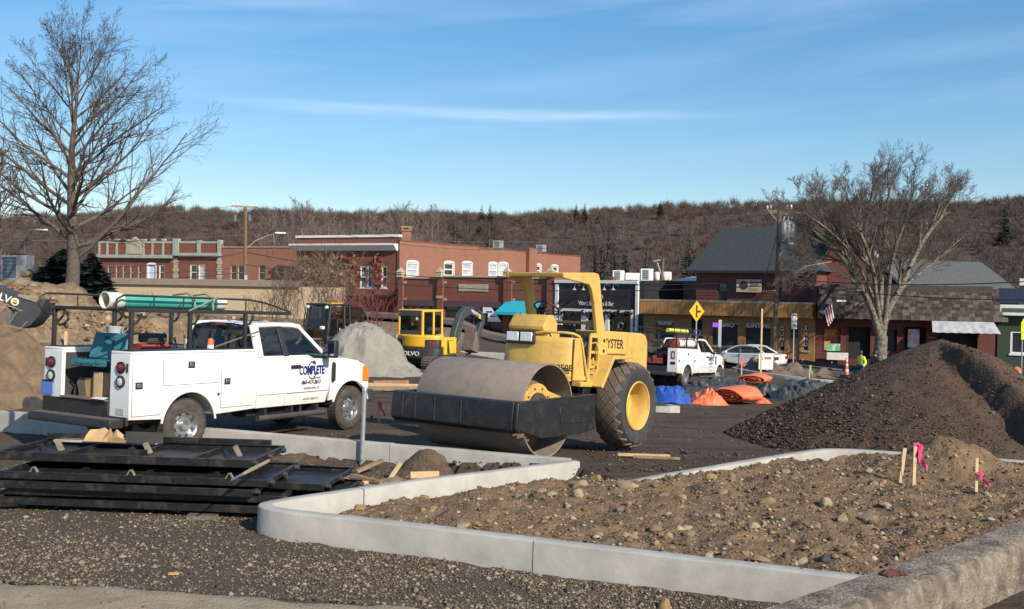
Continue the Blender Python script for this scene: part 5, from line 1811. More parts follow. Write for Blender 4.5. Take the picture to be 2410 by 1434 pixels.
MB().tube([(0.21, -0.12, 0.28), (0.17, -0.12, 0.30), (0.21, -0.12, 0.46), (0.26, 0.10, 0.47), (0.23, 0.10, 0.30)], 0.012, 6).build('lid_mould', M('tool case dark', (0.015, 0.07, 0.09)), case)
MB().tube([(-0.25, -0.1, 0.05), (-0.31, -0.1, 0.05), (-0.31, 0.1, 0.05), (-0.25, 0.1, 0.05)], 0.014, 6).build('handle', M('tool case dark', (0.015, 0.07, 0.09)), case)
for y in (-0.2, 0.2):
 MB().box(-0.255, -0.235, y - 0.04, y + 0.04, 0.05, 0.13).build('clasp', mak, case)
def bed_item(name, label, cat, mats, builder):
 t = thing(name, label, cat)
 t.matrix_world = Tm @ Matrix.Translation((0, 0, 0 if name in ('plastic_bucket', 'orange_cone', 'pry_pole', 'hose_coil') else 0.14))
 builder(t, mats)
 return t
bed_item('wooden_box', 'plywood box under the teal tool case', 'box', None, lambda t, m_: (MB().box(-1.05, -0.65, -0.50, 0.02, 0.741, 1.17).build('plywood_side', wood_old, t, bevel=0.004), MB().box(-1.06, -1.05, -0.22, -0.02, 0.745, 1.17).build('corner_batten', wood_new, t)))
bed_item('cardboard_carton', 'small brown carton beside the plywood box in the truck', 'box', None, lambda t, m_: MB().box(-1.0, -0.75, 0.12, 0.36, 0.741, 1.05).build('carton', kraft, t, bevel=0.004))
bed_item('canvas_bag', 'slumped black canvas bag inside the truck tail', 'bag', None, lambda t, m_: MB().grid(lambda u, v: (-1.12 + 0.34 * u, 0.33 + 0.2 * (v - .5) * (1 - .5 * abs(u - .5)), 0.745 + 0.42 * math.sin(math.pi * v) * (0.55 + 0.45 * math.sin(u * 4)) * (1 - 0.6 * u)), 12, 10).build('bag_body', M('black canvas', (0.03, 0.03, 0.033), (0.05, 0.048, 0.045), scale=8, rough=.9), t, smooth=60))
bed_item('tail_board', 'dusty plywood sheet on the truck bed sticking out at the tail', 'board', None, lambda t, m_: MB().box(-1.26, 0.5, -0.57, 0.56, 0.7405, 0.765).build('sheet', M('dusty plywood', (0.20, 0.15, 0.10), (0.11, 0.085, 0.06), scale=5, rough=.9), t))
bed_item('paper_sheet', 'white paper scrap hanging at the truck tail', 'paper', None, lambda t, m_: MB().quad((-1.30, -0.28, 0.775), (-1.30, -0.58, 0.772), (-1.12, -0.52, 0.79), (-1.16, -0.22, 0.79)).build('page', M('paper white', (0.78, 0.77, 0.74)), t))
def tools(t, m_):
 rr2 = random.Random(5)
 for i in range(9):
  x, y = rr2.uniform(-0.6, 1.2), rr2.uniform(-0.5, 0.5)
  MB().tube([(x, y, 0.77), (x + rr2.uniform(-.3, .3), y + rr2.uniform(-.2, .2), 1.45 + rr2.uniform(0, .45))], 0.02, 6).build('tool_shaft', [wood_old, trim_b, M('tool red', (0.4, 0.04, 0.03))][i % 3], t)
bed_item('tool_bundle', 'bundle of long handled tools standing in the truck bed', 'tools', None, tools)
bucket_m = M('bucket plastic', (0.55, 0.62, 0.66), (0.42, 0.48, 0.52), scale=5, rough=.5)
bk = bed_item('plastic_bucket', 'pale grey bucket on the far side box of the truck', 'bucket', None, lambda t, m_: (MB().lathe([(0.0, 0), (0.12, 0), (0.15, 0.30), (0.16, 0.31), (0.14, 0.31), (0.12, 0.02)], 24, 'z', (-0.05, 0.80, 1.71)).build('pail', bucket_m, t, smooth=40), MB().tube([(-0.05, 0.64, 1.99), (-0.05, 0.62, 1.85), (-0.05, 0.80, 1.80), (-0.05, 0.97, 1.85), (-0.05, 0.96, 1.99)], 0.006, 5).build('bail', trim_b, t)))
bed_item('orange_cone', 'little orange and white cone lamp on the near side box', 'cone', None, lambda t, m_: (MB().lathe([(0.055, 0.06), (0.04, 0.16), (0.03, 0.17), (0.0, 0.17)], 18, 'z', (0.62, -0.83, 1.70)).build('orange_top', M('cone orange', (0.85, 0.16, 0.05)), t, smooth=40), MB().lathe([(0.06, 0.0), (0.055, 0.06)], 18, 'z', (0.62, -0.83, 1.70)).build('white_band', M('paper white', (0.78, 0.77, 0.74)), t, smooth=40)))
bed_item('pry_pole', 'long dark pole slanting from the side box to the cab', 'pole', None, lambda t, m_: MB().tube([(0.75, -0.80, 1.72), (1.62, -0.985, 2.0)], 0.016, 6).build('shaft', M('pole brown', (0.16, 0.11, 0.07)), t))
bed_item('air_tank', 'red portable compressor in the middle of the truck bed', 'compressor', None, lambda t, m_: (MB().tube([(0.0, 0.25, 1.45), (0.6, 0.25, 1.45)], [0.16, 0.16], 18).build('tank', M('tank red', (0.33, 0.05, 0.04)), t, smooth=40), MB().box(0.1, 0.5, 0.1, 0.4, 1.62, 1.78).build('motor', bed_gray, t, bevel=.03), MB().box(-0.05, 0.65, 0.05, 0.45, 0.741, 1.30).build('stand', bed_gray, t)))
bed_item('hose_coil', 'coiled black hose hanging on the rear rack post', 'hose', None, lambda t, m_: (MB().tube([(-1.0 + 0.13 * math.cos(a), 0.95 + 0.015 * math.sin(a * 7), 2.17 + 0.13 * math.sin(a)) for a in np.linspace(0, 12.4, 60)], 0.022, 6).build('coil', trim_b, t, smooth=60),))
# black sack on the ground behind the truck
sk = on_ground(70, 958)
soil_heap('dark_sack', (sk.x, sk.y, sk.z), 0.42, 0.35, 0.34, M('sack black', (0.045, 0.043, 0.042), (0.025, 0.024, 0.024), scale=6, rough=.8), 'dark rumpled sack on the ground behind the truck tail', 'sack', 5.5, 26, 0.5)
# ---- second truck, far right
f2 = on_ground(1690, 907)
hd2 = math.radians(58)
o2 = Vector((f2.x, f2.y, 0)) - WB * Vector((math.cos(hd2), math.sin(hd2), 0)) + 0.95 * Vector((-math.sin(hd2), math.cos(hd2), 0))
zr_, zf_ = lot(o2.x, o2.y), lot(f2.x, f2.y)
T2 = frame_matrix(Vector((o2.x, o2.y, zr_)), hd2, math.asin((zf_ - zr_) / WB))
service_truck('service_truck', 'smaller looking white utility truck far back beside the sedan', T2, True)
def bed2(name, label, cat, fn):
 t = thing(name, label, cat)
 t.matrix_world = T2.copy()
 fn(t)
bed2('white_pipe', 'thick white pipe with red cap on the far truck', 'pipe', lambda t: (MB().lathe([(0.0, 0), (0.17, 0), (0.17, 2.0), (0.0, 2.0)], 20, 'x', (-0.6, -0.7, 1.90)).build('barrel', M('pipe white', (0.76, 0.76, 0.73)), t, smooth=40), MB().lathe([(0.0, -0.3), (0.2, -0.28), (0.2, 0.05), (0.17, 0.05)], 20, 'x', (-0.6, -0.7, 1.90)).build('red_cap', M('tank red', (0.33, 0.05, 0.04)), t, smooth=40)))
bed2('yellow_pipe', 'yellow tube lying on the far truck rack', 'pipe', lambda t: MB().tube([(-1.3, -0.6, 2.45), (0.9, -0.6, 2.45)], 0.09, 14).build('barrel', M('pipe yellow', (0.62, 0.56, 0.10)), t, smooth=40))
bed2('tool_jumble', 'jumble of red and black tools at the far truck tail', 'tools', lambda t: [MB().obox((-1.0 + 0.2 * k, 0.1 * math.sin(k * 3), 1.1 + 0.1 * k), (0.2, 0.7, 0.25), Matrix.Rotation(k, 3, 'Z')).build('tool_box', [M('tank red', (0.33, 0.05, 0.04)), trim_b, bed_gray][k % 3], t, bevel=.02) for k in range(7)])
# ================================================================ machines behind
vyel = M('excavator yellow', (0.80, 0.46, 0.03), (0.74, 0.40, 0.025), scale=3, rough=0.4, dirt=(0.5, 0.32, 0.10), dscale=4, damt=0.35, coat=0.2)
vgrey = M('excavator grey', (0.055, 0.062, 0.064), (0.038, 0.043, 0.045), scale=4, rough=0.5, dirt=(0.15, 0.13, 0.10), dscale=4, damt=0.35)
vblk = M('excavator black', (0.030, 0.029, 0.034), (0.022, 0.021, 0.025), scale=4, rough=0.55, dirt=(0.12, 0.10, 0.08), dscale=5, damt=0.35)
bucket_st = M('bucket steel', (0.20, 0.155, 0.125), (0.13, 0.10, 0.08), scale=5, rough=.75, metal=.2)
win = glass_mat('machine glass', (0.20, 0.26, 0.27), 0.13)
wtxt = M('white lettering', (0.78, 0.78, 0.76), rough=.5)
silver = M('cylinder rod', (0.7, 0.7, 0.7), rough=.2, metal=.9)
def crawler(T, L, W_, H, y):
 r = H / 2
 pts = [(L / 2 - r + r * math.sin(a), r + r * math.cos(a)) for a in np.linspace(0, math.pi, 9)] + [(-L / 2 + r - r * math.sin(a), r - r * math.cos(a)) for a in np.linspace(0, math.pi, 9)]
 t = MB().prism(pts, 'y', y - W_ / 2, y + W_ / 2).build('track', vblk, T, bevel=.02)
 mb = MB()
 per = []
 for a, b in zip(pts, pts[1:] + pts[:1]):
  per.append((Vector((a[0], 0, a[1])), Vector((b[0], 0, b[1]))))
 for a, b in per:
  n = max(1, int((b - a).length / 0.14))
  for i in range(n):
   p = a.lerp(b, (i + .5) / n)
   d_ = (b - a).normalized()
   R_ = Matrix((d_, Vector((0, 1, 0)), d_.cross(Vector((0, 1, 0))))).transposed()
   mb.obox((p.x, y, p.z), (0.07, W_ + 0.01, 0.05), R_)
 mb.build('track_pads', bucket_st, t)
 for x in np.linspace(-L / 2 + r, L / 2 - r, 5):
  for s in (-1, 1):
   MB().lathe([(0, s * (W_ / 2 + .012)), (r * 0.55, s * (W_ / 2 + .012)), (r * .55, s * W_ / 2)], 14, 'y', (x, y, r)).build('roller_wheel', vgrey, t)
def mini_excavator():
 Y = 44.0
 X = (1003 - CX) / FPX * Y
 T = thing('mini_excavator', 'yellow compact excavator seen from behind with curled bucket', 'excavator')
 T.matrix_world = frame_matrix(Vector((X, Y, lot(X, Y) - 0.02)), math.radians(61), 0) @ Matrix.Diagonal((1, 1.14, 1, 1))
 for s in (-1, 1):
  crawler(T, 2.4, 0.40, 0.58, s * 0.72)
 MB().box(-0.7, 0.7, -0.55, 0.55, 0.25, 0.55).build('undercarriage', vblk, T)
 MB().lathe([(0, .42), (.5, .42), (.5, .55), (0, .55)], 24, 'z').build('slew_ring', vblk, T)
 MB().box(1.35, 1.45, -0.95, 0.95, 0.12, 0.50).build('dozer_blade', bucket_st, T, bevel=.02)
 MB().beam((0.6, 0, .4), (1.35, 0, .35), .5, .12).build('blade_arm', vblk, T)
 R_ = 1.02
 rear = [(-math.sqrt(max(0, R_ * R_ - y * y * 0.8)), y) for y in np.linspace(-0.95, 0.95, 15)]
 plan = rear + [(0.95, 0.95), (0.95, -0.95)]
 MB().prism(plan, 'z', 0.50, 0.62).build('house_floor', vblk, T, bevel=.03)
 low = [(x * 1.03, y * 1.02) for x, y in rear] + [(-0.2, 0.97), (-0.2, -0.97)]
 MB().prism(low, 'z', 0.46, 0.98).build('counterweight', vblk, T, bevel=.06, seg=3)
 MB().prism([(x, y) for x, y in rear] + [(-0.1, .95), (-0.1, -.95)], 'z', 0.981, 1.52).build('engine_cover', vyel, T, bevel=.06, seg=3)
 # black lower corners with red lamps
 for s in (-1, 1):
  seg = [(-math.sqrt(max(0, R_ * R_ - y * y * 0.8)) * 1.035, y * 1.03) for y in np.linspace(s * 0.95, s * 0.52, 6)]
  seg = seg + [(x + 0.2, y) for x, y in reversed(seg)]
  MB().prism(seg, 'z', 0.95, 1.34).build('corner_guard', vblk, T, bevel=.02)
  q = [(-math.sqrt(max(0, R_ * R_ - y * y * 0.8)) * 1.05, y * 1.04) for y in np.linspace(s * 0.86, s * 0.62, 4)]
  q = q + [(x + 0.05, y) for x, y in reversed(q)]
  MB().prism(q, 'z', 1.12, 1.22).build('tail_lamp', red_l, T)
 text('VOLVO', 0.27, wtxt, T, (-1.075, 0.12, 0.70), (math.pi / 2, 0, -math.pi / 2), 0.006, 0.006, 0, 1.05)
 # right engine side
 MB().box(-0.1, 0.90, -0.96, -0.28, 0.63, 1.40).build('side_cover', vyel, T, bevel=.05, seg=3)
 MB().prism([(0.1, 0.68), (0.75, 0.68), (0.62, 1.28), (0.1, 1.28)], 'y', -0.975, -0.962).build('side_opening', vblk, T)
 MB().prism([(0.30, 0.70), (0.70, 0.70), (0.62, 1.26), (0.18, 1.26)], 'y', -0.985, -0.976).build('side_door', vyel, T)
 MB().tube([(0.2, -0.35, 1.40), (0.2, -0.35, 1.55)], .05, 10).build('exhaust', vblk, T)
 # cab on the left
 x0, x1, y0, y1, z0, z1 = -0.62, 0.95, -0.22, 0.90, 0.62, 2.60
 for (x, y) in ((x0, y0), (x0, y1), (x1, y0), (x1, y1), (0.25, y0), (0.25, y1)):
  MB().beam((x, y, z0), (x * .97, y * .97 + .01, z1), 0.10, 0.10).build('cab_pillar', vyel, T, bevel=.025)
 MB().box(x0 - .05, x1 + .05, y0 - .05, y1 + .05, 2.52, 2.63).build('cab_roof', vyel, T, bevel=.05, seg=3)
 MB().box(x0 - .06, x0 - .0505, y0 + .03, y1 - .03, 2.36, 2.60).build('roof_visor', vgrey, T)
 MB().box(x0 - .02, x0 + .03, y0 + .05, y1 - .05, z0, 1.62).build('cab_back_panel', vgrey, T)
 MB().box(x0, x1, y0 - .02, y0 + .03, z0, 1.50).build('cab_side_panel', vyel, T, bevel=.01)
 MB().box(x0, x1, y1 - .03, y1 + .02, z0, 1.50).build('cab_door_panel', vyel, T, bevel=.01)
 MB().box(x0 - .03, x0 + .02, y0 + .06, y1 - .06, 1.62, 1.70).build('window_sill', vgrey, T)
 MB().quad((x0 - .01, y0 + .06, 1.68), (x0 - .01, y1 - .06, 1.68), (x0 - .01, y1 - .06, 2.36), (x0 - .01, y0 + .06, 2.36)).build('rear_window', win, T)
 for y in (y0, y1):
  MB().quad((x0 + .06, y, 1.52), (0.20, y, 1.52), (0.20, y, 2.50), (x0 + .06, y, 2.50)).build('side_window', win, T)
  MB().quad((0.30, y, 1.52), (x1 - .06, y, 1.52), (x1 - .06, y, 2.50), (.30, y, 2.50)).build('side_window', win, T)
 MB().quad((x1, y0 + .06, 1.0), (x1, y1 - .06, 1.0), (x1, y1 - .06, 2.5), (x1, y0 + .06, 2.5)).build('front_window', win, T)
 MB().box(-0.3, 0.2, 0.1, 0.6, 1.0, 1.15).obox((-0.32, .35, 1.5), (.14, .48, .75)).build('seat', trim_b, T, bevel=.04)
 MB().box(-0.662, -0.655, -0.02, 0.08, 2.18, 2.30).build('window_sticker', wtxt, T)
 MB().tube([(-0.5, 0.98, 1.4), (-0.4, 1.02, 2.2)], .015, 6).build('hand_rail', vblk, T)
 MB().tube([(-0.55, 0.35, 2.63), (-0.55, 0.35, 2.80)], .012, 6).tube([(-0.3, -.1, 2.63), (-0.33, -.1, 2.95)], .008, 5).build('aerial', vblk, T)
 # boom, arm, bucket in a plane right of the cab
 yb = -0.5
 boom = [(1.15, 0.85), (1.45, 0.80), (1.75, 1.55), (2.15, 2.20), (2.75, 2.40), (3.9, 2.02), (4.0, 2.20), (2.85, 2.72), (2.35, 2.78), (1.85, 2.45), (1.35, 1.60)]
 bm_ = MB().prism(boom, 'y', yb - .13, yb + .13).build('boom', vgrey, T, bevel=.03)
 text('VOLVO', 0.20, wtxt, bm_, (3.05, yb - .138, 2.47), (math.pi / 2, 0.32, 0), .003, .004, 0, 1.0)
 MB().prism([(3.40, 2.22), (3.58, 2.16), (3.62, 2.36), (3.44, 2.43)], 'y', yb - .142, yb - .135).build('badge', M('yellow badge', (.6, .5, .1)), bm_)
 MB().box(0.85, 1.3, yb - .25, yb + .25, 0.55, 1.0).build('swing_post', vblk, T, bevel=.03)
 arm = [(3.75, 2.30), (4.10, 2.32), (4.05, 1.95), (3.35, 0.70), (3.10, 0.62), (3.05, 0.85), (3.75, 2.02)]
 MB().prism(arm, 'y', yb - .10, yb + .10).build('arm', vgrey, T, bevel=.02)
 MB().tube([(1.5, yb, 0.9), (2.2, yb, 1.9)], .07, 10).build('boom_cylinder', vblk, T, smooth=60)
 MB().tube([(2.6, yb, 2.80), (3.5, yb, 2.62)], .06, 10).build('arm_cylinder', vblk, T, smooth=60)
 MB().tube([(3.5, yb, 2.62), (4.05, yb, 2.38)], .03, 8).build('arm_rod', silver, T, smooth=60)
 bk_ = [(2.55, 0.72), (3.05, 0.55), (3.15, 0.9), (3.0, 1.35), (2.95, 1.60), (2.86, 1.60), (2.72, 1.2)]
 b_ = MB().prism(bk_, 'y', yb - .32, yb + .22).build('bucket', bucket_st, T, bevel=.02)
 for k in range(4):
  y = yb - .30 + .16 * k
  MB().prism([(2.84, 1.58), (2.95, 1.58), (2.90, 1.82)], 'y', y, y + .07).build('bucket_tooth', bucket_st, b_)
 MB().tube([(3.1, yb, .75), (2.9, yb, .55), (2.6, yb, .5)], .05, 8).build('bucket_link', vblk, T)
mini_excavator()
def compact_loader():
 Y = 43.0
 X = (775 - CX) / FPX * Y
 T = thing('compact_loader', 'black cabbed compact loader with open door behind the gravel pile', 'loader')
 T.matrix_world = frame_matrix(Vector((X, Y, lot(X, Y))), math.radians(238), 0)
 for x in (-0.75, 0.75):
  for s in (-1, 1):
   MB().lathe([(.2, s * .1), (.32, s * .16), (.46, s * .15), (.5, s * .08), (.5, -s * .08), (.46, -s * .15), (.2, -s * .1)], 28, 'y', (x, s * .78, .5)).build('tyre', tyre_m, T, smooth=40)
   MB().lathe([(.22, s * .1), (.2, s * .06), (0, s * .05)], 20, 'y', (x, s * .78, .5)).build('rim', vyel, T)
 MB().box(-1.3, 1.2, -.6, .6, .4, 1.05).build('chassis', vblk, T, bevel=.04)
 MB().box(-1.45, -0.62, -.72, .72, .75, 1.75).build('engine_cover', vblk, T, bevel=.08, seg=3)
 MB().box(-1.2, .95, .62, .80, .95, 1.25).build('side_cover', vblk, T, bevel=.03)
 for s in (-1, 1):
  MB().prism([(-1.3, 1.55), (-1.1, 1.72), (.5, 1.35), (1.35, .75), (1.45, .35), (1.2, .35), (1.1, .65), (.3, 1.15), (-1.1, 1.45)], 'y', s * .80, s * .92).build('lift_arm', vyel if s < 0 else vblk, T, bevel=.02)
 # cab
 pil = [((.85, -.66, 1.0), (.60, -.62, 2.58)), ((.85, .66, 1.0), (.60, .62, 2.58)), ((-.62, -.68, .9), (-.60, -.64, 2.58)), ((-.62, .68, .9), (-.60, .64, 2.58)), ((-.25, .68, .9), (-.25, .64, 2.58))]
 for a, b in pil:
  MB().beam(a, b, .11, .11).build('cab_pillar', vblk, T, bevel=.02)
 MB().box(-.72, .72, -.72, .72, 2.56, 2.66).build('cab_roof', vblk, T, bevel=.04)
 MB().box(-.1, .66, .40, .725, 2.661, 2.69).build('roof_panel', vyel, T)
 MB().quad((.84, -.62, 1.15), (.84, .62, 1.15), (.62, .58, 2.54), (.62, -.58, 2.54)).build('windscreen', dark_glass, T)
 MB().quad((-.58, -.67, 1.1), (.78, -.67, 1.1), (.58, -.63, 2.54), (-.58, -.63, 2.54)).build('side_window', dark_glass, T)
 MB().quad((-.61, -.62, 1.7), (-.61, .62, 1.7), (-.61, .6, 2.5), (-.61, -.6, 2.5)).build('rear_window', dark_glass, T)
 for y in (-.55, .55):
  MB().lathe([(0, .08), (.06, .08), (.075, 0), (.05, -.06), (0, -.06)], 14, 'x', (.74, y, 2.50)).build('work_lamp', M('lamp white', (.8, .8, .76), rough=.2), T, smooth=40)
 MB().obox((1.02, .55, 1.62), (.16, .2, .15)).build('headlamp', M('lamp white', (.8, .8, .76), rough=.2), T, bevel=.04)
 MB().box(-.3, .15, -.26, .26, 1.05, 1.22).obox((-.35, 0, 1.6), (.14, .5, .75)).build('seat', trim_b, T, bevel=.04)
 MB().tube([(.45, 0, 1.2), (.4, 0, 1.6)], .03, 8).build('steering_column', trim_b, T)
 MB().tube([(.40 + .05 * math.sin(a), .17 * math.cos(a), 1.62 + .15 * math.sin(a)) for a in np.linspace(0, 6.28, 18)[:-1]], .014, 6, closed=True).build('steering_wheel', trim_b, T)
 # open door swung back
 d = thing_door = MB().tube([(-.62, .70, 1.05), (-.72, 1.35, 1.02), (-.80, 1.62, 1.25), (-.76, 1.55, 2.1), (-.70, 1.30, 2.50), (-.62, .70, 2.54)], .03, 6, closed=True).build('open_door', vblk, T, smooth=60)
 MB().add([(-.62, .72, 1.08), (-.72, 1.33, 1.05), (-.79, 1.60, 1.27), (-.75, 1.53, 2.08), (-.70, 1.28, 2.47), (-.62, .72, 2.50)], [(0, 1, 2, 3, 4, 5)]).build('door_pane', glass_mat('door glass', (.33, .34, .33), .1), d)
 MB().tube([(-.56, -.70, 2.54), (.2, -1.2, 2.5), (.3, -1.25, 1.6), (-.3, -1.0, 1.2)], .025, 6).build('far_door_frame', vblk, T)
 MB().obox((.1, .72, 1.5), (.03, .02, .2)).build('door_latch', wtxt, T)
 bk2 = MB().prism([(1.35, .15), (2.1, .12), (2.05, .2), (1.5, .3), (1.55, .9), (1.35, .8)], 'y', -.95, .95).build('bucket', bucket_st, T, bevel=.01)
compact_loader()
def big_excavator():
 Yb = 28.0
 base = at(-420, 930, Yb)
 base = Vector((base.x, base.y, lot(base.x, base.y)))
 T = thing('crawler_excavator', 'dark grey excavator arm reaching in behind the soil mound', 'excavator', base)
 def pw(nm, poly, th, mat, y0=Yb, par=T, bev=.02):
  a = [at(x, y, y0) - base for x, y in poly]
  b_ = [at(x, y, y0 + 0.001) - base + Vector((0, th, 0)) for x, y in poly]
  k = len(poly)
  fs = [tuple(range(k)), tuple(reversed(range(k, 2 * k)))] + [((i + 1) % k, i, k + i, k + (i + 1) % k) for i in range(k)]
  return MB().add(a + b_, fs).build(nm, mat, par, bevel=bev)
 st = pw('stick', [(-190, 610), (-60, 652), (0, 675), (55, 698), (106, 705), (104, 712), (92, 742), (80, 735), (50, 729), (0, 709), (-110, 668), (-200, 640)], .36, vgrey)
 pw('wear_strip', [(44, 692), (95, 703), (84, 712), (40, 698)], .1, M('tan strip', (.30, .24, .17)), Yb - .03, st, .005)
 t0 = at(4, 700, Yb - .02) - base
 text('VOLVO', .30, wtxt, st, t0, (math.pi / 2, .34, 0), .004, .006, 0, 1.05)
 pw('badge', [(28, 702), (44, 706), (42, 715), (28, 711)], .02, M('yellow badge', (.6, .5, .1)), Yb - .02, st, .003)
 pw('bucket', [(104, 712), (92, 742), (72, 766), (56, 774), (26, 764), (22, 757), (44, 733), (60, 729), (80, 735)], .75, vgrey, Yb - .2)
 for a, b_ in (((22, 764), (40, 735)), ((52, 772), (64, 758))):
  MB().tube([at(*a, Yb - .22) - base, at(*b_, Yb - .22) - base], .035, 8).build('link_rod', silver, T, smooth=60)
 pw('tipping_link', [(0, 735), (14, 722), (24, 735), (22, 762), (4, 768), (-6, 760)], .3, bucket_st, Yb + .05)
 pw('boom', [(-200, 600), (-165, 640), (-330, 700), (-400, 800), (-440, 800), (-380, 650)], .5, vgrey, Yb + .1)
 # body out of frame
 MB().box(-1.6, 1.2, -.5, 2.2, 1.0, 2.0).build('house', vyel, T, bevel=.1)
 MB().box(-.2, 1.2, -.4, .6, 2.0, 3.1).build('cab', vgrey, T, bevel=.08)
 for y in (-.3, 2.0):
  crawler(T, 3.6, .5, .85, y)
big_excavator()
def sedan():
 Y = 60.5
 X = (1757 - CX) / FPX * Y
 T = thing('parked_sedan', 'white four door sedan parked before the brown shopfront', 'car')
 T.matrix_world = frame_matrix(Vector((X, Y, lot(X, Y) + .05)), math.radians(139), 0)
 wht = M('sedan white', (.74, .73, .70), (.70, .69, .66), scale=2, rough=.25, coat=.6)
 body = [(-2.35, .42), (-2.42, .70), (-2.36, .98), (-2.0, 1.03), (-1.55, 1.03), (.95, .97), (1.6, .93), (2.2, .80), (2.40, .62), (2.38, .35), (1.95, .28)] + arc(1.42, .33, .36, 10, 170, 10) + [(-.95, .24)] + arc(-1.38, .33, .36, 10, 170, 10) + [(-2.2, .33)]
 MB().prism(body, 'y', -.88, .88).xf(lambda p: Vector((p.x, p.y * (1 - .06 * max(0, (p.z - .7)) / .3) * (1 - .10 * max(0, abs(p.x) - 1.9) / .5), p.z))).build('body', wht, T, bevel=.05, seg=3)
 roof = [(-1.72, 1.02), (-1.05, 1.40), (-.55, 1.46), (.05, 1.44), (.35, 1.38), (1.15, .98)]
 gh = MB()
 for s in (-1, 1):
  pts = [Vector((x, s * (.82 - .24 * (z - .98) / .48), z)) for x, z in roof]
  gh.tube(pts, .045, 6)
 gh.grid(lambda u, v: (-1.06 + 1.42 * u, (v - .5) * 1.22, 1.40 + .075 * math.sin(math.pi * (u * .8 + .15)) - .05 * (abs(v - .5) * 2) ** 3), 8, 8)
 gh.build('roof', wht, T, smooth=60)
 for s in (-1, 1):
  f_ = lambda x, z: (x, s * (.83 - .24 * (z - .98) / .48), z)
  MB().add([f_(-1.50, 1.04), f_(-.95, 1.02), f_(-.95, 1.38), f_(-1.05, 1.36)], [(0, 1, 2, 3)]).build('side_window', cab_glass, T)
  MB().add([f_(-.88, 1.02), f_(-.05, 1.0), f_(-.05, 1.41), f_(-.88, 1.39)], [(0, 1, 2, 3)]).build('side_window', cab_glass, T)
  MB().add([f_(.02, 1.0), f_(1.02, .98), f_(.40, 1.34), f_(.02, 1.40)], [(0, 1, 2, 3)]).build('side_window', cab_glass, T)
  MB().box(-.03, .0, min(s * .6, s * .885), max(s * .6, s * .885), .35, .98).build('door_seam', trim_b, T)
  for x in (-.75, .15):
   MB().box(x, x + .2, min(s * .87, s * .90), max(s * .87, s * .90), .84, .87).build('door_handle', wht, T)
  MB().obox((.85, s * .95, 1.03), (.12, .18, .12)).build('mirror', wht, T, bevel=.03)
  MB().box(-2.43, -2.36, min(s * .45, s * .80), max(s * .45, s * .80), .70, .88).build('tail_lamp', red_l, T)
 MB().quad((1.12, -.78, .99), (1.12, .78, .99), (.38, .60, 1.38), (.38, -.60, 1.38)).build('windscreen', cab_glass, T)
 MB().quad((-1.70, -.76, 1.03), (-1.70, .76, 1.03), (-1.06, .60, 1.39), (-1.06, -.60, 1.39)).build('rear_window', cab_glass, T)
 MB().box(-1.3, 1.0, -.7, .7, .6, .9).build('interior', trim_b, T)
 for x in (-1.38, 1.42):
  for s in (-1, 1):
   MB().lathe([(.2, s * .08), (.3, s * .1), (.325, s * .06), (.325, -s * .06), (.3, -s * .1)], 24, 'y', (x, s * .79, .33)).build('tyre', tyre_m, T, smooth=40)
   MB().lathe([(.21, s * .085), (.18, s * .06), (.05, s * .07), (0, s * .075)], 20, 'y', (x, s * .79, .33)).build('rim', chrome, T, smooth=40)
sedan()
# ================================================================ heaps, tarps, signs, people on the site
h = at(15, 765, 25.0)
soil_heap('soil_mound', (h.x - 0.3, 25.0, lot(h.x, 25) - .1), 3.0, 4.2, 1.65, M('mound soil', (0.19, 0.13, 0.078), (0.11, 0.074, 0.045), scale=2, rough=.97, bump=1.5, bscale=14, dirt=(.27, .2, .13), dscale=5, damt=.5), 'brown soil mound at the left edge under the excavator arm', 'soil mound', 2.2, 60, .2)
h = at(868, 800, 38.2)
soil_heap('gravel_pile', (h.x - .25, 38.2, lot(h.x, 38.2) - .12), 2.6, 2.6, 2.0, M('stone dust', (0.27, 0.255, 0.215), (0.215, 0.205, 0.175), scale=1.5, rough=.97, bump=1.4, bscale=11, dirt=(.17, .16, .14), dscale=3.5, damt=.6), 'smooth grey stone dust pile between truck and mini excavator', 'gravel pile', 7.7, 60, .10)
PX, PY = 9.45, 21.4
def mulch_z(x, y):
 dx = (x - PX) / (4.65 if x < PX else 2.65)
 dy = (y - PY) / (4.9 if y < PY else 5.0)
 d = math.hypot(dx, dy)
 q = fbm(x * .9, y * .9, 4.4, 4)
 d += 0.05 * q
 z = 2.42 * (1 - min(1, math.sqrt(d * d + .004)))
 if d < 1.05:
  step = .32 * sm(x - (9.22 + .16 * math.sin(y * 1.1) + .12 * q), -.15, .25) * sm(21.4 - y, .0, 1.6) * sm(y, 16.2, 17.6)
  z += step - .10 * (1 - sm(abs(x - 9.15), 0, .5)) * sm(21.6 - y, -.1, 1.2) * (x < 9.25)
 return max(-.15, z + .07 * q * (d < 1) - .05)
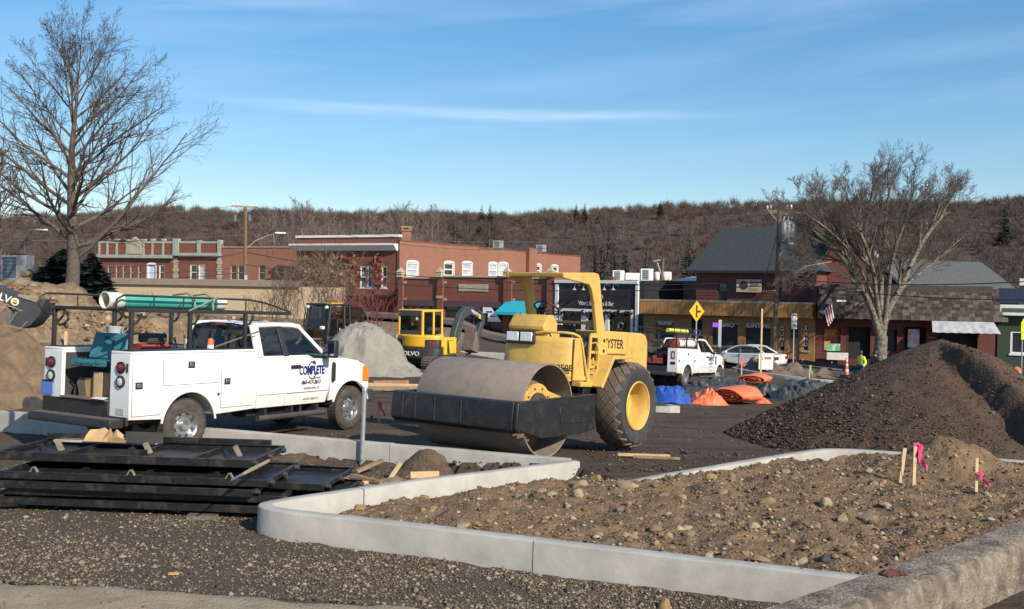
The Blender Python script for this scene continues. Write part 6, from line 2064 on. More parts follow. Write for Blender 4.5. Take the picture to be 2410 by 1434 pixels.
def mulch_pile():
 st = .07
 xs = np.arange(2.8, 14.2, st)
 ys = np.arange(15.9, 26.6, st)
 vn = VNoise(77)
 XX, YY = np.meshgrid(xs, ys, indexing='ij')
 Z = np.array([[lot(x, y) + mulch_z(x, y) for y in ys] for x in xs])
 Z += .05 * vn.f(XX * 5, YY * 5, 3) * (Z > -.3)
 idx = np.arange(Z.size).reshape(Z.shape)
 F = np.stack([idx[:-1, :-1], idx[1:, :-1], idx[1:, 1:], idx[:-1, 1:]], -1).reshape(-1, 4)
 keep = (np.stack([XX, YY], -1).reshape(-1, 2), )
 V = np.stack([XX, YY, Z], -1).reshape(-1, 3)
 ok = np.array([mulch_z(x, y) > -.14 and not is_front(x, y) for x, y, z in V])
 F = F[ok[F].all(1)]
 used = np.unique(F)
 mp = -np.ones(len(V), int)
 mp[used] = np.arange(len(used))
 T = thing('mulch_pile', 'tall dark brown pile of mulch and stony soil at the right', 'mulch pile')
 np_mesh('pile_body', V[used], mp[F], M('mulch', (0.092, 0.054, 0.030), (0.056, 0.033, 0.020), scale=3, rough=.97, bump=1.8, bscale=22, dirt=(.115, .083, .058), dscale=8, damt=.5), T, smooth=True)
 rg = np.random.default_rng(5)
 P, S = [], []
 while len(P) < 14000:
  x, y = rg.uniform(3, 12.5), rg.uniform(16, 23.5)
  z = mulch_z(x, y)
  if z < .0 or is_front(x, y):
   continue
  left = sm(PX - x, 0.5, 4.5)
  if rg.random() > .25 + .75 * left:
   continue
  P.append((x, y, lot(x, y) + z + .012))
  S.append(.008 + .009 * rg.exponential() * (.6 + .6 * left))
 o = pebbles('wood_chips', P, np.minimum(S, .06), stone_mats('chip', [(.075, .05, .034), (.105, .07, .045), (.05, .034, .025), (.15, .105, .068), (.085, .056, .038), (.06, .042, .03), (.07, .047, .032), (.18, .14, .10)]), None, None, .55, 9)
 del o['kind']
 o['kind'] = 'stuff'
 o.parent = T
mulch_pile()
# crumpled sheets
def tarp(px, py, wpx, hpx, dep, mat, label, seed, fold=.34, zlift=0.0, n=44, ang=0.0):
 b = on_ground(px, py)
 s = b.y / FPX
 w, hh = wpx * s / 2, hpx * s
 mb = MB()
 rr_ = random.Random(seed)
 kx, ky = rr_.uniform(2, 3.2), rr_.uniform(1.4, 2.2)
 def fn(u, v):
  x, y = (u - .5) * 2.1, (v - .5) * 2.1
  wob = .30 * mnoise.noise(Vector((x * 1.7, y * 1.7, seed)))
  r = max(0, (abs(x) ** 2.6 + abs(y) ** 2.6) ** (1 / 2.6) + wob)
  k = max(0, 1 - r ** 2.0) ** .9 if r < 1 else 0
  n1 = 1 - abs(mnoise.noise(Vector((x * kx + seed, y * ky + x * 1.2, seed)))) * 2
  n2 = 1 - abs(mnoise.noise(Vector((x * kx * 2.3 - y * 2, y * ky * 2.1 + seed, seed * 2)))) * 2
  lump = .75 + .5 * mnoise.noise(Vector((x * 1.3 + seed, y * 1.6, seed * 3)))
  z = hh * .95 * k * lump * (1 - fold + fold * (.6 * n1 + .4 * n2))
  sag = .12 * mnoise.noise(Vector((x * 4, y * 4, seed + 3)))
  X, Y = x * w * (1 + .10 * sag), y * dep / 2 * (1 + .15 * sag)
  return (X * math.cos(ang) - Y * math.sin(ang), X * math.sin(ang) + Y * math.cos(ang), max(.012 * k, z))
 if mat is gtx:
  fold = .55
 mb.grid(fn, n, n)
 o = mb.build('crumpled_tarp', mat, None, smooth=24, loc=(b.x, b.y + dep * .45, b.z + zlift))
 tag(o, label, 'tarp', 'crumpled tarps and fabric in a heap')
 return o
orange = M('tarp orange', (0.80, 0.20, 0.08), (0.70, 0.16, 0.06), scale=3, rough=.55, dirt=(.45, .2, .12), dscale=3, damt=.4)
blue = M('tarp blue', (0.03, 0.10, 0.42), (0.025, 0.07, 0.30), scale=3, rough=.4, dirt=(.16, .17, .24), dscale=2.5, damt=.6)
gtx = M('geotextile', (0.048, 0.050, 0.048), (0.030, 0.032, 0.031), scale=3, rough=.5, dirt=(.16, .145, .12), dscale=2.5, damt=.5)
tarp(1562, 905, 120, 58, 2.2, gtx, 'black crumpled fabric behind the blue tarp', 3.1)
tarp(1588, 950, 112, 52, 1.9, blue, 'blue crumpled tarp next to the big tyre', 7.4)
tarp(1650, 922, 90, 30, 1.4, gtx, 'dark fabric behind the left orange tarp', 5.5)
tarp(1672, 954, 88, 44, 1.3, orange, 'left orange tarp beside the blue one', 2.2, .3)
tarp(1722, 915, 130, 38, 1.6, gtx, 'long grey fabric under the second truck', 9.1)
tarp(1815, 935, 100, 44, 1.5, gtx, 'dark fabric lump right of the folded orange tarps', 4.7)
tarp(1800, 950, 36, 16, .7, orange, 'small orange tarp corner poking from the black fabric', 6.6, .3)
tarp(1895, 944, 130, 52, 2.2, gtx, 'grey green fabric heap beside the mulch pile', 11.3)
tarp(1900, 916, 140, 34, 1.8, gtx, 'long dark fabric in front of the wooden formwork', 12.8)
tarp(1770, 918, 70, 22, 1.2, gtx, 'flat dark fabric under the rolled orange tarp', 14.1)
def rolled(px, py, wpx, hpx, label, ang, turns=3.2, zl=0.0):
 b = on_ground(px, py)
 s = b.y / FPX
 L, R_ = wpx * s, hpx * s / 2
 mb = MB()
 def fn(u, v):
  a = u * turns * 2 * math.pi
  r = R_ * (.18 + .82 * u)
  x = (v - .5) * L
  wob = 1 + .22 * mnoise.noise(Vector((math.cos(a) * 1.2 + u, v * 2.2, math.sin(a) * 1.2 + px)))
  return (x * (1 + .08 * math.sin(a * 1.3)), r * math.cos(a) * 1.9 * wob, max(.02, R_ * .62 + r * math.sin(a) * .66 * wob * (1 - .3 * (v - .5))))
 mb.grid(fn, 70, 10)
 o = mb.build('folded_tarp', orange, None, smooth=60, loc=(b.x, b.y + .4, b.z + zl), rot=(0, 0, ang))
 md = o.modifiers.new('t', 'SOLIDIFY')
 md.thickness = .02
 tag(o, label, 'tarp', 'crumpled tarps and fabric in a heap')
rolled(1738, 951, 74, 60, 'large folded orange tarp showing its coiled end', -2.5, 3.4)
rolled(1785, 918, 48, 40, 'rolled orange tarp lying on top of black fabric', -2.2, 2.8, .22)
# far kerb island with clods, silt fence
far_k = [on_ground(1722, 872), on_ground(1760, 881), on_ground(1880, 897), on_ground(1992, 907)]
kerb('kerb_island', [[(p.x, p.y, p.z + .20) for p in round_poly([tuple(q) for q in far_k], 1) for p in [Vector(p)]]], .2, 'long grey kerb of the island behind the tarps')
for i, (px, py, w_, hh) in enumerate([(1800, 885, 2.0, .75), (1860, 890, 1.8, .55), (1930, 893, 1.6, .35), (1755, 880, 1.0, .35)]):
 b = on_ground(px, py - 4)
 soil_heap('clod_heap', (b.x, b.y + .8, b.z + .02), w_, 1.0, hh, M('grey clods', (.17, .125, .092), (.10, .075, .056), scale=3, rough=.97, bump=1.5, bscale=9), ['tallest heap of grey brown clods before the silt fence', 'middle heap of clods before the silt fence', 'low heap of clods with wood bits at the island end', 'small heap of clods at the left end of the island'][i], 'clod heap', 3 + i * 2.7, 30, .8)
fl = [on_ground(1690, 868), on_ground(1745, 861), on_ground(1850, 864), on_ground(1930, 874), on_ground(2080, 893), on_ground(2140, 900)]
fl = [Vector(p) for p in round_poly([tuple(q) for q in fl], 2)]
sf = thing('silt_fence', 'low black silt fence sagging along the pavement', 'fence', fl[0])
mb = MB()
nv = 5
def fence_fn(u, v):
 i = u * (len(fl) - 1)
 a = fl[int(i)].lerp(fl[min(len(fl) - 1, int(i) + 1)], i - int(i)) - fl[0]
 sag = .06 * math.sin(u * 60)
 hgt = .62 + .10 * mnoise.noise(Vector((u * 14, 0, 0)))
 return (a.x + .1 * v * math.sin(u * 31), a.y - .35 * (1 - v) ** 2 + .08 * mnoise.noise(Vector((u * 40, v * 2, 3))), a.z - .03 + hgt * v)
mb.grid(fence_fn, 120, 6)
mb.build('fabric', M('fence fabric', (.016, .018, .026), (.03, .032, .04), scale=4, rough=.5), sf, smooth=60)
for u in np.linspace(.03, .97, 9):
 a = Vector(fence_fn(u, 0))
 MB().box(a.x - .02, a.x + .02, a.y + .38, a.y + .42, a.z - .1, a.z + .72).build('fence_stake', stake_wood, sf)
for (px, py, l_, a_, mt, lb) in [(1940, 908, 2.6, -.3, wood_new, 'long pale plank of the formwork beside the mulch pile'), (1975, 914, 2.2, -.2, wood_old, 'lower plank of the formwork beside the mulch pile'), (905, 912, 2.2, -.1, wood_new, 'pale plank behind the truck bumper'), (925, 920, 2.0, .1, wood_old, 'grey plank in front of the pale plank behind the bumper'), (920, 905, 1.2, .3, wood_red, 'reddish board end behind the truck bumper')]:
 b = on_ground(px, py)
 o = MB().box(-l_ / 2, l_ / 2, -.09, .09, 0, .12).build('plank', mt, None, bevel=.005, seg=1, loc=(b.x, b.y, b.z + .01), rot=(0, 0, a_))
 tag(o, lb, 'plank')
# gap closing kerb pieces near roller and left of truck
b = on_ground(1570, 972)
kerb('kerb_end', [[(b.x - 1.6, b.y + .25, b.z + .16), (b.x + .1, b.y + .1, b.z + .16), (b.x + .42, b.y + .35, b.z + .16), (b.x + .2, b.y + .7, b.z + .16)]], .18, 'short grey kerb corner right of the big tyre')
b = on_ground(15, 945)
kerb('kerb_left', [[(b.x - 3, b.y + 1.0, b.z + .15), (b.x + .6, b.y - .1, b.z + .15)]], .18, 'short kerb at the left edge behind the truck')
b = on_ground(1150, 842)
kerb('street_kerb', [[(b.x - 2.6, b.y + 1.2, b.z + .30), (b.x + 6.0, b.y - 1.6, b.z + .22)]], .3, 'pale street kerb behind the mini excavator')
# clods and stones trodden into the lot
rg = np.random.default_rng(61)
P_, S_ = [], []
while len(P_) < 4200:
 y = 14.0 + 16 * rg.random() ** 1.6
 x = rg.uniform(-.5, .5) * y * 1.1
 if is_front(x, y + .1) or rg.random() > .15 + sm(mnoise.noise(Vector((x * .7, y * .7, 5))), -.2, .5):
  continue
 P_.append((x, y, lot(x, y) + .006))
 S_.append(min(.05, .008 + .009 * rg.exponential()))
pebbles('lot_clods', P_, S_, stone_mats('clod', [(.10, .075, .055), (.07, .05, .038), (.16, .125, .09), (.055, .04, .032)]), 'small clods and stones trodden into the dark lot', 'clods', .6, 62)
# cones, barrel, signs
cone_o = M('cone orange', (0.85, 0.16, 0.05))
refl = M('reflective white', (.8, .8, .78), rough=.4)
def delineator(px, py, hpx, label):
 b = on_ground(px, py)
 s = b.y / FPX
 hh = hpx * s
 t = thing('traffic_cone', label, 'traffic cone', b)
 MB().box(-.2, .2, -.2, .2, 0, .05).build('base', trim_b, t, bevel=.02)
 MB().lathe([(.15, .05), (.045, hh)], 16, 'z').build('shell', cone_o, t, smooth=60)
 for a in (.35, .62, .84):
  MB().lathe([(.15 - .105 * a + .004, hh * a), (.15 - .105 * (a + .1) + .004, hh * (a + .1))], 16, 'z').build('band', refl, t, smooth=60)
delineator(1992, 891, 48, 'tall orange cone with white bands beside the hi-vis worker')
b = on_ground(2393, 905)
t = thing('traffic_barrel', 'orange and white traffic barrel at the right edge', 'barrel', b)
for i, (z0, z1, r0, r1) in enumerate([(0, .22, .30, .29), (.22, .42, .28, .275), (.42, .62, .265, .26), (.62, .82, .25, .245), (.82, 1.0, .235, .20)]):
 MB().lathe([(r0, z0), (r1, z1), (0, z1)], 24, 'z').build('barrel_band', cone_o if i % 2 == 0 else refl, t, smooth=50)
MB().box(-.12, .12, -.02, .02, 1.0, 1.1).build('handle', cone_o, t)
signy = M('sign yellow', (.85, .52, .01), rough=.4)
b = at(1637, 862, 57)
t = thing('warning_sign', 'yellow diamond side road sign on a grey post', 'road sign', (b.x, b.y, lot(b.x, 57)))
top = at(1638, 733, 57).z - lot(b.x, 57)
MB().box(-.03, .03, 0, .04, 0, top + .3).build('post', galv, t)
d_ = .62
MB().add([(0, -.02, top - d_), (d_ * .72, -.02, top), (0, -.02, top + d_), (-d_ * .72, -.02, top), (0, .0, top - d_), (d_ * .72, 0, top), (0, 0, top + d_), (-d_ * .72, 0, top)], [(0, 1, 2, 3), (7, 6, 5, 4), (0, 4, 5, 1), (1, 5, 6, 2), (2, 6, 7, 3), (3, 7, 4, 0)]).build('panel', signy, t)
MB().box(-.045, .045, -.027, -.021, top - .36, top + .36).box(.045, .24, -.027, -.021, top - .07, top + .05).build('symbol', letters, t)
b = at(1867, 850, 60)
t = thing('parking_sign', 'tall narrow white parking sign before the shop door', 'road sign', (b.x, b.y, lot(b.x, 60)))
zt_, zb_ = at(1867, 738, 60).z - lot(b.x, 60), at(1867, 774, 60).z - lot(b.x, 60)
MB().box(-.025, .025, 0, .04, 0, zt_).build('post', galv, t)
MB().box(-.17, .17, -.02, 0, zb_ + .42, zt_).build('upper_panel', refl, t)
MB().box(-.17, .17, -.02, 0, zb_, zb_ + .41).build('lower_panel', M('pale blue sign', (.6, .7, .74)), t)
MB().box(-.12, .12, -.026, -.021, zt_ - .16, zt_ - .05).box(-.09, .09, -.026, -.021, zb_ + .15, zb_ + .3).build('print', M('sign red', (.6, .1, .08)), t)
b = at(1692, 862, 56)
t = thing('grey_post', 'plain grey steel post left of the sedan mirror', 'post', (b.x, b.y, lot(b.x, 56)))
MB().box(-.09, .09, -.06, .06, 0, at(1692, 753, 56).z - lot(b.x, 56)).build('shaft', galv, t, bevel=.01)
MB().tube([(.12, -.1, 1.0), (.3, -.1, 1.15), (.45, -.1, 1.0), (.3, -.1, .85)], .02, 6, closed=True).tube([(.1, -.1, .8), (.4, -.1, .72)], .08, 8).build('wheel_clamp', trim_b, t)
b = at(1791, 850, 55)
stake((b.x, b.y, lot(b.x, 55)), at(1791, 727, 55).z - lot(b.x, 55), .09, 0, 'very tall thin wooden pole in front of the sedan')
b = at(1803, 842, 57)
o = MB().box(-.42, .42, 0, .05, 0, .95).build('white_panel_sign', refl, None, loc=(b.x, b.y, lot(b.x, 57) + .3))
tag(o, 'white board sign with red print before the sedan boot', 'sign')
MB().box(-.34, -.2, -.006, -.002, .55, .75).box(-.1, .3, -.006, -.002, .60, .72).build('print', M('sign red', (.6, .1, .08)), o)
b = at(2404, 872, 52)
t = thing('crossing_sign', 'yellow green pedestrian sign on a thin post at right edge', 'road sign', (b.x, b.y, lot(b.x, 52)))
zt_ = at(2404, 742, 52).z - lot(b.x, 52)
MB().tube([(0, 0, 0), (0, 0, zt_ - .2)], .035, 8).build('post', galv, t)
MB().prism([(-.1, zt_ - .9), (.38, zt_ - .9), (.38, zt_ - .4), (.14, zt_), (-.1, zt_ - .4)], 'y', -.05, -.03).build('panel', M('sign lime', (.68, .80, .02), rough=.4), t)
MB().box(-.08, .2, -.05, -.03, zt_ - 1.3, zt_ - .95).build('plaque', M('sign lime', (.68, .80, .02), rough=.4), t)
for (px, py, hpx, lb) in [(1745, 884, 42, 'stake with coral ribbon at the end of the island'), (1905, 890, 30, 'stake with green ribbon on the clod heap')]:
 b = on_ground(px, py)
 stake(b, hpx * b.y / FPX, .06, 0, lb, (.5, .14, coral if 'coral' in lb else M('green ribbon', (.25, .5, .05)), 2))
for (px, py, y_, hpx, lb) in [(716, 0, 45, 26, 'pinkish stake left of the loader cab'), (155, 0, 36, 38, 'pale stake at the foot of the big tree')]:
 X = (px - CX) / FPX * y_
 stake((X, y_, ground_z(X, y_) + .1), hpx * y_ / FPX, .10, .03, lb)
# ---- people
def skin(name, pts, edges, rad, mat, parent=None, sub=2):
 me = bpy.data.meshes.new(name)
 me.from_pydata(pts, edges, [])
 o = bpy.data.objects.new(name, me)
 link(o, parent)
 md = o.modifiers.new('skin', 'SKIN')
 md.use_smooth_shade = True
 for i, r_ in enumerate(rad):
  me.skin_vertices[0].data[i].radius = (r_, r_) if not isinstance(r_, tuple) else r_
 me.skin_vertices[0].data[0].use_root = True
 sb = o.modifiers.new('sub', 'SUBSURF')
 sb.levels = sb.render_levels = sub
 me.materials.append(mat)
 return o
def person(px, py, Y, facing, label, jacket, trousers, hatc, walk, stripes=False):
 b = at(px, py, Y)
 gz = lot(b.x, Y)
 skn = M('skin', (.42, .26, .19), rough=.6)
 k = walk
 J = dict(pel=(0, 0, .95), wst=(0, 0, 1.10), chs=(.03, 0, 1.36), nck=(.05, 0, 1.50), hd0=(.07, 0, 1.58), hd1=(.09, 0, 1.70),
   sl=(.03, .19, 1.42), el=(-.06 * k, .26, 1.14), hl=(.12, .24, .92), sr=(.03, -.19, 1.42), er=(-.10, -.26, 1.14), hr=(.10 * k, -.23, .93),
   pl=(0, .10, .92), kl=(.14 * k, .11, .50), al=(.10 * k, .11, .09), tl=(.28 * k + .02, .12, .04), pr=(0, -.10, .92), kr=(-.06 * k, -.11, .50), ar=(-.26 * k, -.11, .10), tr=(-.10 * k, -.12, .04))
 keys = list(J)
 ix = {q: i for i, q in enumerate(keys)}
 E_ = [('pel', 'wst'), ('wst', 'chs'), ('chs', 'nck'), ('nck', 'hd0'), ('hd0', 'hd1'), ('chs', 'sl'), ('sl', 'el'), ('el', 'hl'), ('chs', 'sr'), ('sr', 'er'), ('er', 'hr'), ('pel', 'pl'), ('pl', 'kl'), ('kl', 'al'), ('al', 'tl'), ('pel', 'pr'), ('pr', 'kr'), ('kr', 'ar'), ('ar', 'tr')]
 R_ = dict(pel=(.15, .12), wst=(.14, .11), chs=(.16, .12), nck=.055, hd0=.075, hd1=.095, sl=.065, el=.045, hl=.036, sr=.065, er=.045, hr=.036, pl=.09, kl=.06, al=.045, tl=.04, pr=.09, kr=.06, ar=.045, tr=.04)
 o = skin('person', [J[q] for q in keys], [(ix[a], ix[c]) for a, c in E_], [R_[q] for q in keys], skn)
 o.location = (b.x, Y, gz)
 o.rotation_euler = (0, 0, facing)
 tag(o, label, 'person')
 def garment(nm, ks, es, grow, mat):
  kk = {q: i for i, q in enumerate(ks)}
  return skin(nm, [J[q] for q in ks], [(kk[a], kk[c]) for a, c in es], [tuple(x + grow for x in R_[q]) if isinstance(R_[q], tuple) else R_[q] + grow for q in ks], mat, o)
 garment('jacket', ['chs', 'wst', 'pel', 'sl', 'el', 'hl', 'sr', 'er', 'hr', 'nck'], [('chs', 'wst'), ('wst', 'pel'), ('chs', 'sl'), ('sl', 'el'), ('el', 'hl'), ('chs', 'sr'), ('sr', 'er'), ('er', 'hr'), ('chs', 'nck')], .042, jacket)
 garment('trousers', ['pel', 'pl', 'kl', 'al', 'pr', 'kr', 'ar'], [('pel', 'pl'), ('pl', 'kl'), ('kl', 'al'), ('pel', 'pr'), ('pr', 'kr'), ('kr', 'ar')], .028, trousers)
 MB().lathe([(.0, .14), (.07, .125), (.115, .06), (.12, 0), (.125, -.06), (.10, -.08)], 16, 'z', (.085, 0, 1.70)).build('hat', hatc, o, smooth=60)
 for q in ('tl', 'tr'):
  c = J[q]
  MB().box(c[0] - .20, c[0] + .08, c[1] - .055, c[1] + .055, .0, .10).build('boot', trim_b, o, bevel=.03, seg=3)
 if stripes:
  for z_ in (1.06, 1.20):
   MB().lathe([(.205, -.025), (.208, 0), (.205, .025)], 20, 'z', (.01, 0, z_)).build('reflective_stripe', M('stripe grey', (.35, .37, .34), rough=.3), o, smooth=60)
 return o
hv = M('hi vis', (.62, .85, .03), (.55, .75, .02), scale=8, rough=.6)
person(2027, 888, 55, math.radians(200), 'person in bright yellow green jacket and jeans walking away', hv, M('denim', (.05, .08, .16), (.035, .05, .1), scale=9, rough=.9), trim_b, 1.0, True)
person(2058, 892, 55.6, math.radians(60), 'person in black jacket and cap beside the tree trunk', M('dark jacket', (.025, .027, .034), (.04, .04, .048), scale=9, rough=.85), M('dark trousers', (.04, .042, .05), rough=.9), trim_b, .5)
# ================================================================ the shops and houses behind
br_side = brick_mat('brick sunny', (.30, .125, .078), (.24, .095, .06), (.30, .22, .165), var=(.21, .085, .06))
br_dark = brick_mat('brick brown red', (.215, .080, .055), (.17, .062, .045), (.22, .14, .105), var=(.14, .053, .04))
br_pale = brick_mat('brick soft', (.33, .15, .095), (.28, .12, .08), (.34, .26, .2), var=(.25, .11, .075))
br_tan = brick_mat('brick tan', (.48, .38, .25), (.43, .335, .215), (.46, .38, .28), var=(.40, .30, .19))
stone_t = M('trim stone', (.42, .36, .27), (.33, .28, .21), scale=2, rough=.9)
stone_g = M('painted cornice', (.33, .35, .31), (.26, .28, .25), scale=2, rough=.8)
wpaint = M('white paint', (.76, .75, .73), (.70, .69, .67), scale=3, rough=.6)
pane_d = M('pane dark', (.018, .022, .028), (.03, .034, .04), scale=1.5, rough=.06, spec=.8)
pane_l = M('pane blind', (.50, .54, .55), (.30, .33, .34), scale=1.2, rough=.15, spec=.6)
inside = M('dark interior', (.010, .010, .012), (.018, .016, .016), scale=1, rough=.9)
roofmat = M('flat roof', (.10, .10, .10), (.06, .06, .06), scale=1)
siding = M('red siding', (.15, .052, .044), (.115, .04, .034), scale=2.5, rough=.8)
deepred = M('deep red paint', (.105, .018, .017), (.07, .014, .013), scale=3, rough=.7)
shingle_d = M('dark shingles', (.036, .043, .043), (.022, .027, .027), scale=5, rough=.9, bump=1.2, bscale=7, dirt=(.065, .075, .072), dscale=7, damt=.5)
shingle_g = M('grey shingles', (.105, .112, .11), (.078, .084, .083), scale=4, rough=.9, bump=.6, bscale=7)
woodb = M('brown boards', (.40, .205, .07), (.30, .15, .05), scale=2.2, rough=.7)
woodc = M('stained wall', (.33, .175, .068), (.24, .125, .05), scale=2.2, rough=.75)
class Facade:
 def __init__(s, pa, Ya, pb, Yb, name, label, cat='building', group=None):
  a, b = at(pa, 700, Ya), at(pb, 700, Yb)
  s.a = Vector((a.x, a.y, 0))
  s.d = Vector((b.x - a.x, b.y - a.y, 0))
  s.L = s.d.length
  s.d.normalize()
  s.n = Vector((-s.d.y, s.d.x, 0))
  s.root = thing(name, label, cat, s.a, math.atan2(s.d.y, s.d.x), group)
 def uz(s, px, py, off=0.0):
  v = ray(px, py)
  t = ((s.a + s.n * off - CAM).dot(s.n)) / v.dot(s.n)
  p = CAM + v * t
  return (p - s.a).dot(s.d), p.z
 def rect(s, x0, y0, x1, y1, off=0.0):
  xm, ym = (x0 + x1) / 2, (y0 + y1) / 2
  return s.uz(x0, ym, off)[0], s.uz(x1, ym, off)[0], s.uz(xm, y1, off)[1], s.uz(xm, y0, off)[1]
 def box(s, nm, x0, y0, x1, y1, d0, d1, mat, parent=None, bev=0.0, off=0.0):
  u0, u1, z0, z1 = s.rect(x0, y0, x1, y1, off)
  return MB().box(u0, u1, d0, d1, z0, z1).build(nm, mat, parent or s.root, bevel=bev)
 def wall(s, nm, u0, u1, z0, z1, holes, mat, depth=.18, back=6.0, inner=True):
  us = sorted({u0, u1} | {h_[i] for h_ in holes for i in (0, 1)})
  zs = sorted({z0, z1} | {h_[i] for h_ in holes for i in (2, 3)})
  us = [u for u in us if u0 <= u <= u1]
  zs = [z for z in zs if z0 <= z <= z1]
  mb = MB()
  for a, b in zip(us, us[1:]):
   for c, d_ in zip(zs, zs[1:]):
    um, zm = (a + b) / 2, (c + d_) / 2
    if any(h_[0] < um < h_[1] and h_[2] < zm < h_[3] for h_ in holes):
     continue
    mb.quad((a, 0, c), (b, 0, c), (b, 0, d_), (a, 0, d_))
  for (a, b, c, d_) in holes:
   mb.quad((a, 0, c), (a, depth, c), (a, depth, d_), (a, 0, d_)).quad((b, 0, c), (b, depth, c), (b, depth, d_), (b, 0, d_)).quad((a, 0, c), (b, 0, c), (b, depth, c), (a, depth, c)).quad((a, 0, d_), (b, 0, d_), (b, depth, d_), (a, depth, d_))
  if back:
   mb.quad((u0, 0, z0), (u0, back, z0), (u0, back, z1), (u0, 0, z1)).quad((u1, 0, z0), (u1, back, z0), (u1, back, z1), (u1, 0, z1)).quad((u0, back, z0), (u1, back, z0), (u1, back, z1), (u0, back, z1))
  o = mb.build(nm, mat, s.root, fix=False)
  if back:
   MB().quad((u0, .01, z1 - .12), (u1, .01, z1 - .12), (u1, back - .01, z1 - .12), (u0, back - .01, z1 - .12)).build('roof', roofmat, s.root)
  return o
 def window(s, r_, fr=wpaint, pane=pane_d, depth=.14, bars_v=0, bars_h=1, sill=True, w=.07, arch=False, name='window'):
  u0, u1, z0, z1 = r_
  d0, d1 = depth - .09, depth - .01
  mb = MB()
  mb.box(u0 + .002, u0 + w, d0, d1, z0 + .002, z1 - .002).box(u1 - w, u1 - .002, d0, d1, z0 + .002, z1 - .002)
  mb.box(u0 + w, u1 - w, d0, d1, z0 + .002, z0 + w).box(u0 + w, u1 - w, d0, d1, z1 - w, z1 - .002)
  for i in range(bars_h):
   z = z0 + (z1 - z0) * (i + 1) / (bars_h + 1)
   mb.box(u0 + w, u1 - w, d0 + .01, d1, z - w * .4, z + w * .4)
  for i in range(bars_v):
   u = u0 + (u1 - u0) * (i + 1) / (bars_v + 1)
   mb.box(u - w * .5, u + w * .5, d0 + .005, d1 - .002, z0 + w, z1 - w)
  if arch:
   c = (u0 + u1) / 2
   h_ = (u1 - u0) / 2 + .06
   mb.prism([(u0 - .06, z1), (u1 + .06, z1)] + [(c + h_ * math.cos(a), z1 + .22 * math.sin(a)) for a in np.linspace(.15, math.pi - .15, 8)], 'y', -.05, -.004)
   mb.box(u0 - .06, u0, -.05, -.004, z0, z1 - .001).box(u1, u1 + .06, -.05, -.004, z0, z1 - .001)
  o = mb.build(name, fr, s.root)
  MB().quad((u0, depth, z0), (u1, depth, z0), (u1, depth, z1), (u0, depth, z1)).build('pane', pane, o)
  if sill:
   MB().box(u0 - .08, u1 + .08, -.08, .10, z0 - .10, z0 - .001).build('sill', stone_t if fr is not wpaint else fr, o)
  return o
# ---- stone trimmed block, far left
f = Facade(232, 108, 521, 103, 'stone_trimmed_block', 'brick block with stone parapet and quoins far left')
zt_ = f.uz(300, 604)[1]
hs = [f.rect(447, 623, 463, 659), f.rect(467, 623, 483, 659), f.rect(347, 623, 367, 660), f.rect(374, 624, 387, 659)] + [f.rect(x, 624, x + 9, 659) for x in (253, 272, 288, 306, 324)]
f.wall('wall', 0, f.L, -3, zt_, hs, br_dark, back=9)
for i, h_ in enumerate(hs):
 if i == 2:
  f.window(h_, wpaint, M('pale pane', (.55, .62, .75), (.45, .52, .65), scale=.6, rough=.1), arch=True, bars_h=0)
 else:
  f.window(h_, wpaint if i < 4 else stone_t, pane_l if i == 1 else pane_d, w=.09)
f.box('cornice', 232, 600, 410, 608, -.45, .1, stone_g, bev=.03)
f.box('cornice', 411, 596, 521, 603, -.45, .1, stone_g, bev=.03)
f.box('frieze', 245, 603.5, 408, 609, -.06, -.004, stone_t)
f.box('parapet_rail', 232, 568, 408, 573, -.05, .3, stone_g)
f.box('parapet_rail', 411, 568, 521, 573, -.05, .3, stone_g)
f.box('parapet_field', 232, 573.5, 521, 599, .02, .25, br_dark)
for x in (232, 251, 273, 297, 336, 357, 382):
 f.box('parapet_pier', x, 566, x + 4, 600, -.08, .30, stone_g)
 f.box('merlon', x - 2, 562.5, x + 6, 566.5, -.1, .30, stone_t)
for x, w_, y_ in ((408, 13, 562), (465, 7, 566), (513, 8, 565)):
 f.box('parapet_pier', x, y_, x + w_, 597, -.14, .32, stone_g)
u0, u1, z0, z1 = f.rect(300, 574, 334, 598)
MB().prism([(u0, z0), (u1, z0), (u1, z1), (u1 - .35, z1 + .35), ((u0 + u1) / 2, z1 + .75), (u0 + .35, z1 + .35), (u0, z1)], 'y', -.12, .3).build('pediment', stone_t, f.root, bevel=.03)
for x in (409, 512):
 for k in range(7):
  f.box('quoin', x - (1.5 if k % 2 else 0), 607 + k * 8, x + 9 + (2 if k % 2 else 0), 614.3 + k * 8, -.07, -.003, stone_t)
# ---- plain brick neighbour
f = Facade(521, 103, 697, 99, 'plain_brick_block', 'plain pale brick block behind the left utility pole')
hs = [f.rect(542, 625, 556, 659), f.rect(559, 625, 573, 659), f.rect(608, 624, 624, 660), f.rect(655, 624, 671, 659)]
zt_ = f.uz(600, 582)[1]
f.wall('wall', .02, f.L, -3, zt_, hs, br_pale, back=9)
f.box('coping', 521, 580.5, 695, 583, -.08, .3, stone_t)
for h_ in hs:
 f.window(h_, stone_t, pane_d, w=.08)
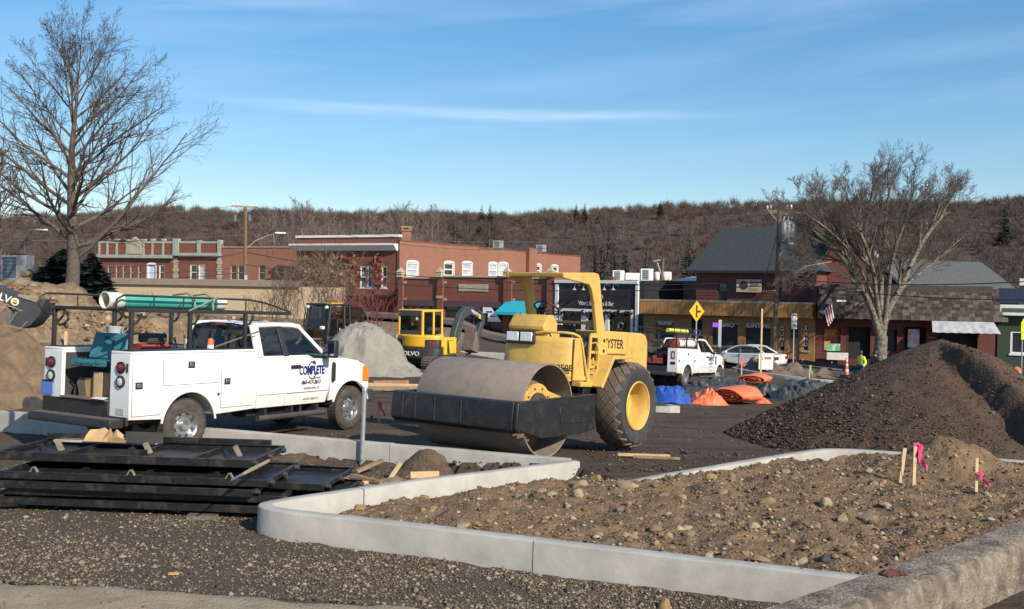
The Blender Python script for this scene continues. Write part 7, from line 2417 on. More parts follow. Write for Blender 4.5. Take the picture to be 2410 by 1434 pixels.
# ---- tall brick block with white cornice, front and long side wall
f = Facade(697, 96, 940, 90.5, 'corner_brick_block', 'tall brown brick block with white cornice and red creeper')
B3 = f
zt_ = f.uz(820, 557)[1]
wx = [(717, 735), (760, 783), (797, 813), (847, 862), (864, 877), (897, 911)]
hs = [f.rect(a, 626, b, 678) for a, b in wx]
f.wall('wall', 0, f.L, -3, zt_, hs, br_dark, back=0)
for h_ in hs:
 f.window(h_, wpaint, pane_d, w=.12)
f.box('coping', 697, 553.5, 941, 559, -.12, .4, wpaint)
u0, u1, z0, z1 = f.rect(690, 577, 937, 591)
MB().prism([(-.0, z0), (-.25, z0 + .02), (-.55, z1 - .2), (-.7, z1 - .05), (-.7, z1 + .12), (0, z1 + .12)], 'x', u0, u1).build('cornice', wpaint, f.root)
f.box('awning_band', 812, 693, 931, 697, -.9, -.003, roofmat)
f.box('shop_front', 710, 699, 931, 765, -.05, -.004, M('bright red front', (.26, .035, .035), (.2, .03, .03), scale=2))
f.box('downpipe', 935, 592, 938.5, 770, -.1, -.004, M('pipe brown', (.12, .07, .05)))
# side wall as stepped pieces
d2 = Facade(940.5, 90.5, 1366, 114, 'corner_brick_side', 'x')
sidewall = d2.root
for q in ('label', 'category'):
 del sidewall[q]
sidewall.name = 'side_wall'
sidewall.parent = B3.root
sidewall.matrix_parent_inverse = B3.root.matrix_basis.inverted()
steps = [(940.5, 1031, 570), (1031, 1125, 578), (1125, 1215, 587), (1215, 1256, 593.5), (1256, 1291, 596.5), (1291, 1366, 601.5)]
wins = [(957, 618, 984, 652, 1), (1045, 619, 1068, 650, 1), (1088, 619.5, 1111, 650, 1), (1150, 621, 1171, 652, 1), (1174, 621, 1195, 652, 1), (1262, 625, 1273, 650, 1), (1297, 627, 1313, 650, 1)]
for i, (xa, xb, yt) in enumerate(steps):
 ua, ub = d2.uz(xa, yt)[0], d2.uz(xb, yt)[0]
 ztop = d2.uz((xa + xb) / 2, yt)[1]
 rs = [d2.rect(*w_[:4]) for w_ in wins if xa <= w_[0] < xb]
 MBw = d2.wall('brick_bay', ua, ub, -3, ztop, rs, br_side, back=0)
 for r_ in rs:
  d2.window(r_, wpaint, pane_l if r_[0] < 3 or 8 < r_[0] < 16 else pane_d, w=.13, arch=True)
 MB().box(ua, ub, -.06, .35, ztop, ztop + .10).build('step_coping', br_dark, sidewall)
MB().box(*[d2.uz(x, 590)[0] for x in (1238, 1257)], -.45, -.002, -3, d2.uz(1248, 584)[1]).build('pilaster', br_side, sidewall)
ch = at(955, 570, 92.5)
c_ = thing('brick_chimney', 'square brick chimney on the corner block', 'chimney', (ch.x, 93.2, 0))
za, zb = at(955, 575, 92.5).z, at(955, 535, 92.5).z
MB().box(-.40, .40, -.40, .40, za - 2, zb - .35).build('stack', br_pale, c_)
MB().box(-.48, .48, -.48, .48, zb - .35, zb - .2).build('corbel', br_pale, c_)
for sx in (-.33, .33):
 for sy in (-.33, .33):
  MB().box(sx - .12, sx + .12, sy - .12, sy + .12, zb - .2, zb).build('pier', br_pale, c_)
MB().box(-.5, .5, -.5, .5, zb, zb + .08).build('cap_slab', stone_t, c_)
def ac_unit(px0, py0, px1, py1, Y, label, mat, fan=True):
 a, b = at(px0, py1, Y), at(px1, py0, Y)
 w_, h_ = b.x - a.x, b.z - a.z
 t = thing('air_conditioner', label, 'air conditioner', ((a.x + b.x) / 2, Y, a.z))
 MB().box(-w_ / 2, w_ / 2, 0, w_ * .7, 0, h_).build('casing', mat, t, bevel=.03)
 MB().box(-w_ * .38, w_ * .12, -.02, -.001, h_ * .1, h_ * .92).build('grille', M('coil dark', (.06, .10, .13), (.04, .07, .09), scale=5), t)
 for i in range(5):
  z = h_ * (.16 + .16 * i)
  MB().box(-w_ * .38, w_ * .12, -.035, -.021, z, z + .02).build('louvre', mat, t)
 MB().lathe([(w_ * .28, 0), (w_ * .28, .08), (0, .08)], 18, 'z', (0, w_ * .35, h_ + .001)).build('fan_guard', trim_b, t)
 return t
grey_ac = M('unit grey', (.30, .32, .32), (.24, .26, .26), scale=2)
ac_unit(1160, 567, 1185, 584, 103, 'grey cooling unit on the middle of the long brick roof', grey_ac)
ac_unit(1262, 577, 1286, 593, 109, 'darker cooling unit near the end of the long brick roof', grey_ac)
ac_unit(1442, 637, 1470, 661, 86, 'left white cooling unit above the black pizza front', wpaint)
ac_unit(1508, 633, 1538, 661, 85, 'right white cooling unit above the pizza front', wpaint)
ac_unit(0, 601, 61, 659, 52, 'big grey rooftop unit with blue oval at the left edge', M('unit big', (.25, .26, .28), (.22, .23, .25), scale=1))
p = at(7, 607, 51.7)
o = MB().lathe([(0, -.02), (.16, -.02), (.16, 0)], 20, 'y').build('oval_badge', M('badge blue', (.03, .06, .3)), bpy.data.objects['air_conditioner.004'], loc=(-.45, -.002, 1.14))
o.scale = (1, 1, .5)
a, b = at(1472, 659, 87), at(1507, 643, 87)
tag(MB().box(a.x, b.x, 87, 88.2, a.z, b.z).build('white_duct', wpaint, bevel=.02), 'white sheet metal duct between the two white cooling units', 'duct')
# ---- brick shops with teal awning
f = Facade(940, 88, 1309, 80.5, 'brick_shop_row', 'low red brown brick shop row with stone name plate')
hs = [f.rect(951, 722, 1030, 815), f.rect(1045, 722, 1185, 815), f.rect(1206, 722, 1288, 815)]
zt_ = f.uz(1120, 653)[1]
f.wall('wall', 0, f.L, -3.2, zt_, hs, br_dark, back=5)
for h_ in hs:
 MB().quad((h_[0], .16, h_[2]), (h_[1], .16, h_[2]), (h_[1], .16, h_[3]), (h_[0], .16, h_[3])).build('shop_pane', pane_d, f.root)
 for k in range(1, 4):
  u = h_[0] + (h_[1] - h_[0]) * k / 4
  MB().box(u - .05, u + .05, .05, .15, h_[2], h_[3]).build('mullion', M('mullion brown', (.06, .04, .035)), f.root)
f.box('lintel_band', 950, 708, 1187, 722, -.12, -.003, M('plum band', (.09, .05, .07), (.07, .04, .055), scale=2))
f.box('lintel_band', 1206, 708, 1288, 722, -.12, -.003, M('plum band', (.09, .05, .07)))
for (xa, xb) in ((940, 950), (1031, 1044), (1187, 1205), (1289, 1308)):
 f.box('pilaster', xa, 652, xb, 830, -.25, -.003, br_dark)
 u0, u1, z0, z1 = f.rect(xa - 1, 633, xb + 1, 653)
 c = (u0 + u1) / 2
 MB().box(c - .28, c + .28, -.40, .1, z0, z0 + .45).add([(c - .34, -.46, z0 + .45), (c + .34, -.46, z0 + .45), (c + .34, .16, z0 + .45), (c - .34, .16, z0 + .45), (c, -.15, z0 + .95)], [(0, 1, 4), (1, 2, 4), (2, 3, 4), (3, 0, 4), (0, 1, 2, 3)]).build('finial', stone_t, f.root, bevel=.02)
 for y in (662, 702):
  f.box('stone_square', xb + 1.5, y, xb + 7, y + 5.5, -.03, -.003, stone_t)
for xa, xb in ((950, 1030), (1206, 1288)):
 f.box('coping', xa, 652, xb, 656, -.10, .3, stone_t)
f.box('coping', 1045, 649, 1186, 653, -.1, .3, stone_t)
nb = f.box('name_stone', 1080, 669, 1149, 686, -.06, -.003, stone_t)
u0, u1, z0, z1 = f.rect(1080, 669, 1149, 686)
MB().box(u0 + .1, u1 - .1, -.066, -.061, z0 + .12, z0 + .15).box(u0 + .1, u1 - .1, -.066, -.061, z1 - .15, z1 - .12).build('name_moulding', stone_g, nb)
f.box('vent_stone', 1030, 696, 1046, 702, -.28, -.255, stone_t)
u0, u1, z0, z1 = f.rect(1183, 708, 1276, 738)
aw = MB().add([(u0 + .5, -.1, z1), (u1, -.1, z1), (u1, -1.3, z0 + .12), (u0, -1.3, z0 + .12), (u0, -1.3, z0 - .12), (u1, -1.3, z0 - .12), (u0, -.1, z0 - .1), (u0 + .5, -.1, z0 - .1)], [(0, 1, 2, 3), (3, 2, 5, 4), (0, 3, 4, 6)]).build('awning', M('teal awning', (.02, .36, .44), (.018, .33, .41), scale=2, rough=.6), f.root)
MB().box(u1 - 1.7, u1 - .5, -1.31, -1.302, z0 - .08, z0 + .08).build('valance_print', M('pale teal', (.25, .55, .6)), aw)
u0, u1, z0, z1 = f.rect(1142, 724, 1186, 757)
bn = MB().add([(u0, -.4, z1), (u1 - 1.0, -.4, z1), (u1, -.4, z0), (u0 + .5, -.4, z0), (u0 + .5, -.4, z0 + .7), (u0, -.4, z0 + .7)], [(0, 1, 2, 3, 4, 5)]).build('banner', wpaint, f.root)
MB().box(u0 + .3, u1 - .9, -.41, -.405, z1 - .45, z1 - .3).box(u0 + .7, u1 - .6, -.41, -.405, z1 - .8, z1 - .68).build('banner_print', M('banner blue', (.08, .12, .35)), bn)
u0, u1, z0, z1 = f.rect(951, 722, 963, 765)
MB().add([(u0, -.3, z1), (u0 + .5, -.3, z0 + .6), (u0, -.3, z0)], [(0, 1, 2)]).build('banner', wpaint, f.root)
wr = f.uz(1098, 770)
MB().tube([(wr[0] + .42 * math.cos(a), -.35, wr[1] + .42 * math.sin(a)) for a in np.linspace(0, 6.28, 20)[:-1]], .10, 6, closed=True).build('red_wreath', M('wreath red', (.25, .01, .02)), f.root)
# ---- black pizza front
f = Facade(1309, 80.3, 1516, 75.5, 'pizza_shop', 'black boarded pizza shop with white frame')
u0, u1, z0, z1 = f.rect(1316, 667, 1497, 728)
hs = [f.rect(1326, 735, 1369, 805), f.rect(1386, 735, 1424, 805), f.rect(1436, 735, 1484, 805)]
f.wall('wall', 0, f.L, -3.2, f.uz(1410, 661)[1], hs, M('black paint', (.016, .015, .017), (.024, .022, .024), scale=3, rough=.6), back=7)
for h_ in hs:
 MB().quad((h_[0], .15, h_[2]), (h_[1], .15, h_[2]), (h_[1], .15, h_[3]), (h_[0], .15, h_[3])).build('shop_pane', pane_d, f.root)
blk = M('charred board', (.022, .019, .020), (.040, .033, .034), scale=1.6, rough=.6, lo=.4, hi=.6)
nb_ = 12
rr2 = random.Random(4)
for k in range(nb_):
 a = z0 + (z1 - z0) * k / nb_
 MB().box(u0, u1, -.05 - rr2.uniform(0, .03), -.003, a + .012, a + (z1 - z0) / nb_ - .012).build('board', blk, f.root, bevel=.008, seg=1)
f.box('frame_top', 1308, 659.5, 1504, 667, -.22, .2, wpaint)
f.box('frame_side', 1308, 667.3, 1315, 820, -.18, -.003, wpaint)
f.box('frame_side', 1497, 667.3, 1503.5, 820, -.18, -.003, wpaint)
for xa, xb in ((1317, 1324), (1370, 1384.5), (1426, 1434.5), (1486, 1491)):
 f.box('column', xa, 729, xb, 820, -.16, -.003, wpaint)
f.box('lintel', 1324.5, 728.5, 1485, 734, -.14, -.003, wpaint)
gar = M('garland', (.02, .035, .02), (.03, .02, .015), scale=9)
rr2 = random.Random(9)
g_ = MB()
for k in range(60):
 uu, zz = f.uz(1318 + 170 * k / 60 + rr2.uniform(-3, 3), 734 + 5 * abs(math.sin(k * .33)) + rr2.uniform(-3, 5), -.2)
 g_.obox((uu, -.22, zz), (rr2.uniform(.1, .3), .12, rr2.uniform(.08, .22)), Matrix.Rotation(rr2.uniform(0, 3), 3, 'Y'))
g_.build('garland', gar, f.root)
for px in (1352, 1373, 1422, 1443):
 uu, zz = f.uz(px, 683, -.5)
 MB().tube([(uu + .25, -.06, zz + .3), (uu + .22, -.4, zz + .48), (uu + .08, -.52, zz + .42), (uu, -.52, zz + .2)], .022, 6).lathe([(.04, .2), (.07, .14), (.19, 0)], 16, 'z', (uu, -.52, zz)).build('gooseneck_lamp', M('lamp zinc', (.33, .33, .32), rough=.5), f.root, smooth=50)
for px in (1345, 1460):
 uu, zz = f.uz(px, 768, -.1)
 MB().tube([(uu + .24 * math.cos(a), -.03, zz + .24 * math.sin(a)) for a in np.linspace(0, 6.28, 18)[:-1]], .08, 6, closed=True).build('wreath', M('wreath grey', (.16, .16, .13)), f.root)
cw = M('cream letters', (.72, .70, .62))
uu, zz = f.uz(1402, 715, -.1)
text('Wood Fired Pizza & Bar', .50, cw, f.root, (uu, -.10, zz), (math.pi / 2, 0, 0), .01, .006, 0, .66)
# the name above is hidden behind the roller post but for its first and last letter
for ch_, px in (('F', 1391.5), ('O', 1414)):
 uu, zz = f.uz(px, 701, -.1)
 text(ch_, .62, cw, f.root, (uu, -.10, zz), (math.pi / 2, 0, 0), .01, .006, 0, .85)
# ---- brick wall between pizza and gun shop
f = Facade(1517, 83, 1650, 80, 'brick_annex', 'sunlit orange brick annex between pizza and gun shop')
f.wall('wall', 0, f.L, -3, f.uz(1580, 665)[1], [], br_side, back=5)
f.box('coping', 1517, 661, 1650, 665, -.1, .3, br_dark)
f.box('corner_pier', 1504.5, 655, 1516, 830, -5.5, -4.9, br_dark)
uz0, uz1 = f.uz(1570, 664, 2)[0], f.uz(1655, 664, 2)[0]
MB().add([(uz0, 1.2, f.uz(1580, 664)[1]), (uz1, 1.2, f.uz(1580, 664)[1]), (uz1, 5, f.uz(1600, 648)[1]), (uz0 + 1, 5, f.uz(1600, 648)[1])], [(0, 1, 2, 3)]).build('metal_roof', M('blue grey roof', (.2, .27, .36), rough=.4), f.root)
# ---- gun shop
f = Facade(1516, 72, 1919, 66, 'gun_shop', 'brown wooden gun shop with boarded fascia and painted windows')
GS = f
zf0, zf1 = f.uz(1716, 744, -.8)[1], f.uz(1716, 712, -.8)[1]
hs = [f.rect(1541, 753, 1587, 800), f.rect(1626, 752, 1652, 850), f.rect(1674, 757, 1737, 815), f.rect(1752, 759, 1815, 815), f.rect(1834, 762, 1847, 827), f.rect(1856, 762, 1882, 846), f.rect(1889, 763, 1903, 826)]
f.wall('wall', 0, f.L, -3.4, zf1, hs, woodc, back=4)
wood_trim = M('window wood', (.33, .18, .075), (.26, .14, .055), scale=3)
for i, h_ in enumerate(hs):
 if i in (1, 5):
  d_ = MB().box(h_[0], h_[1], .10, .15, h_[2], h_[3]).build('door', inside if i == 1 else wood_trim, f.root)
  if i == 5:
   MB().box(h_[0] + .12, h_[1] - .12, .085, .099, h_[2] + 1.45, h_[3] - .25).build('door_glass', pane_d, d_)
   MB().box((h_[0] + h_[1]) / 2 - .02, (h_[0] + h_[1]) / 2 + .02, .075, .084, h_[2] + 1.45, h_[3] - .25).box(h_[0] + .12, h_[1] - .12, .075, .084, h_[2] + 1.75, h_[2] + 1.79).build('door_bar', wood_trim, d_)
  else:
   cc = ((h_[0] + h_[1]) / 2, h_[3] - .95)
   MB().lathe([(.26, 0), (.26, -.01), (.20, -.012), (.20, 0)], 20, 'y', (cc[0], .09, cc[1])).build('door_emblem', wtxt, d_)
 else:
  f.window(h_, wood_trim, pane_d, depth=.14, bars_h=0, sill=True, w=.06)
  MB().box(h_[0] + .06, h_[1] - .06, .10, .128, h_[3] - .20, h_[3] - .08).build('blind', M('blind grey', (.35, .36, .37)), f.root)
nbd = 46
rr2 = random.Random(3)
fa = MB().box(-.05, f.L + .05, -.86, -.004, zf1 - .02, zf1 + .10).build('fascia_roof', M('fascia cap', (.36, .30, .22), (.3, .24, .18), scale=2), f.root)
for k in range(nbd):
 a, b = f.L * k / nbd, f.L * (k + 1) / nbd
 MB().box(a + .008, b - .008, -.84 - rr2.uniform(0, .012), -.80, zf0 + .01 * rr2.random(), zf1 - .022).build('board', woodb, f.root)
MB().box(.0, f.L, -.80, -.01, zf0 + .02, zf0 + .08).build('soffit', woodc, f.root)
pk = M('sign pink', (.88, .66, .60), (.8, .55, .5), scale=5)
def sgn(body, px, py, size, sx=1.0):
 uu, zz = f.uz(px, py, .1)
 text(body, size, pk, f.root, (uu, .105, zz), (math.pi / 2, 0, 0), .004, .014, 0, sx)
sgn('GUNS', 1564, 760, .42, .95)
sgn('AMMO', 1705, 765, .46, 1.0)
sgn('HUNTING', 1783, 767, .46, .95)
for w_, px in (('GUNS', 1840.5), ('AMMO', 1896)):
 for k, c in enumerate(w_):
  sgn(c, px, 775 + 12 * k, .40, .9)
MB().box(*[f.uz(x, 763)[0] for x in (1675, 1690)], .09, .10, f.uz(1680, 770)[1], f.uz(1680, 760)[1]).build('neon_sign', M('neon violet', (.25, .05, .6), emit=((.35, .08, .9), 1.2)), f.root)
# upper red storey with hip roof
f = Facade(1638, 75.5, 1919, 70.5, 'red_upper_house', 'red clapboard house with dark hip roof above gun shop')
hs = [f.rect(1688, 663, 1712, 709), f.rect(1832, 663, 1853, 714)]
ze = f.uz(1775, 633)[1]
f.wall('wall', 0, f.L, -3, ze, hs, siding, back=8)
for k in range(13):
 z = f.uz(1775, 716)[1] + (ze - f.uz(1775, 716)[1]) * k / 13
 cuts = sorted([(h_[0], h_[1]) for h_ in hs if h_[2] - .05 < z < h_[3] + .05])
 u = 0.0
 for a, b in cuts + [(f.L, f.L)]:
  MB().box(u, a, -.022, -.002, z, z + .03).build('clapboard_edge', siding, f.root)
  u = b
for h_ in hs:
 f.window(h_, M('dark frame', (.03, .03, .035)), pane_d, sill=False, w=.10)
sb = f.box('shop_sign', 1736, 658, 1794, 688, -.25, -.15, M('sign cream', (.50, .44, .33), (.42, .36, .26), scale=2))
u0, u1, z0, z1 = f.rect(1736, 658, 1794, 688)
MB().lathe([(.0, -.006), (.34, -.006), (.34, 0)], 20, 'y', (u0 + .55, -.252, z1 - .45)).build('sign_emblem', M('emblem', (.06, .05, .06)), sb)
MB().box(u0 + 1.05, u1 - .2, -.257, -.252, z0 + .45, z1 - .15).build('sign_print', M('sign brown', (.16, .05, .03), (.3, .2, .14), scale=8), sb)
MB().box(u0 + .9, u1 - .3, -.257, -.252, z0 + .1, z0 + .3).build('sign_print', M('sign tan', (.45, .25, .1)), sb)
zr = f.uz(1775, 535, 5)[1]
ua, ub = f.uz(1622, 632)[0], f.uz(1935, 632)[0]
ra, rb2 = f.uz(1700, 535, 5)[0], f.uz(1890, 535, 5)[0]
MB().add([(ua, -.6, ze - .15), (ub, -.6, ze - .15), (ub, 10.6, ze - .15), (ua, 10.6, ze - .15), (ra, 5, zr), (rb2, 5, zr)], [(0, 1, 5, 4), (1, 2, 5), (2, 3, 4, 5), (3, 0, 4)]).build('hip_roof', shingle_d, f.root)
MB().box(ua, ub, -.62, -.601, ze - .34, ze - .14).build('gutter', trim_b, f.root)
# ---- dark red gable house
f = Facade(1915, 73, 2110, 72, 'red_gable_house', 'dark red gabled house behind the bare street tree')
pts = [f.uz(1917, 900), f.uz(2110, 900), f.uz(2110, 672), f.uz(1990, 545), f.uz(1917, 640)]
MB().prism(pts, 'y', 0, 9).build('gable_wall', deepred, f.root)
k = [f.uz(1905, 652), f.uz(1990, 538), f.uz(2120, 680)]
for a, b in zip(k, k[1:]):
 MB().prism([a, b, (b[0], b[1] + .25), (a[0], a[1] + .25)], 'y', -.5, 9.3).build('roof_slope', shingle_d, f.root)
f.box('attic_window', 1978, 596, 1998, 624, -.05, -.004, pane_d)
# ---- long shop with shingled mansard
f = Facade(1922, 66.2, 2347, 64.2, 'mansard_shop', 'long dark red shop under a weathered shingle mansard')
MS = f
hs = [f.rect(1940, 775, 1978, 828), f.rect(1996, 770, 2048, 845), f.rect(2086, 775, 2111, 828), f.rect(2128, 770, 2178, 860), f.rect(2205, 785, 2300, 860)]
zm1, zm0 = f.uz(2140, 677)[1], f.uz(2140, 753, -1.2)[1]
f.wall('wall', 0, f.L, -3.6, zm1, hs, deepred, depth=.5, back=8)
for i, h_ in enumerate(hs):
 mt = [M('poster orange', (.55, .27, .10), (.45, .10, .05), scale=2.2, lo=.45, hi=.55), inside, pane_d, inside, inside][i]
 MB().quad((h_[0], .45, h_[2]), (h_[1], .45, h_[2]), (h_[1], .45, h_[3]), (h_[0], .45, h_[3])).build('shop_pane', mt, f.root)
 for ua in (h_[0] - .06, h_[1]):
  MB().box(ua, ua + .06, -.04, -.002, h_[2], h_[3]).build('window_trim', deepred, f.root)
f.box('green_poster', 1945, 809, 1977, 826, -.10, -.06, M('poster green', (.10, .38, .18), (.5, .6, .5), scale=3, lo=.5, hi=.6))
f.box('white_sign', 1943, 829, 1993, 846, -.6, -.5, M('sign off white', (.62, .58, .52)))
f.box('striped_notice', 2136, 775, 2163, 818, -.08, -.04, M('notice', (.45, .5, .62), (.55, .3, .3), scale=2.5, lo=.45, hi=.55))
f.box('menu_board', 1950, 700, 1972, 740, -1.35, -1.3, trim_b)
f.box('pole_cross', 1962, 706, 1983, 710, -1.4, -1.36, wpaint)
# mansard: backing plane and separate shingles
shm = [M('shake %d' % i, c, tuple(x * .6 for x in c), scale=6, rough=.95) for i, c in enumerate([(.085, .070, .055), (.055, .045, .037), (.125, .105, .083), (.035, .030, .026), (.07, .054, .042)])]
MB().add([(-.1, -1.22, zm0), (f.L + .1, -1.22, zm0), (f.L - .6, -.12, zm1 + .05), (.1, -.12, zm1 + .05)], [(0, 1, 2, 3)]).build('mansard_deck', shm[3], f.root)
rows = 11
meshes = []
for i in range(10):
 w_ = .26 + .06 * (i % 4)
 me = MB().prism([(-w_ / 2, 0), (w_ / 2, 0), (w_ / 2, .32), (-w_ / 2, .32)], 'y', -.03, 0).mesh('shingle', shm[i % 5])
 meshes.append((w_, me))
sl = Vector((0, 1.10, zm1 + .05 - zm0))
slen = sl.length
tilt = math.atan2(1.10, zm1 + .05 - zm0)
rr2 = random.Random(8)
cnt = 0
mrest = MB()
for r_ in range(rows):
 u = -.05 + rr2.uniform(0, .2)
 umax = f.L + .05 - .65 * r_ / rows
 u += .2 * r_ / rows
 while u < umax:
  w_, me = meshes[rr2.randrange(10)]
  t_ = (r_ + rr2.uniform(-.08, .08)) * slen / rows
  y = -1.22 + 1.10 * t_ / slen - .015
  z = zm0 + (zm1 + .05 - zm0) * t_ / slen - .03
  if cnt < 296:
   inst(me, 'shingle', f.root, (u + w_ / 2, y, z), (-tilt + .06 + rr2.uniform(-.03, .07), 0, rr2.uniform(-.02, .02)))
  else:
   mrest.obox((u + w_ / 2, y + .06, z + .18), (w_, .03, .32), Matrix.Rotation(-tilt - .03, 3, 'X'))
  cnt += 1
  u += w_ + .012
if mrest.v:
 tag(mrest.build('shingle_rest', shm[1], f.root), kind='stuff')
# white scalloped awning
u0, u1 = f.uz(2186, 760, -1.2)[0], f.uz(2345, 762, -1.2)[0]
za, zb = f.uz(2265, 757, -1.2)[1], f.uz(2265, 784, -2.2)[1]
MB().grid(lambda a, b: (u0 + (u1 - u0) * a - .35 * (1 - b) * (a - .5), -1.25 - 1.0 * b, za + (zb - za) * b + .015 * math.sin(a * 50) * b), 90, 5).build('awning', M('white awning', (.46, .46, .46), (.30, .30, .31), scale=2, rough=.5), f.root, smooth=60)
# flag
uu, zz = f.uz(1940, 745, -1.5)
fl_ = MB().tube([(uu, -1.3, zz + .4), (uu + .5, -1.9, zz + 1.0)], .02, 6).build('flag_pole', wpaint, f.root)
for k in range(7):
 MB().add([(uu + .06 * k, -1.4 - .05 * k, zz + .4 + .08 * k), (uu + .06 * (k + .9), -1.4 - .05 * k, zz + .46 + .08 * k), (uu + .35 + .05 * k, -1.45, zz - .6 + .08 * k), (uu + .28 + .05 * k, -1.45, zz - .65 + .08 * k)], [(0, 1, 2, 3)]).build('flag_stripe', M('flag red', (.5, .05, .06)) if k % 2 else wpaint, fl_)
# ---- grey roofed house behind
f = Facade(2050, 84, 2400, 82, 'grey_roof_house', 'house with wide plain grey shingle roof at the right')
f.box('wall', 2050, 690, 2400, 850, .5, 8, deepred)
a, b, c, d_ = f.uz(2040, 690), f.uz(2420, 705), f.uz(2310, 618, 5), f.uz(2075, 606, 5)
MB().add([(a[0], -.5, a[1]), (b[0], -.5, b[1]), (c[0], 5, c[1]), (d_[0], 5, d_[1]), (a[0], 10, a[1]), (b[0], 10, b[1])], [(0, 1, 2, 3), (1, 5, 2), (5, 4, 3, 2), (4, 0, 3)]).build('roof', shingle_g, f.root)
uu, zz = f.uz(2063, 605, 4)
MB().box(uu - .15, uu + .15, 4, 4.3, zz - 1, zz + .6).build('vent_pipe', wpaint, f.root)
# ---- green shop at the right edge
f = Facade(2350, 64.1, 2560, 62, 'green_shop', 'dark green shop with white fascia at the right edge')
hs = [f.rect(2378, 780, 2440, 834)]
f.wall('wall', 0, f.L, -3.6, f.uz(2440, 720)[1], hs, M('green paint', (.025, .05, .028), (.035, .065, .035), scale=2), back=7)
f.window(hs[0], wpaint, pane_d, bars_h=0, w=.12)
fa = f.box('fascia', 2347, 719, 2560, 745, -.5, -.004, wpaint, bev=.03)
f.box('fascia_field', 2358, 727, 2560, 736, -.53, -.505, M('green sign', (.07, .12, .05)))
f.box('navy_board', 2350, 680, 2560, 716, .3, .6, M('navy paint', (.02, .03, .075)))
f.box('white_roof_edge', 2405, 655, 2560, 672, 2.5, 2.8, wpaint)
# ---- tan low building at left
f = Facade(225, 76, 706, 74, 'tan_low_building', 'long low tan brick building behind the earth bank')
f.wall('wall', 0, f.L, -3, f.uz(470, 672)[1], [], br_tan, back=12)
f.box('parapet_cap', 222, 657, 706, 672, -.25, .4, M('cap brown grey', (.24, .19, .155), (.2, .16, .13), scale=2))
# stone pillar by the big unit, parked car glimpse
b = at(70, 672, 44)
t = thing('stone_pillar', 'brown stone gate pillar right of the big rooftop unit', 'pillar', (b.x, 44, ground_z(b.x, 44)))
zz = at(70, 640, 44).z - ground_z(b.x, 44)
MB().box(-.22, .22, -.22, .22, -.2, zz - .2).build('shaft', stone_t, t)
MB().box(-.30, .30, -.30, .30, zz - .2, zz - .05).build('cap_stone', M('brown stone', (.25, .16, .10)), t)
MB().add([(-.3, -.3, zz - .05), (.3, -.3, zz - .05), (.3, .3, zz - .05), (-.3, .3, zz - .05), (0, 0, zz + .15)], [(0, 1, 4), (1, 2, 4), (2, 3, 4), (3, 0, 4)]).build('cap_top', M('brown stone', (.25, .16, .10)), t)
# ================================================================ trees, brush, poles and wires
def seg_mesh(name, segs, mat, parent, sides=(7, 4, 3)):
 """segs: (p, q, r0, r1) -> tubes, vectorised by thickness"""
 P = np.array([s_[0] for s_ in segs], float)
 Q = np.array([s_[1] for s_ in segs], float)
 R0 = np.array([s_[2] for s_ in segs])
 R1 = np.array([s_[3] for s_ in segs])
 V, F, off = [], [], 0
 cls = np.where(R0 > .05, 0, np.where(R0 > .015, 1, 2))
 for c in range(3):
  m_ = cls == c
  k = int(m_.sum())
  if not k:
   continue
  n = sides[c]
  p, q, r0, r1 = P[m_], Q[m_], R0[m_], R1[m_]
  d = q - p
  d /= np.linalg.norm(d, axis=1)[:, None] + 1e-9
  ref = np.where(np.abs(d[:, 2:3]) < .9, [[0, 0, 1.]], [[1., 0, 0]])
  a = np.cross(d, ref)
  a /= np.linalg.norm(a, axis=1)[:, None]
  b = np.cross(d, a)
  w = 2 * np.pi * np.arange(n) / n
  ring = a[:, None, :] * np.cos(w)[None, :, None] + b[:, None, :] * np.sin(w)[None, :, None]
  lo = p[:, None, :] + ring * r0[:, None, None]
  hi = q[:, None, :] + ring * r1[:, None, None]
  vv = np.concatenate([lo, hi], 1).reshape(-1, 3)
  j = np.arange(n)
  base = (off + np.arange(k) * 2 * n)[:, None]
  f_ = np.stack([base + j, base + (j + 1) % n, base + n + (j + 1) % n, base + n + j], -1).reshape(-1, 4)
  V.append(vv)
  F.append(f_)
  off += len(vv)
 return np_mesh(name, np.concatenate(V), np.concatenate(F), mat, parent, smooth=True)
def rot_about(v, ax, a):
 return Matrix.Rotation(a, 3, ax) @ v
def branch(segs, rr, p, d, L, r, lvl, spec, tips=None):
 n, jit, up, kids, ang, lr = spec[lvl]
 k = n
 step = L / k
 pts = [p.copy()]
 dirs = []
 for i in range(k):
  d = (d + Vector((rr.gauss(0, jit), rr.gauss(0, jit), rr.gauss(0, jit))) + Vector((0, 0, up))).normalized()
  q = p + d * step
  ra, rb = r * (1 - .78 * i / k), r * (1 - .78 * (i + 1) / k)
  segs.append((tuple(p), tuple(q), max(ra, .0035), max(rb, .003)))
  p = q
  pts.append(p.copy())
  dirs.append(d.copy())
 if tips is not None and lvl == len(spec) - 1:
  tips.append(p.copy())
 if lvl + 1 < len(spec):
  nk = kids if isinstance(kids, int) else rr.randint(*kids)
  for c in range(nk):
   t = (.22 + .76 * (c + rr.random()) / nk)
   i = min(k - 1, int(t * k))
   fr = t * k - i
   b = pts[i].lerp(pts[i + 1], fr)
   dd = dirs[i]
   ax = dd.orthogonal().normalized()
   ax = rot_about(ax, dd, rr.uniform(0, 6.283))
   cd_ = rot_about(dd, ax, ang * rr.uniform(.7, 1.25))
   branch(segs, rr, b, cd_, L * lr * rr.uniform(.65, 1.15) * (1.1 - .45 * t), max(.004, r * (1 - .78 * t) * .62), lvl + 1, spec, tips)
bark = M('grey bark', (.135, .105, .082), (.075, .058, .047), scale=8, rough=.95, bump=1, bscale=22)
twig = M('twig brown', (.075, .055, .045), (.05, .038, .033), scale=3, rough=.95)
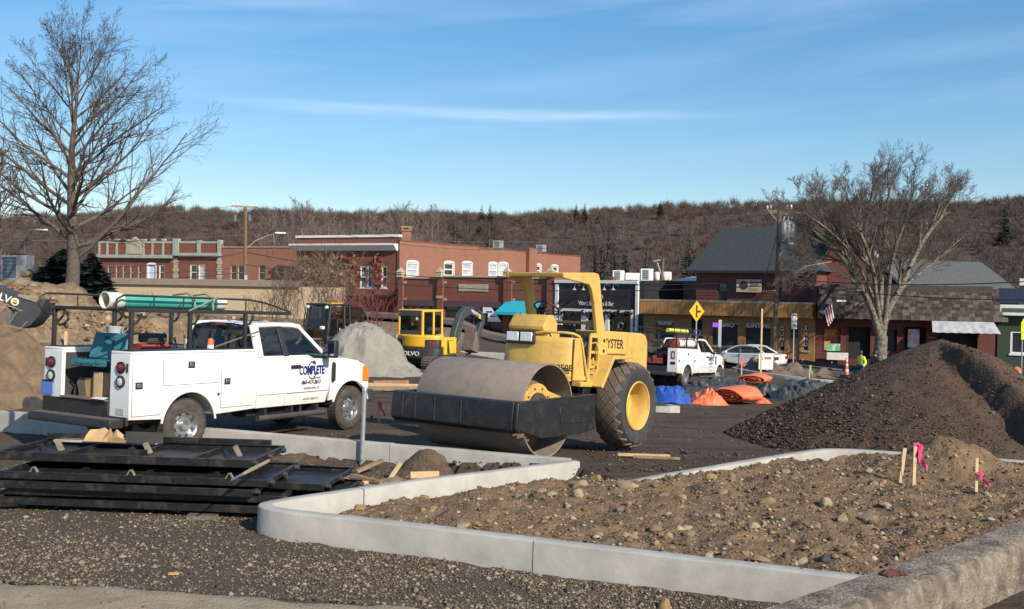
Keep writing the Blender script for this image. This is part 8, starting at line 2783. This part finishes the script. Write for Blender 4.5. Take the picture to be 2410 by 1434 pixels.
bark_pale = M('pale mottled bark', (.22, .19, .145), (.085, .072, .058), scale=7, rough=.95, lo=.42, hi=.58)
twig_pale = M('twig grey', (.135, .11, .092), (.09, .073, .062), scale=3, rough=.95)
def split_build(T, segs, thr, bm_, tm_, trunk='trunk', crown='crown'):
 a = [s_ for s_ in segs if s_[2] >= thr]
 b = [s_ for s_ in segs if s_[2] < thr]
 seg_mesh(trunk, a, bm_, T)
 if b:
  seg_mesh(crown, b, tm_, T)
def big_left_tree():
 Y = 41.0
 X = (166 - CX) / FPX * Y
 gz = ground_z(X, Y)
 T = thing('street_tree', 'tall bare tree with straight trunk on the left bank', 'tree', (X, Y, gz - .15))
 H = at(166, 30, Y).z - gz
 rr = random.Random(42)
 segs = []
 n = 26
 pts = [Vector((.10 * math.sin(i * .35) + .10 * i / n, .06 * math.cos(i * .5), H * .84 * i / n)) for i in range(n + 1)]
 rad = [.29 * (1 - i / n) ** 1.05 + .014 + (.10 if i == 0 else 0) for i in range(n + 1)]
 for i in range(n):
  segs.append((tuple(pts[i]), tuple(pts[i + 1]), rad[i], rad[i + 1]))
 spec = [(9, .055, .045, (11, 14), .62, .42), (5, .085, .05, (6, 8), .62, .45), (4, .11, .03, (3, 4), .65, .55), (2, .13, .02, 0, .5, .5)]
 nb = 34
 for c in range(nb):
  t = .20 + .76 * (c / nb) ** .92
  z = t * H * .84
  i = min(n - 1, int(t * n))
  p = pts[i].lerp(pts[i + 1], t * n - i)
  a = c * 2.4 + rr.uniform(-.4, .4)
  el = math.radians(16 + 42 * t + rr.uniform(-8, 8))
  d = Vector((math.cos(a) * math.cos(el), math.sin(a) * math.cos(el), math.sin(el)))
  L = H * (.47 * (1 - t) ** .6 + .12) * rr.uniform(.8, 1.1)
  if t < .27:
   L *= .85
  branch(segs, rr, p, d, L, max(.02, .105 * (1 - t) + .02), 0, spec)
 # long low limb towards the right, as it grows in the street
 branch(segs, rr, Vector((.1, 0, 1.4)), Vector((.86, -.1, .50)), 7.2, .09, 0, spec)
 segs = [(a, b_, max(c, .005), max(e, .004)) for a, b_, c, e in segs]
 split_build(T, segs, .012, bark, twig)
 lv = MB()
 for (px, py) in ((272, 208), (277, 206), (275, 211), (280, 209)):
  p = at(px, py, Y) - Vector((X, Y, gz - .15))
  lv.obox(p, (.12, .01, .16), Matrix.Rotation(px * 1.3, 3, 'Z') @ Matrix.Rotation(py, 3, 'X'))
 lv.build('last_leaves', M('dead leaf', (.30, .10, .05), (.2, .07, .04), scale=5), T)
big_left_tree()
def right_tree():
 Y = 58.5
 X = (2072 - CX) / FPX * Y
 gz = lot(X, Y)
 T = thing('street_tree', 'broad many stemmed bare tree before the shingled shop', 'tree', (X, Y, gz - .1))
 rr = random.Random(17)
 segs = []
 s_ = Y / FPX
 def wp(px, py, dy=0.0):
  return at(px, py, Y + dy) - Vector((X, Y, gz - .1))
 segs.append(((0, 0, 0), tuple(wp(2071, 835)), .52, .40))
 segs.append((tuple(wp(2071, 835)), tuple(wp(2074, 790)), .40, .37))
 spec = [(7, .06, .03, (8, 10), .55, .58), (6, .08, .04, (7, 9), .6, .5), (4, .10, .03, (5, 6), .6, .52), (2, .12, .03, 0, .5, .5)]
 limbs = [
  ([(2072, 800), (2055, 735), (2035, 690), (2005, 640), (1970, 590), (1915, 545)], .26, -1.0),
  ([(2074, 800), (2085, 735), (2120, 680), (2145, 620), (2175, 560), (2225, 500)], .26, .5),
  ([(2074, 790), (2072, 720), (2075, 650), (2080, 580), (2085, 500), (2095, 440)], .20, 1.5),
  ([(2072, 770), (2062, 700), (2055, 630), (2030, 560), (2000, 480)], .17, -2.0),
  ([(2080, 760), (2090, 690), (2100, 600), (2130, 520), (2150, 455)], .17, -1.5),
  ([(2030, 680), (1990, 610), (1940, 620), (1890, 628)], .10, -1.0),
  ([(2110, 690), (2170, 640), (2230, 590), (2265, 560)], .09, 1.5),
  ([(2020, 650), (1975, 560), (1930, 490)], .13, 2.0),
  ([(2140, 630), (2190, 540), (2215, 470)], .13, 2.5),
  ([(2055, 700), (2010, 600), (1950, 540), (1890, 500)], .11, -2.5),
  ([(2045, 660), (2035, 560), (2045, 480), (2060, 430)], .12, 2.5)]
 for pts, r, dy in limbs:
  w_ = [wp(x, y, dy * i / (len(pts) - 1) * 1.4) for i, (x, y) in enumerate(pts)]
  w_ = [Vector(q) for q in round_poly([tuple(q) for q in w_], 2)]
  k = len(w_) - 1
  for i in range(k):
   ra, rb = r * (1 - .72 * i / k), r * (1 - .72 * (i + 1) / k)
   segs.append((tuple(w_[i]), tuple(w_[i + 1]), ra, rb))
  nb = 11
  for c in range(nb):
   t = .34 + .66 * (c + rr.random()) / nb
   i = min(k - 1, int(t * k))
   dd = (w_[i + 1] - w_[i]).normalized()
   ax = rot_about(dd.orthogonal().normalized(), dd, rr.uniform(0, 6.28))
   cd_ = rot_about(dd, ax, rr.uniform(.35, .75))
   cd_ = (cd_ + Vector((0, 0, .25))).normalized()
   branch(segs, rr, w_[i], cd_, rr.uniform(1.9, 3.1) * (1.15 - .3 * t), max(.03, r * (1 - .72 * t) * .6), 0, spec)
 segs = [(a, b, max(c, .0055), max(e, .0045)) for a, b, c, e in segs]
 split_build(T, segs, .03, bark_pale, twig_pale)
right_tree()
def bare_tree(px, ytop, ybase, Y, seed, label, width=.5, rad=.2, name='bare_tree', mats=None, group='bare trees behind the brick roofs', dens=1):
 X = (px - CX) / FPX * Y
 base = lot(X, min(Y, 90)) - 1
 H = at(px, ytop, Y).z - base
 T = thing(name, label, 'tree', (X, Y, base), 0, group)
 rr = random.Random(seed)
 segs = []
 n = 8
 pts = [Vector((.3 * math.sin(i * .5 + seed), .2 * math.cos(i), H * .75 * i / n)) for i in range(n + 1)]
 for i in range(n):
  segs.append((tuple(pts[i]), tuple(pts[i + 1]), rad * (1 - .8 * i / n), rad * (1 - .8 * (i + 1) / n)))
 spec = [(6, .08, .05, 9, .55, .45), (4, .10, .04, 6, .6, .5), (3, .12, .02, 0, .6, .5)]
 for c in range(16 * dens):
  t = .38 + .6 * c / (16 * dens)
  i = min(n - 1, int(t * n))
  a = c * 2.4 + seed
  el = math.radians(25 + 45 * t)
  branch(segs, rr, pts[i].lerp(pts[i + 1], t * n - i), Vector((math.cos(a) * math.cos(el), math.sin(a) * math.cos(el), math.sin(el))), H * width * (1.1 - .75 * t), rad * .42 * (1.1 - t), 0, spec)
 segs = [(a, b, max(c, .018), max(d_, .014)) for a, b, c, d_ in segs]
 split_build(T, segs, .05, *(mats or (bark, twig_pale)))
for i, (px, yt, w_, lb) in enumerate([(702, 412, .34, 'tallest round crowned bare tree over the white cornice'), (640, 455, .4, 'leftmost bare tree beside the tall round crowned one'), (775, 452, .4, 'thin bare tree right of the tall round crowned one'), (870, 455, .42, 'bare tree above the middle of the white cornice'), (945, 440, .45, 'bare tree rising behind the brick chimney'), (1010, 448, .42, 'bare tree at the right of the chimney'), (735, 500, .4, 'low bare tree close behind the white cornice')]):
 bare_tree(px, yt, 600, 128 + 6 * (i % 3), 30 + i, lb, w_, .30, mats=(M('far bark', (.24, .20, .16), (.17, .14, .115), scale=2), M('far twig', (.20, .155, .125), (.15, .115, .095), scale=2)))
bare_tree(-15, 270, 690, 52, 71, 'bare tree at the left edge behind the tall one', .42, .22, group=None)
bare_tree(2330, 560, 700, 95, 72, 'bare tree behind the grey roofed house', .5, .2, group=None)
bare_tree(2400, 540, 700, 92, 73, 'bare tree at the far right above the green shop', .5, .2, group=None)
def conifer(px, ytop, ybase, Y, wpx, label, seed, n=900, mat=None, gz=None, group=None, z0=.0):
 X = (px - CX) / FPX * Y
 base = gz if gz is not None else at(px, ybase, Y).z
 H = at(px, ytop, Y).z - base
 R_ = wpx / FPX * Y / 2
 T = thing('evergreen_tree', label, 'tree', (X, Y, base), 0, group)
 rg = np.random.default_rng(seed)
 MB().tube([(0, 0, 0), (0, 0, H)], [.04 * H, .005], 6).build('trunk', bark, T)
 V, F = [], []
 for k in range(n):
  t = z0 + (1 - z0) * rg.random() ** 1.25
  a = rg.uniform(0, 6.283)
  L = R_ * (1 - t) ** .8 * rg.uniform(.55, 1.1) + .04 * R_
  p0 = np.array([math.cos(a) * L * .25, math.sin(a) * L * .25, H * t])
  d = np.array([math.cos(a), math.sin(a), rg.uniform(-.35, .15)])
  s1 = np.array([-math.sin(a), math.cos(a), rg.uniform(-.4, .4)]) * L * rg.uniform(.10, .22)
  p1 = p0 + d * L * .85
  i = len(V)
  V += [p0 - s1 * .3, p0 + s1 * .3, p1 * .6 + p0 * .4 + s1, p1, p1 * .6 + p0 * .4 - s1]
  F += [(i, i + 1, i + 2, i + 4), (i + 4, i + 2, i + 3, i + 3)]
 F4 = np.array(F)
 V = np.array(V)
 tri = np.concatenate([F4[::2][:, [0, 1, 2]], F4[::2][:, [0, 2, 3]], F4[1::2][:, [0, 1, 2]]])
 np_mesh('crown', V, tri, mat or M('needles', (.022, .045, .032), (.014, .028, .020), scale=3, rough=.8), T)
X_ = (185 - CX) / FPX * 40
spr = M('spruce needles', (.024, .050, .040), (.015, .030, .024), scale=3, rough=.8)
conifer(150, 585, 690, 44, 175, 'dark spruce left half behind the big trunk', 5, 2600, spr, ground_z(-20.1, 44) - .1)
conifer(214, 592, 690, 45, 135, 'dark spruce right of the big trunk', 6, 2200, spr, ground_z(-19.4, 45) - .1)
GC = 'dark conifers among the bare woods'
ORD = 'first second third fourth fifth sixth seventh eighth ninth tenth eleventh twelfth thirteenth'.split()
cl_ = {}
for i, (px, yt, yb, Y, w_) in enumerate(sorted([(1415, 552, 592, 260, 34), (1445, 556, 592, 262, 30), (1470, 553, 592, 258, 32), (1398, 562, 592, 262, 24), (1620, 545, 600, 230, 48), (1520, 560, 600, 255, 26), (1148, 515, 560, 320, 24), (1098, 545, 580, 280, 22), (1068, 492, 520, 430, 26), (1130, 476, 500, 560, 30), (1150, 474, 500, 560, 26), (1352, 472, 498, 570, 24), (1372, 471, 498, 570, 22), (1550, 466, 492, 580, 26), (1210, 555, 590, 270, 20), (380, 520, 560, 330, 40), (410, 525, 560, 330, 30), (2010, 452, 480, 600, 40), (2360, 470, 520, 500, 40), (1430, 500, 520, 450, 22)])):
 X = (px - CX) / FPX * Y
 onr = Y > 400
 cl_[onr] = cl_.get(onr, 0) + 1
 conifer(px, yt + 5 * onr, yb, Y, w_ * (1.1 if onr else 1.7), '%s dark conifer from the left %s' % (ORD[cl_[onr] - 1], 'near the ridge line' if onr else 'on the lower wooded slope'), 50 + i, 800, None, hill_z(X, Y) - 1, GC)
# brush on the bank and creeper on the facade
def shrub(px, py, Y, w_, h_, n, label, seed, mat, gz=None):
 X = (px - CX) / FPX * Y
 base = ground_z(X, Y) if gz is None else gz
 T = thing('bare_shrub', label, 'shrub', (X, Y, base - .05), 0, 'bare shrubs on the earth bank')
 rr = random.Random(seed)
 segs = []
 spec = [(6, .09, .05, 6, .55, .5), (4, .12, .02, 4, .6, .5), (2, .14, .01, 0, .5, .5)]
 for k in range(n):
  a = rr.uniform(0, 6.28)
  branch(segs, rr, Vector((rr.gauss(0, w_ * .3), rr.gauss(0, w_ * .15), 0)), Vector((math.cos(a) * .35, math.sin(a) * .3, 1)).normalized(), h_ * rr.uniform(.55, 1.05), .022, 0, spec)
 segs = [(a, b, max(c, .008), max(d_, .007)) for a, b, c, d_ in segs]
 seg_mesh('stems', segs, mat, T)
brn = M('brush brown', (.21, .15, .105), (.13, .09, .065), scale=3, rough=.95)
redb = M('brush red', (.22, .07, .055), (.14, .05, .04), scale=3, rough=.95)
shrub(735, 0, 57, 2.6, 4.6, 20, 'tall brown thicket before the white cornice block', 3, brn)
shrub(665, 0, 58, 2.2, 3.6, 16, 'brown thicket in front of the tan building', 4, brn)
shrub(800, 0, 58, 2.4, 4.2, 18, 'brown thicket under the red creeper', 5, brn)
shrub(870, 0, 57, 2.0, 2.6, 16, 'reddish thicket at the right end of the bank', 6, redb)
shrub(820, 0, 54, 2.2, 2.2, 14, 'low reddish brush behind the loader', 7, redb)
shrub(620, 0, 60, 2.0, 2.2, 10, 'low brush at the end of the tan wall', 8, brn)
shrub(360, 0, 58, 2.5, 1.5, 8, 'thin weeds along the tan wall', 9, brn)
def creeper():
 rg = np.random.default_rng(3)
 V, F, mi = [], [], []
 for cx_, w_ in ((728, 18), (775, 24), (828, 16), (885, 11), (745, 30), (800, 20)):
  for k in range(170):
   px = cx_ + rg.normal() * w_ * .5
   py = 640 + rg.normal() * 20
   u, z = B3.uz(px, py, -.25)
   s_ = rg.uniform(.10, .24)
   a = rg.uniform(0, 6.28)
   e1 = np.array([math.cos(a), rg.normal() * .3, math.sin(a)]) * s_
   e2 = np.array([-math.sin(a), rg.normal() * .3, math.cos(a)]) * s_
   c = np.array([u, -.12 - rg.random() * .3, z])
   i = len(V)
   V += [c - e1, c + e2, c + e1, c - e2]
   F.append((i, i + 1, i + 2, i + 3))
   mi.append(0 if (cx_ > 870 and rg.random() < .6) or (cx_ == 828 and rg.random() < .3) else rg.integers(1, 3))
 o = np_mesh('creeper', V, F, [M('creeper red', (.26, .03, .022), (.18, .026, .02), scale=5), M('creeper brown', (.22, .12, .07), (.15, .08, .05), scale=5), M('creeper tan', (.28, .19, .12), (.2, .13, .08), scale=5)], B3.root)
 o.data.polygons.foreach_set('material_index', np.array(mi, dtype=np.int32))
 tag(o, kind='stuff')
creeper()
# dry leaf litter and weeds on the crest of the bank
rg = np.random.default_rng(31)
P_, S_ = [], []
while len(P_) < 2600:
 x, y = rg.uniform(-24, -12), rg.uniform(33, 41)
 if berm(x, y) < 1.2:
  continue
 P_.append((x, y, ground_z(x, y) + .05))
 S_.append(rg.uniform(.02, .07))
pebbles('leaf_litter', P_, S_, stone_mats('litter', [(.35, .16, .06), (.28, .17, .09), (.2, .12, .07), (.4, .26, .14)]), 'russet leaf litter under the big tree', 'leaves', .4, 33)
P_, S_ = [], []
while len(P_) < 700:
 x, y = rg.uniform(-22, -3), rg.uniform(26, 56)
 b_ = berm(x, y)
 if b_ < .15:
  continue
 P_.append((x, y, ground_z(x, y) + .06))
 S_.append(.03 + .08 * rg.exponential())
pebbles('bank_stones', P_, np.minimum(S_, .3), PEB_BED, 'stones and clods sticking out of the earth bank', 'rubble', .7, 34)
# ---- utility poles and wires
pole_w = M('pole wood', (.19, .125, .078), (.12, .08, .052), scale=3, rough=.9)
tin = M('transformer grey', (.12, .145, .165), (.09, .11, .125), scale=3, rough=.45)
wire_m = M('wire', (.03, .03, .033), rough=.6)
wire_l = M('wire pale', (.17, .17, .17), rough=.6)
def pole(px0, y0, px1, y1, Y, label, r=.17, z0=None):
 b, t_ = at(px0, y0, Y), at(px1, y1, Y)
 T = thing('utility_pole', label, 'utility pole', (b.x, Y, 0), 0, 'wooden utility poles along the street')
 MB().tube([(0, 0, (z0 if z0 is not None else lot(b.x, Y)) - .2), (0, 0, b.z), (t_.x - b.x, 0, t_.z)], [r * 1.1, r, r * .75], 12).build('shaft', pole_w, T, smooth=60)
 return T, Vector((b.x, Y, 0))
Yp = 61.0
T, o_ = pole(1822, 840, 1835, 494, Yp, 'leaning wooden pole with grey transformers before the gun shop')
def lp(px, py, dy=0.0):
 return at(px, py, Yp + dy) - o_
MB().beam(lp(1804, 497, .3), lp(1868, 507, -.3), .12, .14).beam(lp(1803, 495, .5), lp(1866, 504, .1), .1, .12).build('cross_arm', M('arm wood', (.34, .28, .2)), T)
MB().beam(lp(1812, 500), lp(1834, 525), .06, .05).beam(lp(1858, 506), lp(1836, 525), .06, .05).build('arm_brace', M('arm wood', (.34, .28, .2)), T)
for px in (1806, 1814, 1852, 1862):
 c = lp(px, 492)
 MB().lathe([(.0, .28), (.07, .24), (.05, .16), (.08, .1), (.04, 0)], 10, 'z', c).build('insulator', wtxt, T)
for px, dy in ((1842, -.5), (1852, -.3), (1860, .2)):
 a, b = lp(px, 572, dy), lp(px + 2, 520, dy)
 MB().tube([a, a + (b - a) * .04, a + (b - a) * .93, b], [.22, .26, .26, .18], 16).build('transformer', tin, T, smooth=50)
 MB().tube([b, b + Vector((.05, 0, .25))], .04, 6).build('bushing', wtxt, T)
MB().tube([lp(1834, 604, -.2), lp(1845, 585, -.3), lp(1856, 575, -.5), lp(1864, 574, -.6)], .03, 6).build('lamp_arm', galv, T)
MB().obox(lp(1861, 574, -.6), (.35, .2, .1)).build('lamp_head', wtxt, T, bevel=.03)
MB().beam(lp(1792, 685, -.1), lp(1826, 684, -.1), .05, .06).build('standoff', M('arm wood', (.34, .28, .2)), T)
MB().box(*sorted((lp(1880, 667).x, lp(1912, 667).x)), -.1, .1, lp(1890, 670).z, lp(1890, 664).z).build('splice_case', trim_b, T)
Yq = 92.0
T2_, o2_ = pole(577, 670, 578, 488, Yq, 'wooden pole with crossarm and street lamp left of cornice block', .2, 0)
def lq(px, py, dy=0.0):
 return at(px, py, Yq + dy) - o2_
MB().beam(lq(545, 485), lq(606, 488), .14, .16).build('cross_arm', M('arm wood', (.34, .28, .2)), T2_)
MB().beam(lq(555, 488), lq(577, 500), .07, .07).beam(lq(600, 490), lq(580, 500), .07, .07).build('arm_brace', M('arm wood', (.34, .28, .2)), T2_)
for px in (548, 560, 590, 603):
 MB().lathe([(.0, .3), (.08, .25), (.05, .1), (.04, 0)], 8, 'z', lq(px, 484)).build('insulator', wtxt, T2_)
for px in (553, 587):
 MB().tube([lq(px, 520), lq(px, 506)], .15, 10).build('cutout', tin, T2_)
MB().tube([lq(580, 585), lq(600, 568), lq(632, 554)], .06, 6).tube([lq(632, 554), lq(650, 550)], .04, 6).build('lamp_arm', M('arm wood', (.34, .28, .2)), T2_)
MB().obox(lq(660, 549), (1.0, .4, .18)).build('lamp_head', wtxt, T2_, bevel=.06)
MB().box(lq(577, 650).x, lq(583, 650).x, -.3, -.05, lq(580, 666).z, lq(580, 648).z).build('meter_box', M('box grey', (.5, .5, .48)), T2_)
T3_, o3_ = pole(1556, 690, 1561, 606, 100, 'far slim pole with pale transformers behind pizza roof', .16, -1)
for px in (1546, 1566, 1574):
 a, b = at(px, 660, 100) - o3_, at(px, 640, 100) - o3_
 MB().tube([a, a + (b - a) * .1, a + (b - a) * .9, b], [.22, .28, .28, .18], 14).build('transformer', wpaint, T3_, smooth=50)
MB().beam(at(1538, 615, 100) - o3_, at(1554, 612, 100) - o3_, .1, .1).beam(at(1556, 645, 100) - o3_, at(1547, 618, 100) - o3_, .12, .12).build('cross_arm', galv, T3_)
for px, py, lb in ((98, 541, 'white lamp head over the left end of the hill'), (18, 508, 'upper white lamp head at the left edge')):
 p = at(px, py, 70)
 t = thing('street_lamp', lb, 'street lamp', (p.x - 1.2, 70, 0))
 MB().tube([(0, 0, 0), (0, 0, p.z - .4), (.3, 0, p.z - .05), (1.0, 0, p.z)], .06, 8).build('mast', M('mast dark', (.08, .08, .08)), t)
 MB().obox((1.2, 0, p.z), (.8, .3, .12)).build('lamp_head', wtxt, t, bevel=.03)
def wire(a, b, sag, r, label, mat=None, n=24):
 a, b = Vector(a), Vector(b)
 pts = [a.lerp(b, i / n) - Vector((0, 0, sag * 4 * (i / n) * (1 - i / n))) for i in range(n + 1)]
 o = MB().tube([p - a for p in pts], r, 5, cap=False).build('overhead_wire', mat or wire_m, None, loc=a, smooth=60)
 tag(o, label, 'wire', 'overhead wires along the street')
wl = 'thin overhead wire strung across the view above the shops'
wire(at(600, 487, Yq), at(1806, 497, Yp), 2.6, .022, 'upper pale wire sagging from the left pole to the transformer pole', wire_l)
wire(at(603, 489, Yq), at(1812, 500, Yp), 3.1, .022, 'second pale wire sagging just below the upper one', wire_l)
wire(at(1866, 504, Yp), at(2700, 480, 45), .6, .018, 'pale wire running right from the transformer pole top', wire_l)
wire(at(-300, 505, 100), at(548, 486, Yq), .8, .02, 'pale wire running left from the left pole crossarm', wire_l)
wire(at(-300, 555, 98), at(576, 553, Yq), .5, .02, 'pale wire lower on the left pole', wire_l)
wire(at(576, 594, Yq), at(236, 630, 80), .3, .03, 'thick dark cable descending left from the left pole')
wire(at(579, 594, Yq), at(1828, 664, Yp), 1.2, .035, 'thick dark cable from the left pole past the brick side wall')
wire(at(576, 640, Yq), at(200, 655, 76), .3, .03, 'dark cable low before the stone trimmed block')
wire(at(576, 628, Yq), at(200, 640, 76), .3, .025, 'middle dark cable before the stone trimmed block')
wire(at(576, 622, Yq), at(1826, 672, Yp), 1.2, .03, 'lower dark cable running past the shop row fronts')
wire(at(1830, 655, Yp), at(2700, 640, 45), .5, .03, 'dark cable crossing in front of the red gable')
wire(at(1828, 664, Yp), at(2700, 700, 45), .5, .028, 'lower dark cable crossing before the mansard top')
wire(at(1832, 540, Yp), at(1791, 690, Yp - .5), 0, .02, 'steep guy wire beside the transformer pole')
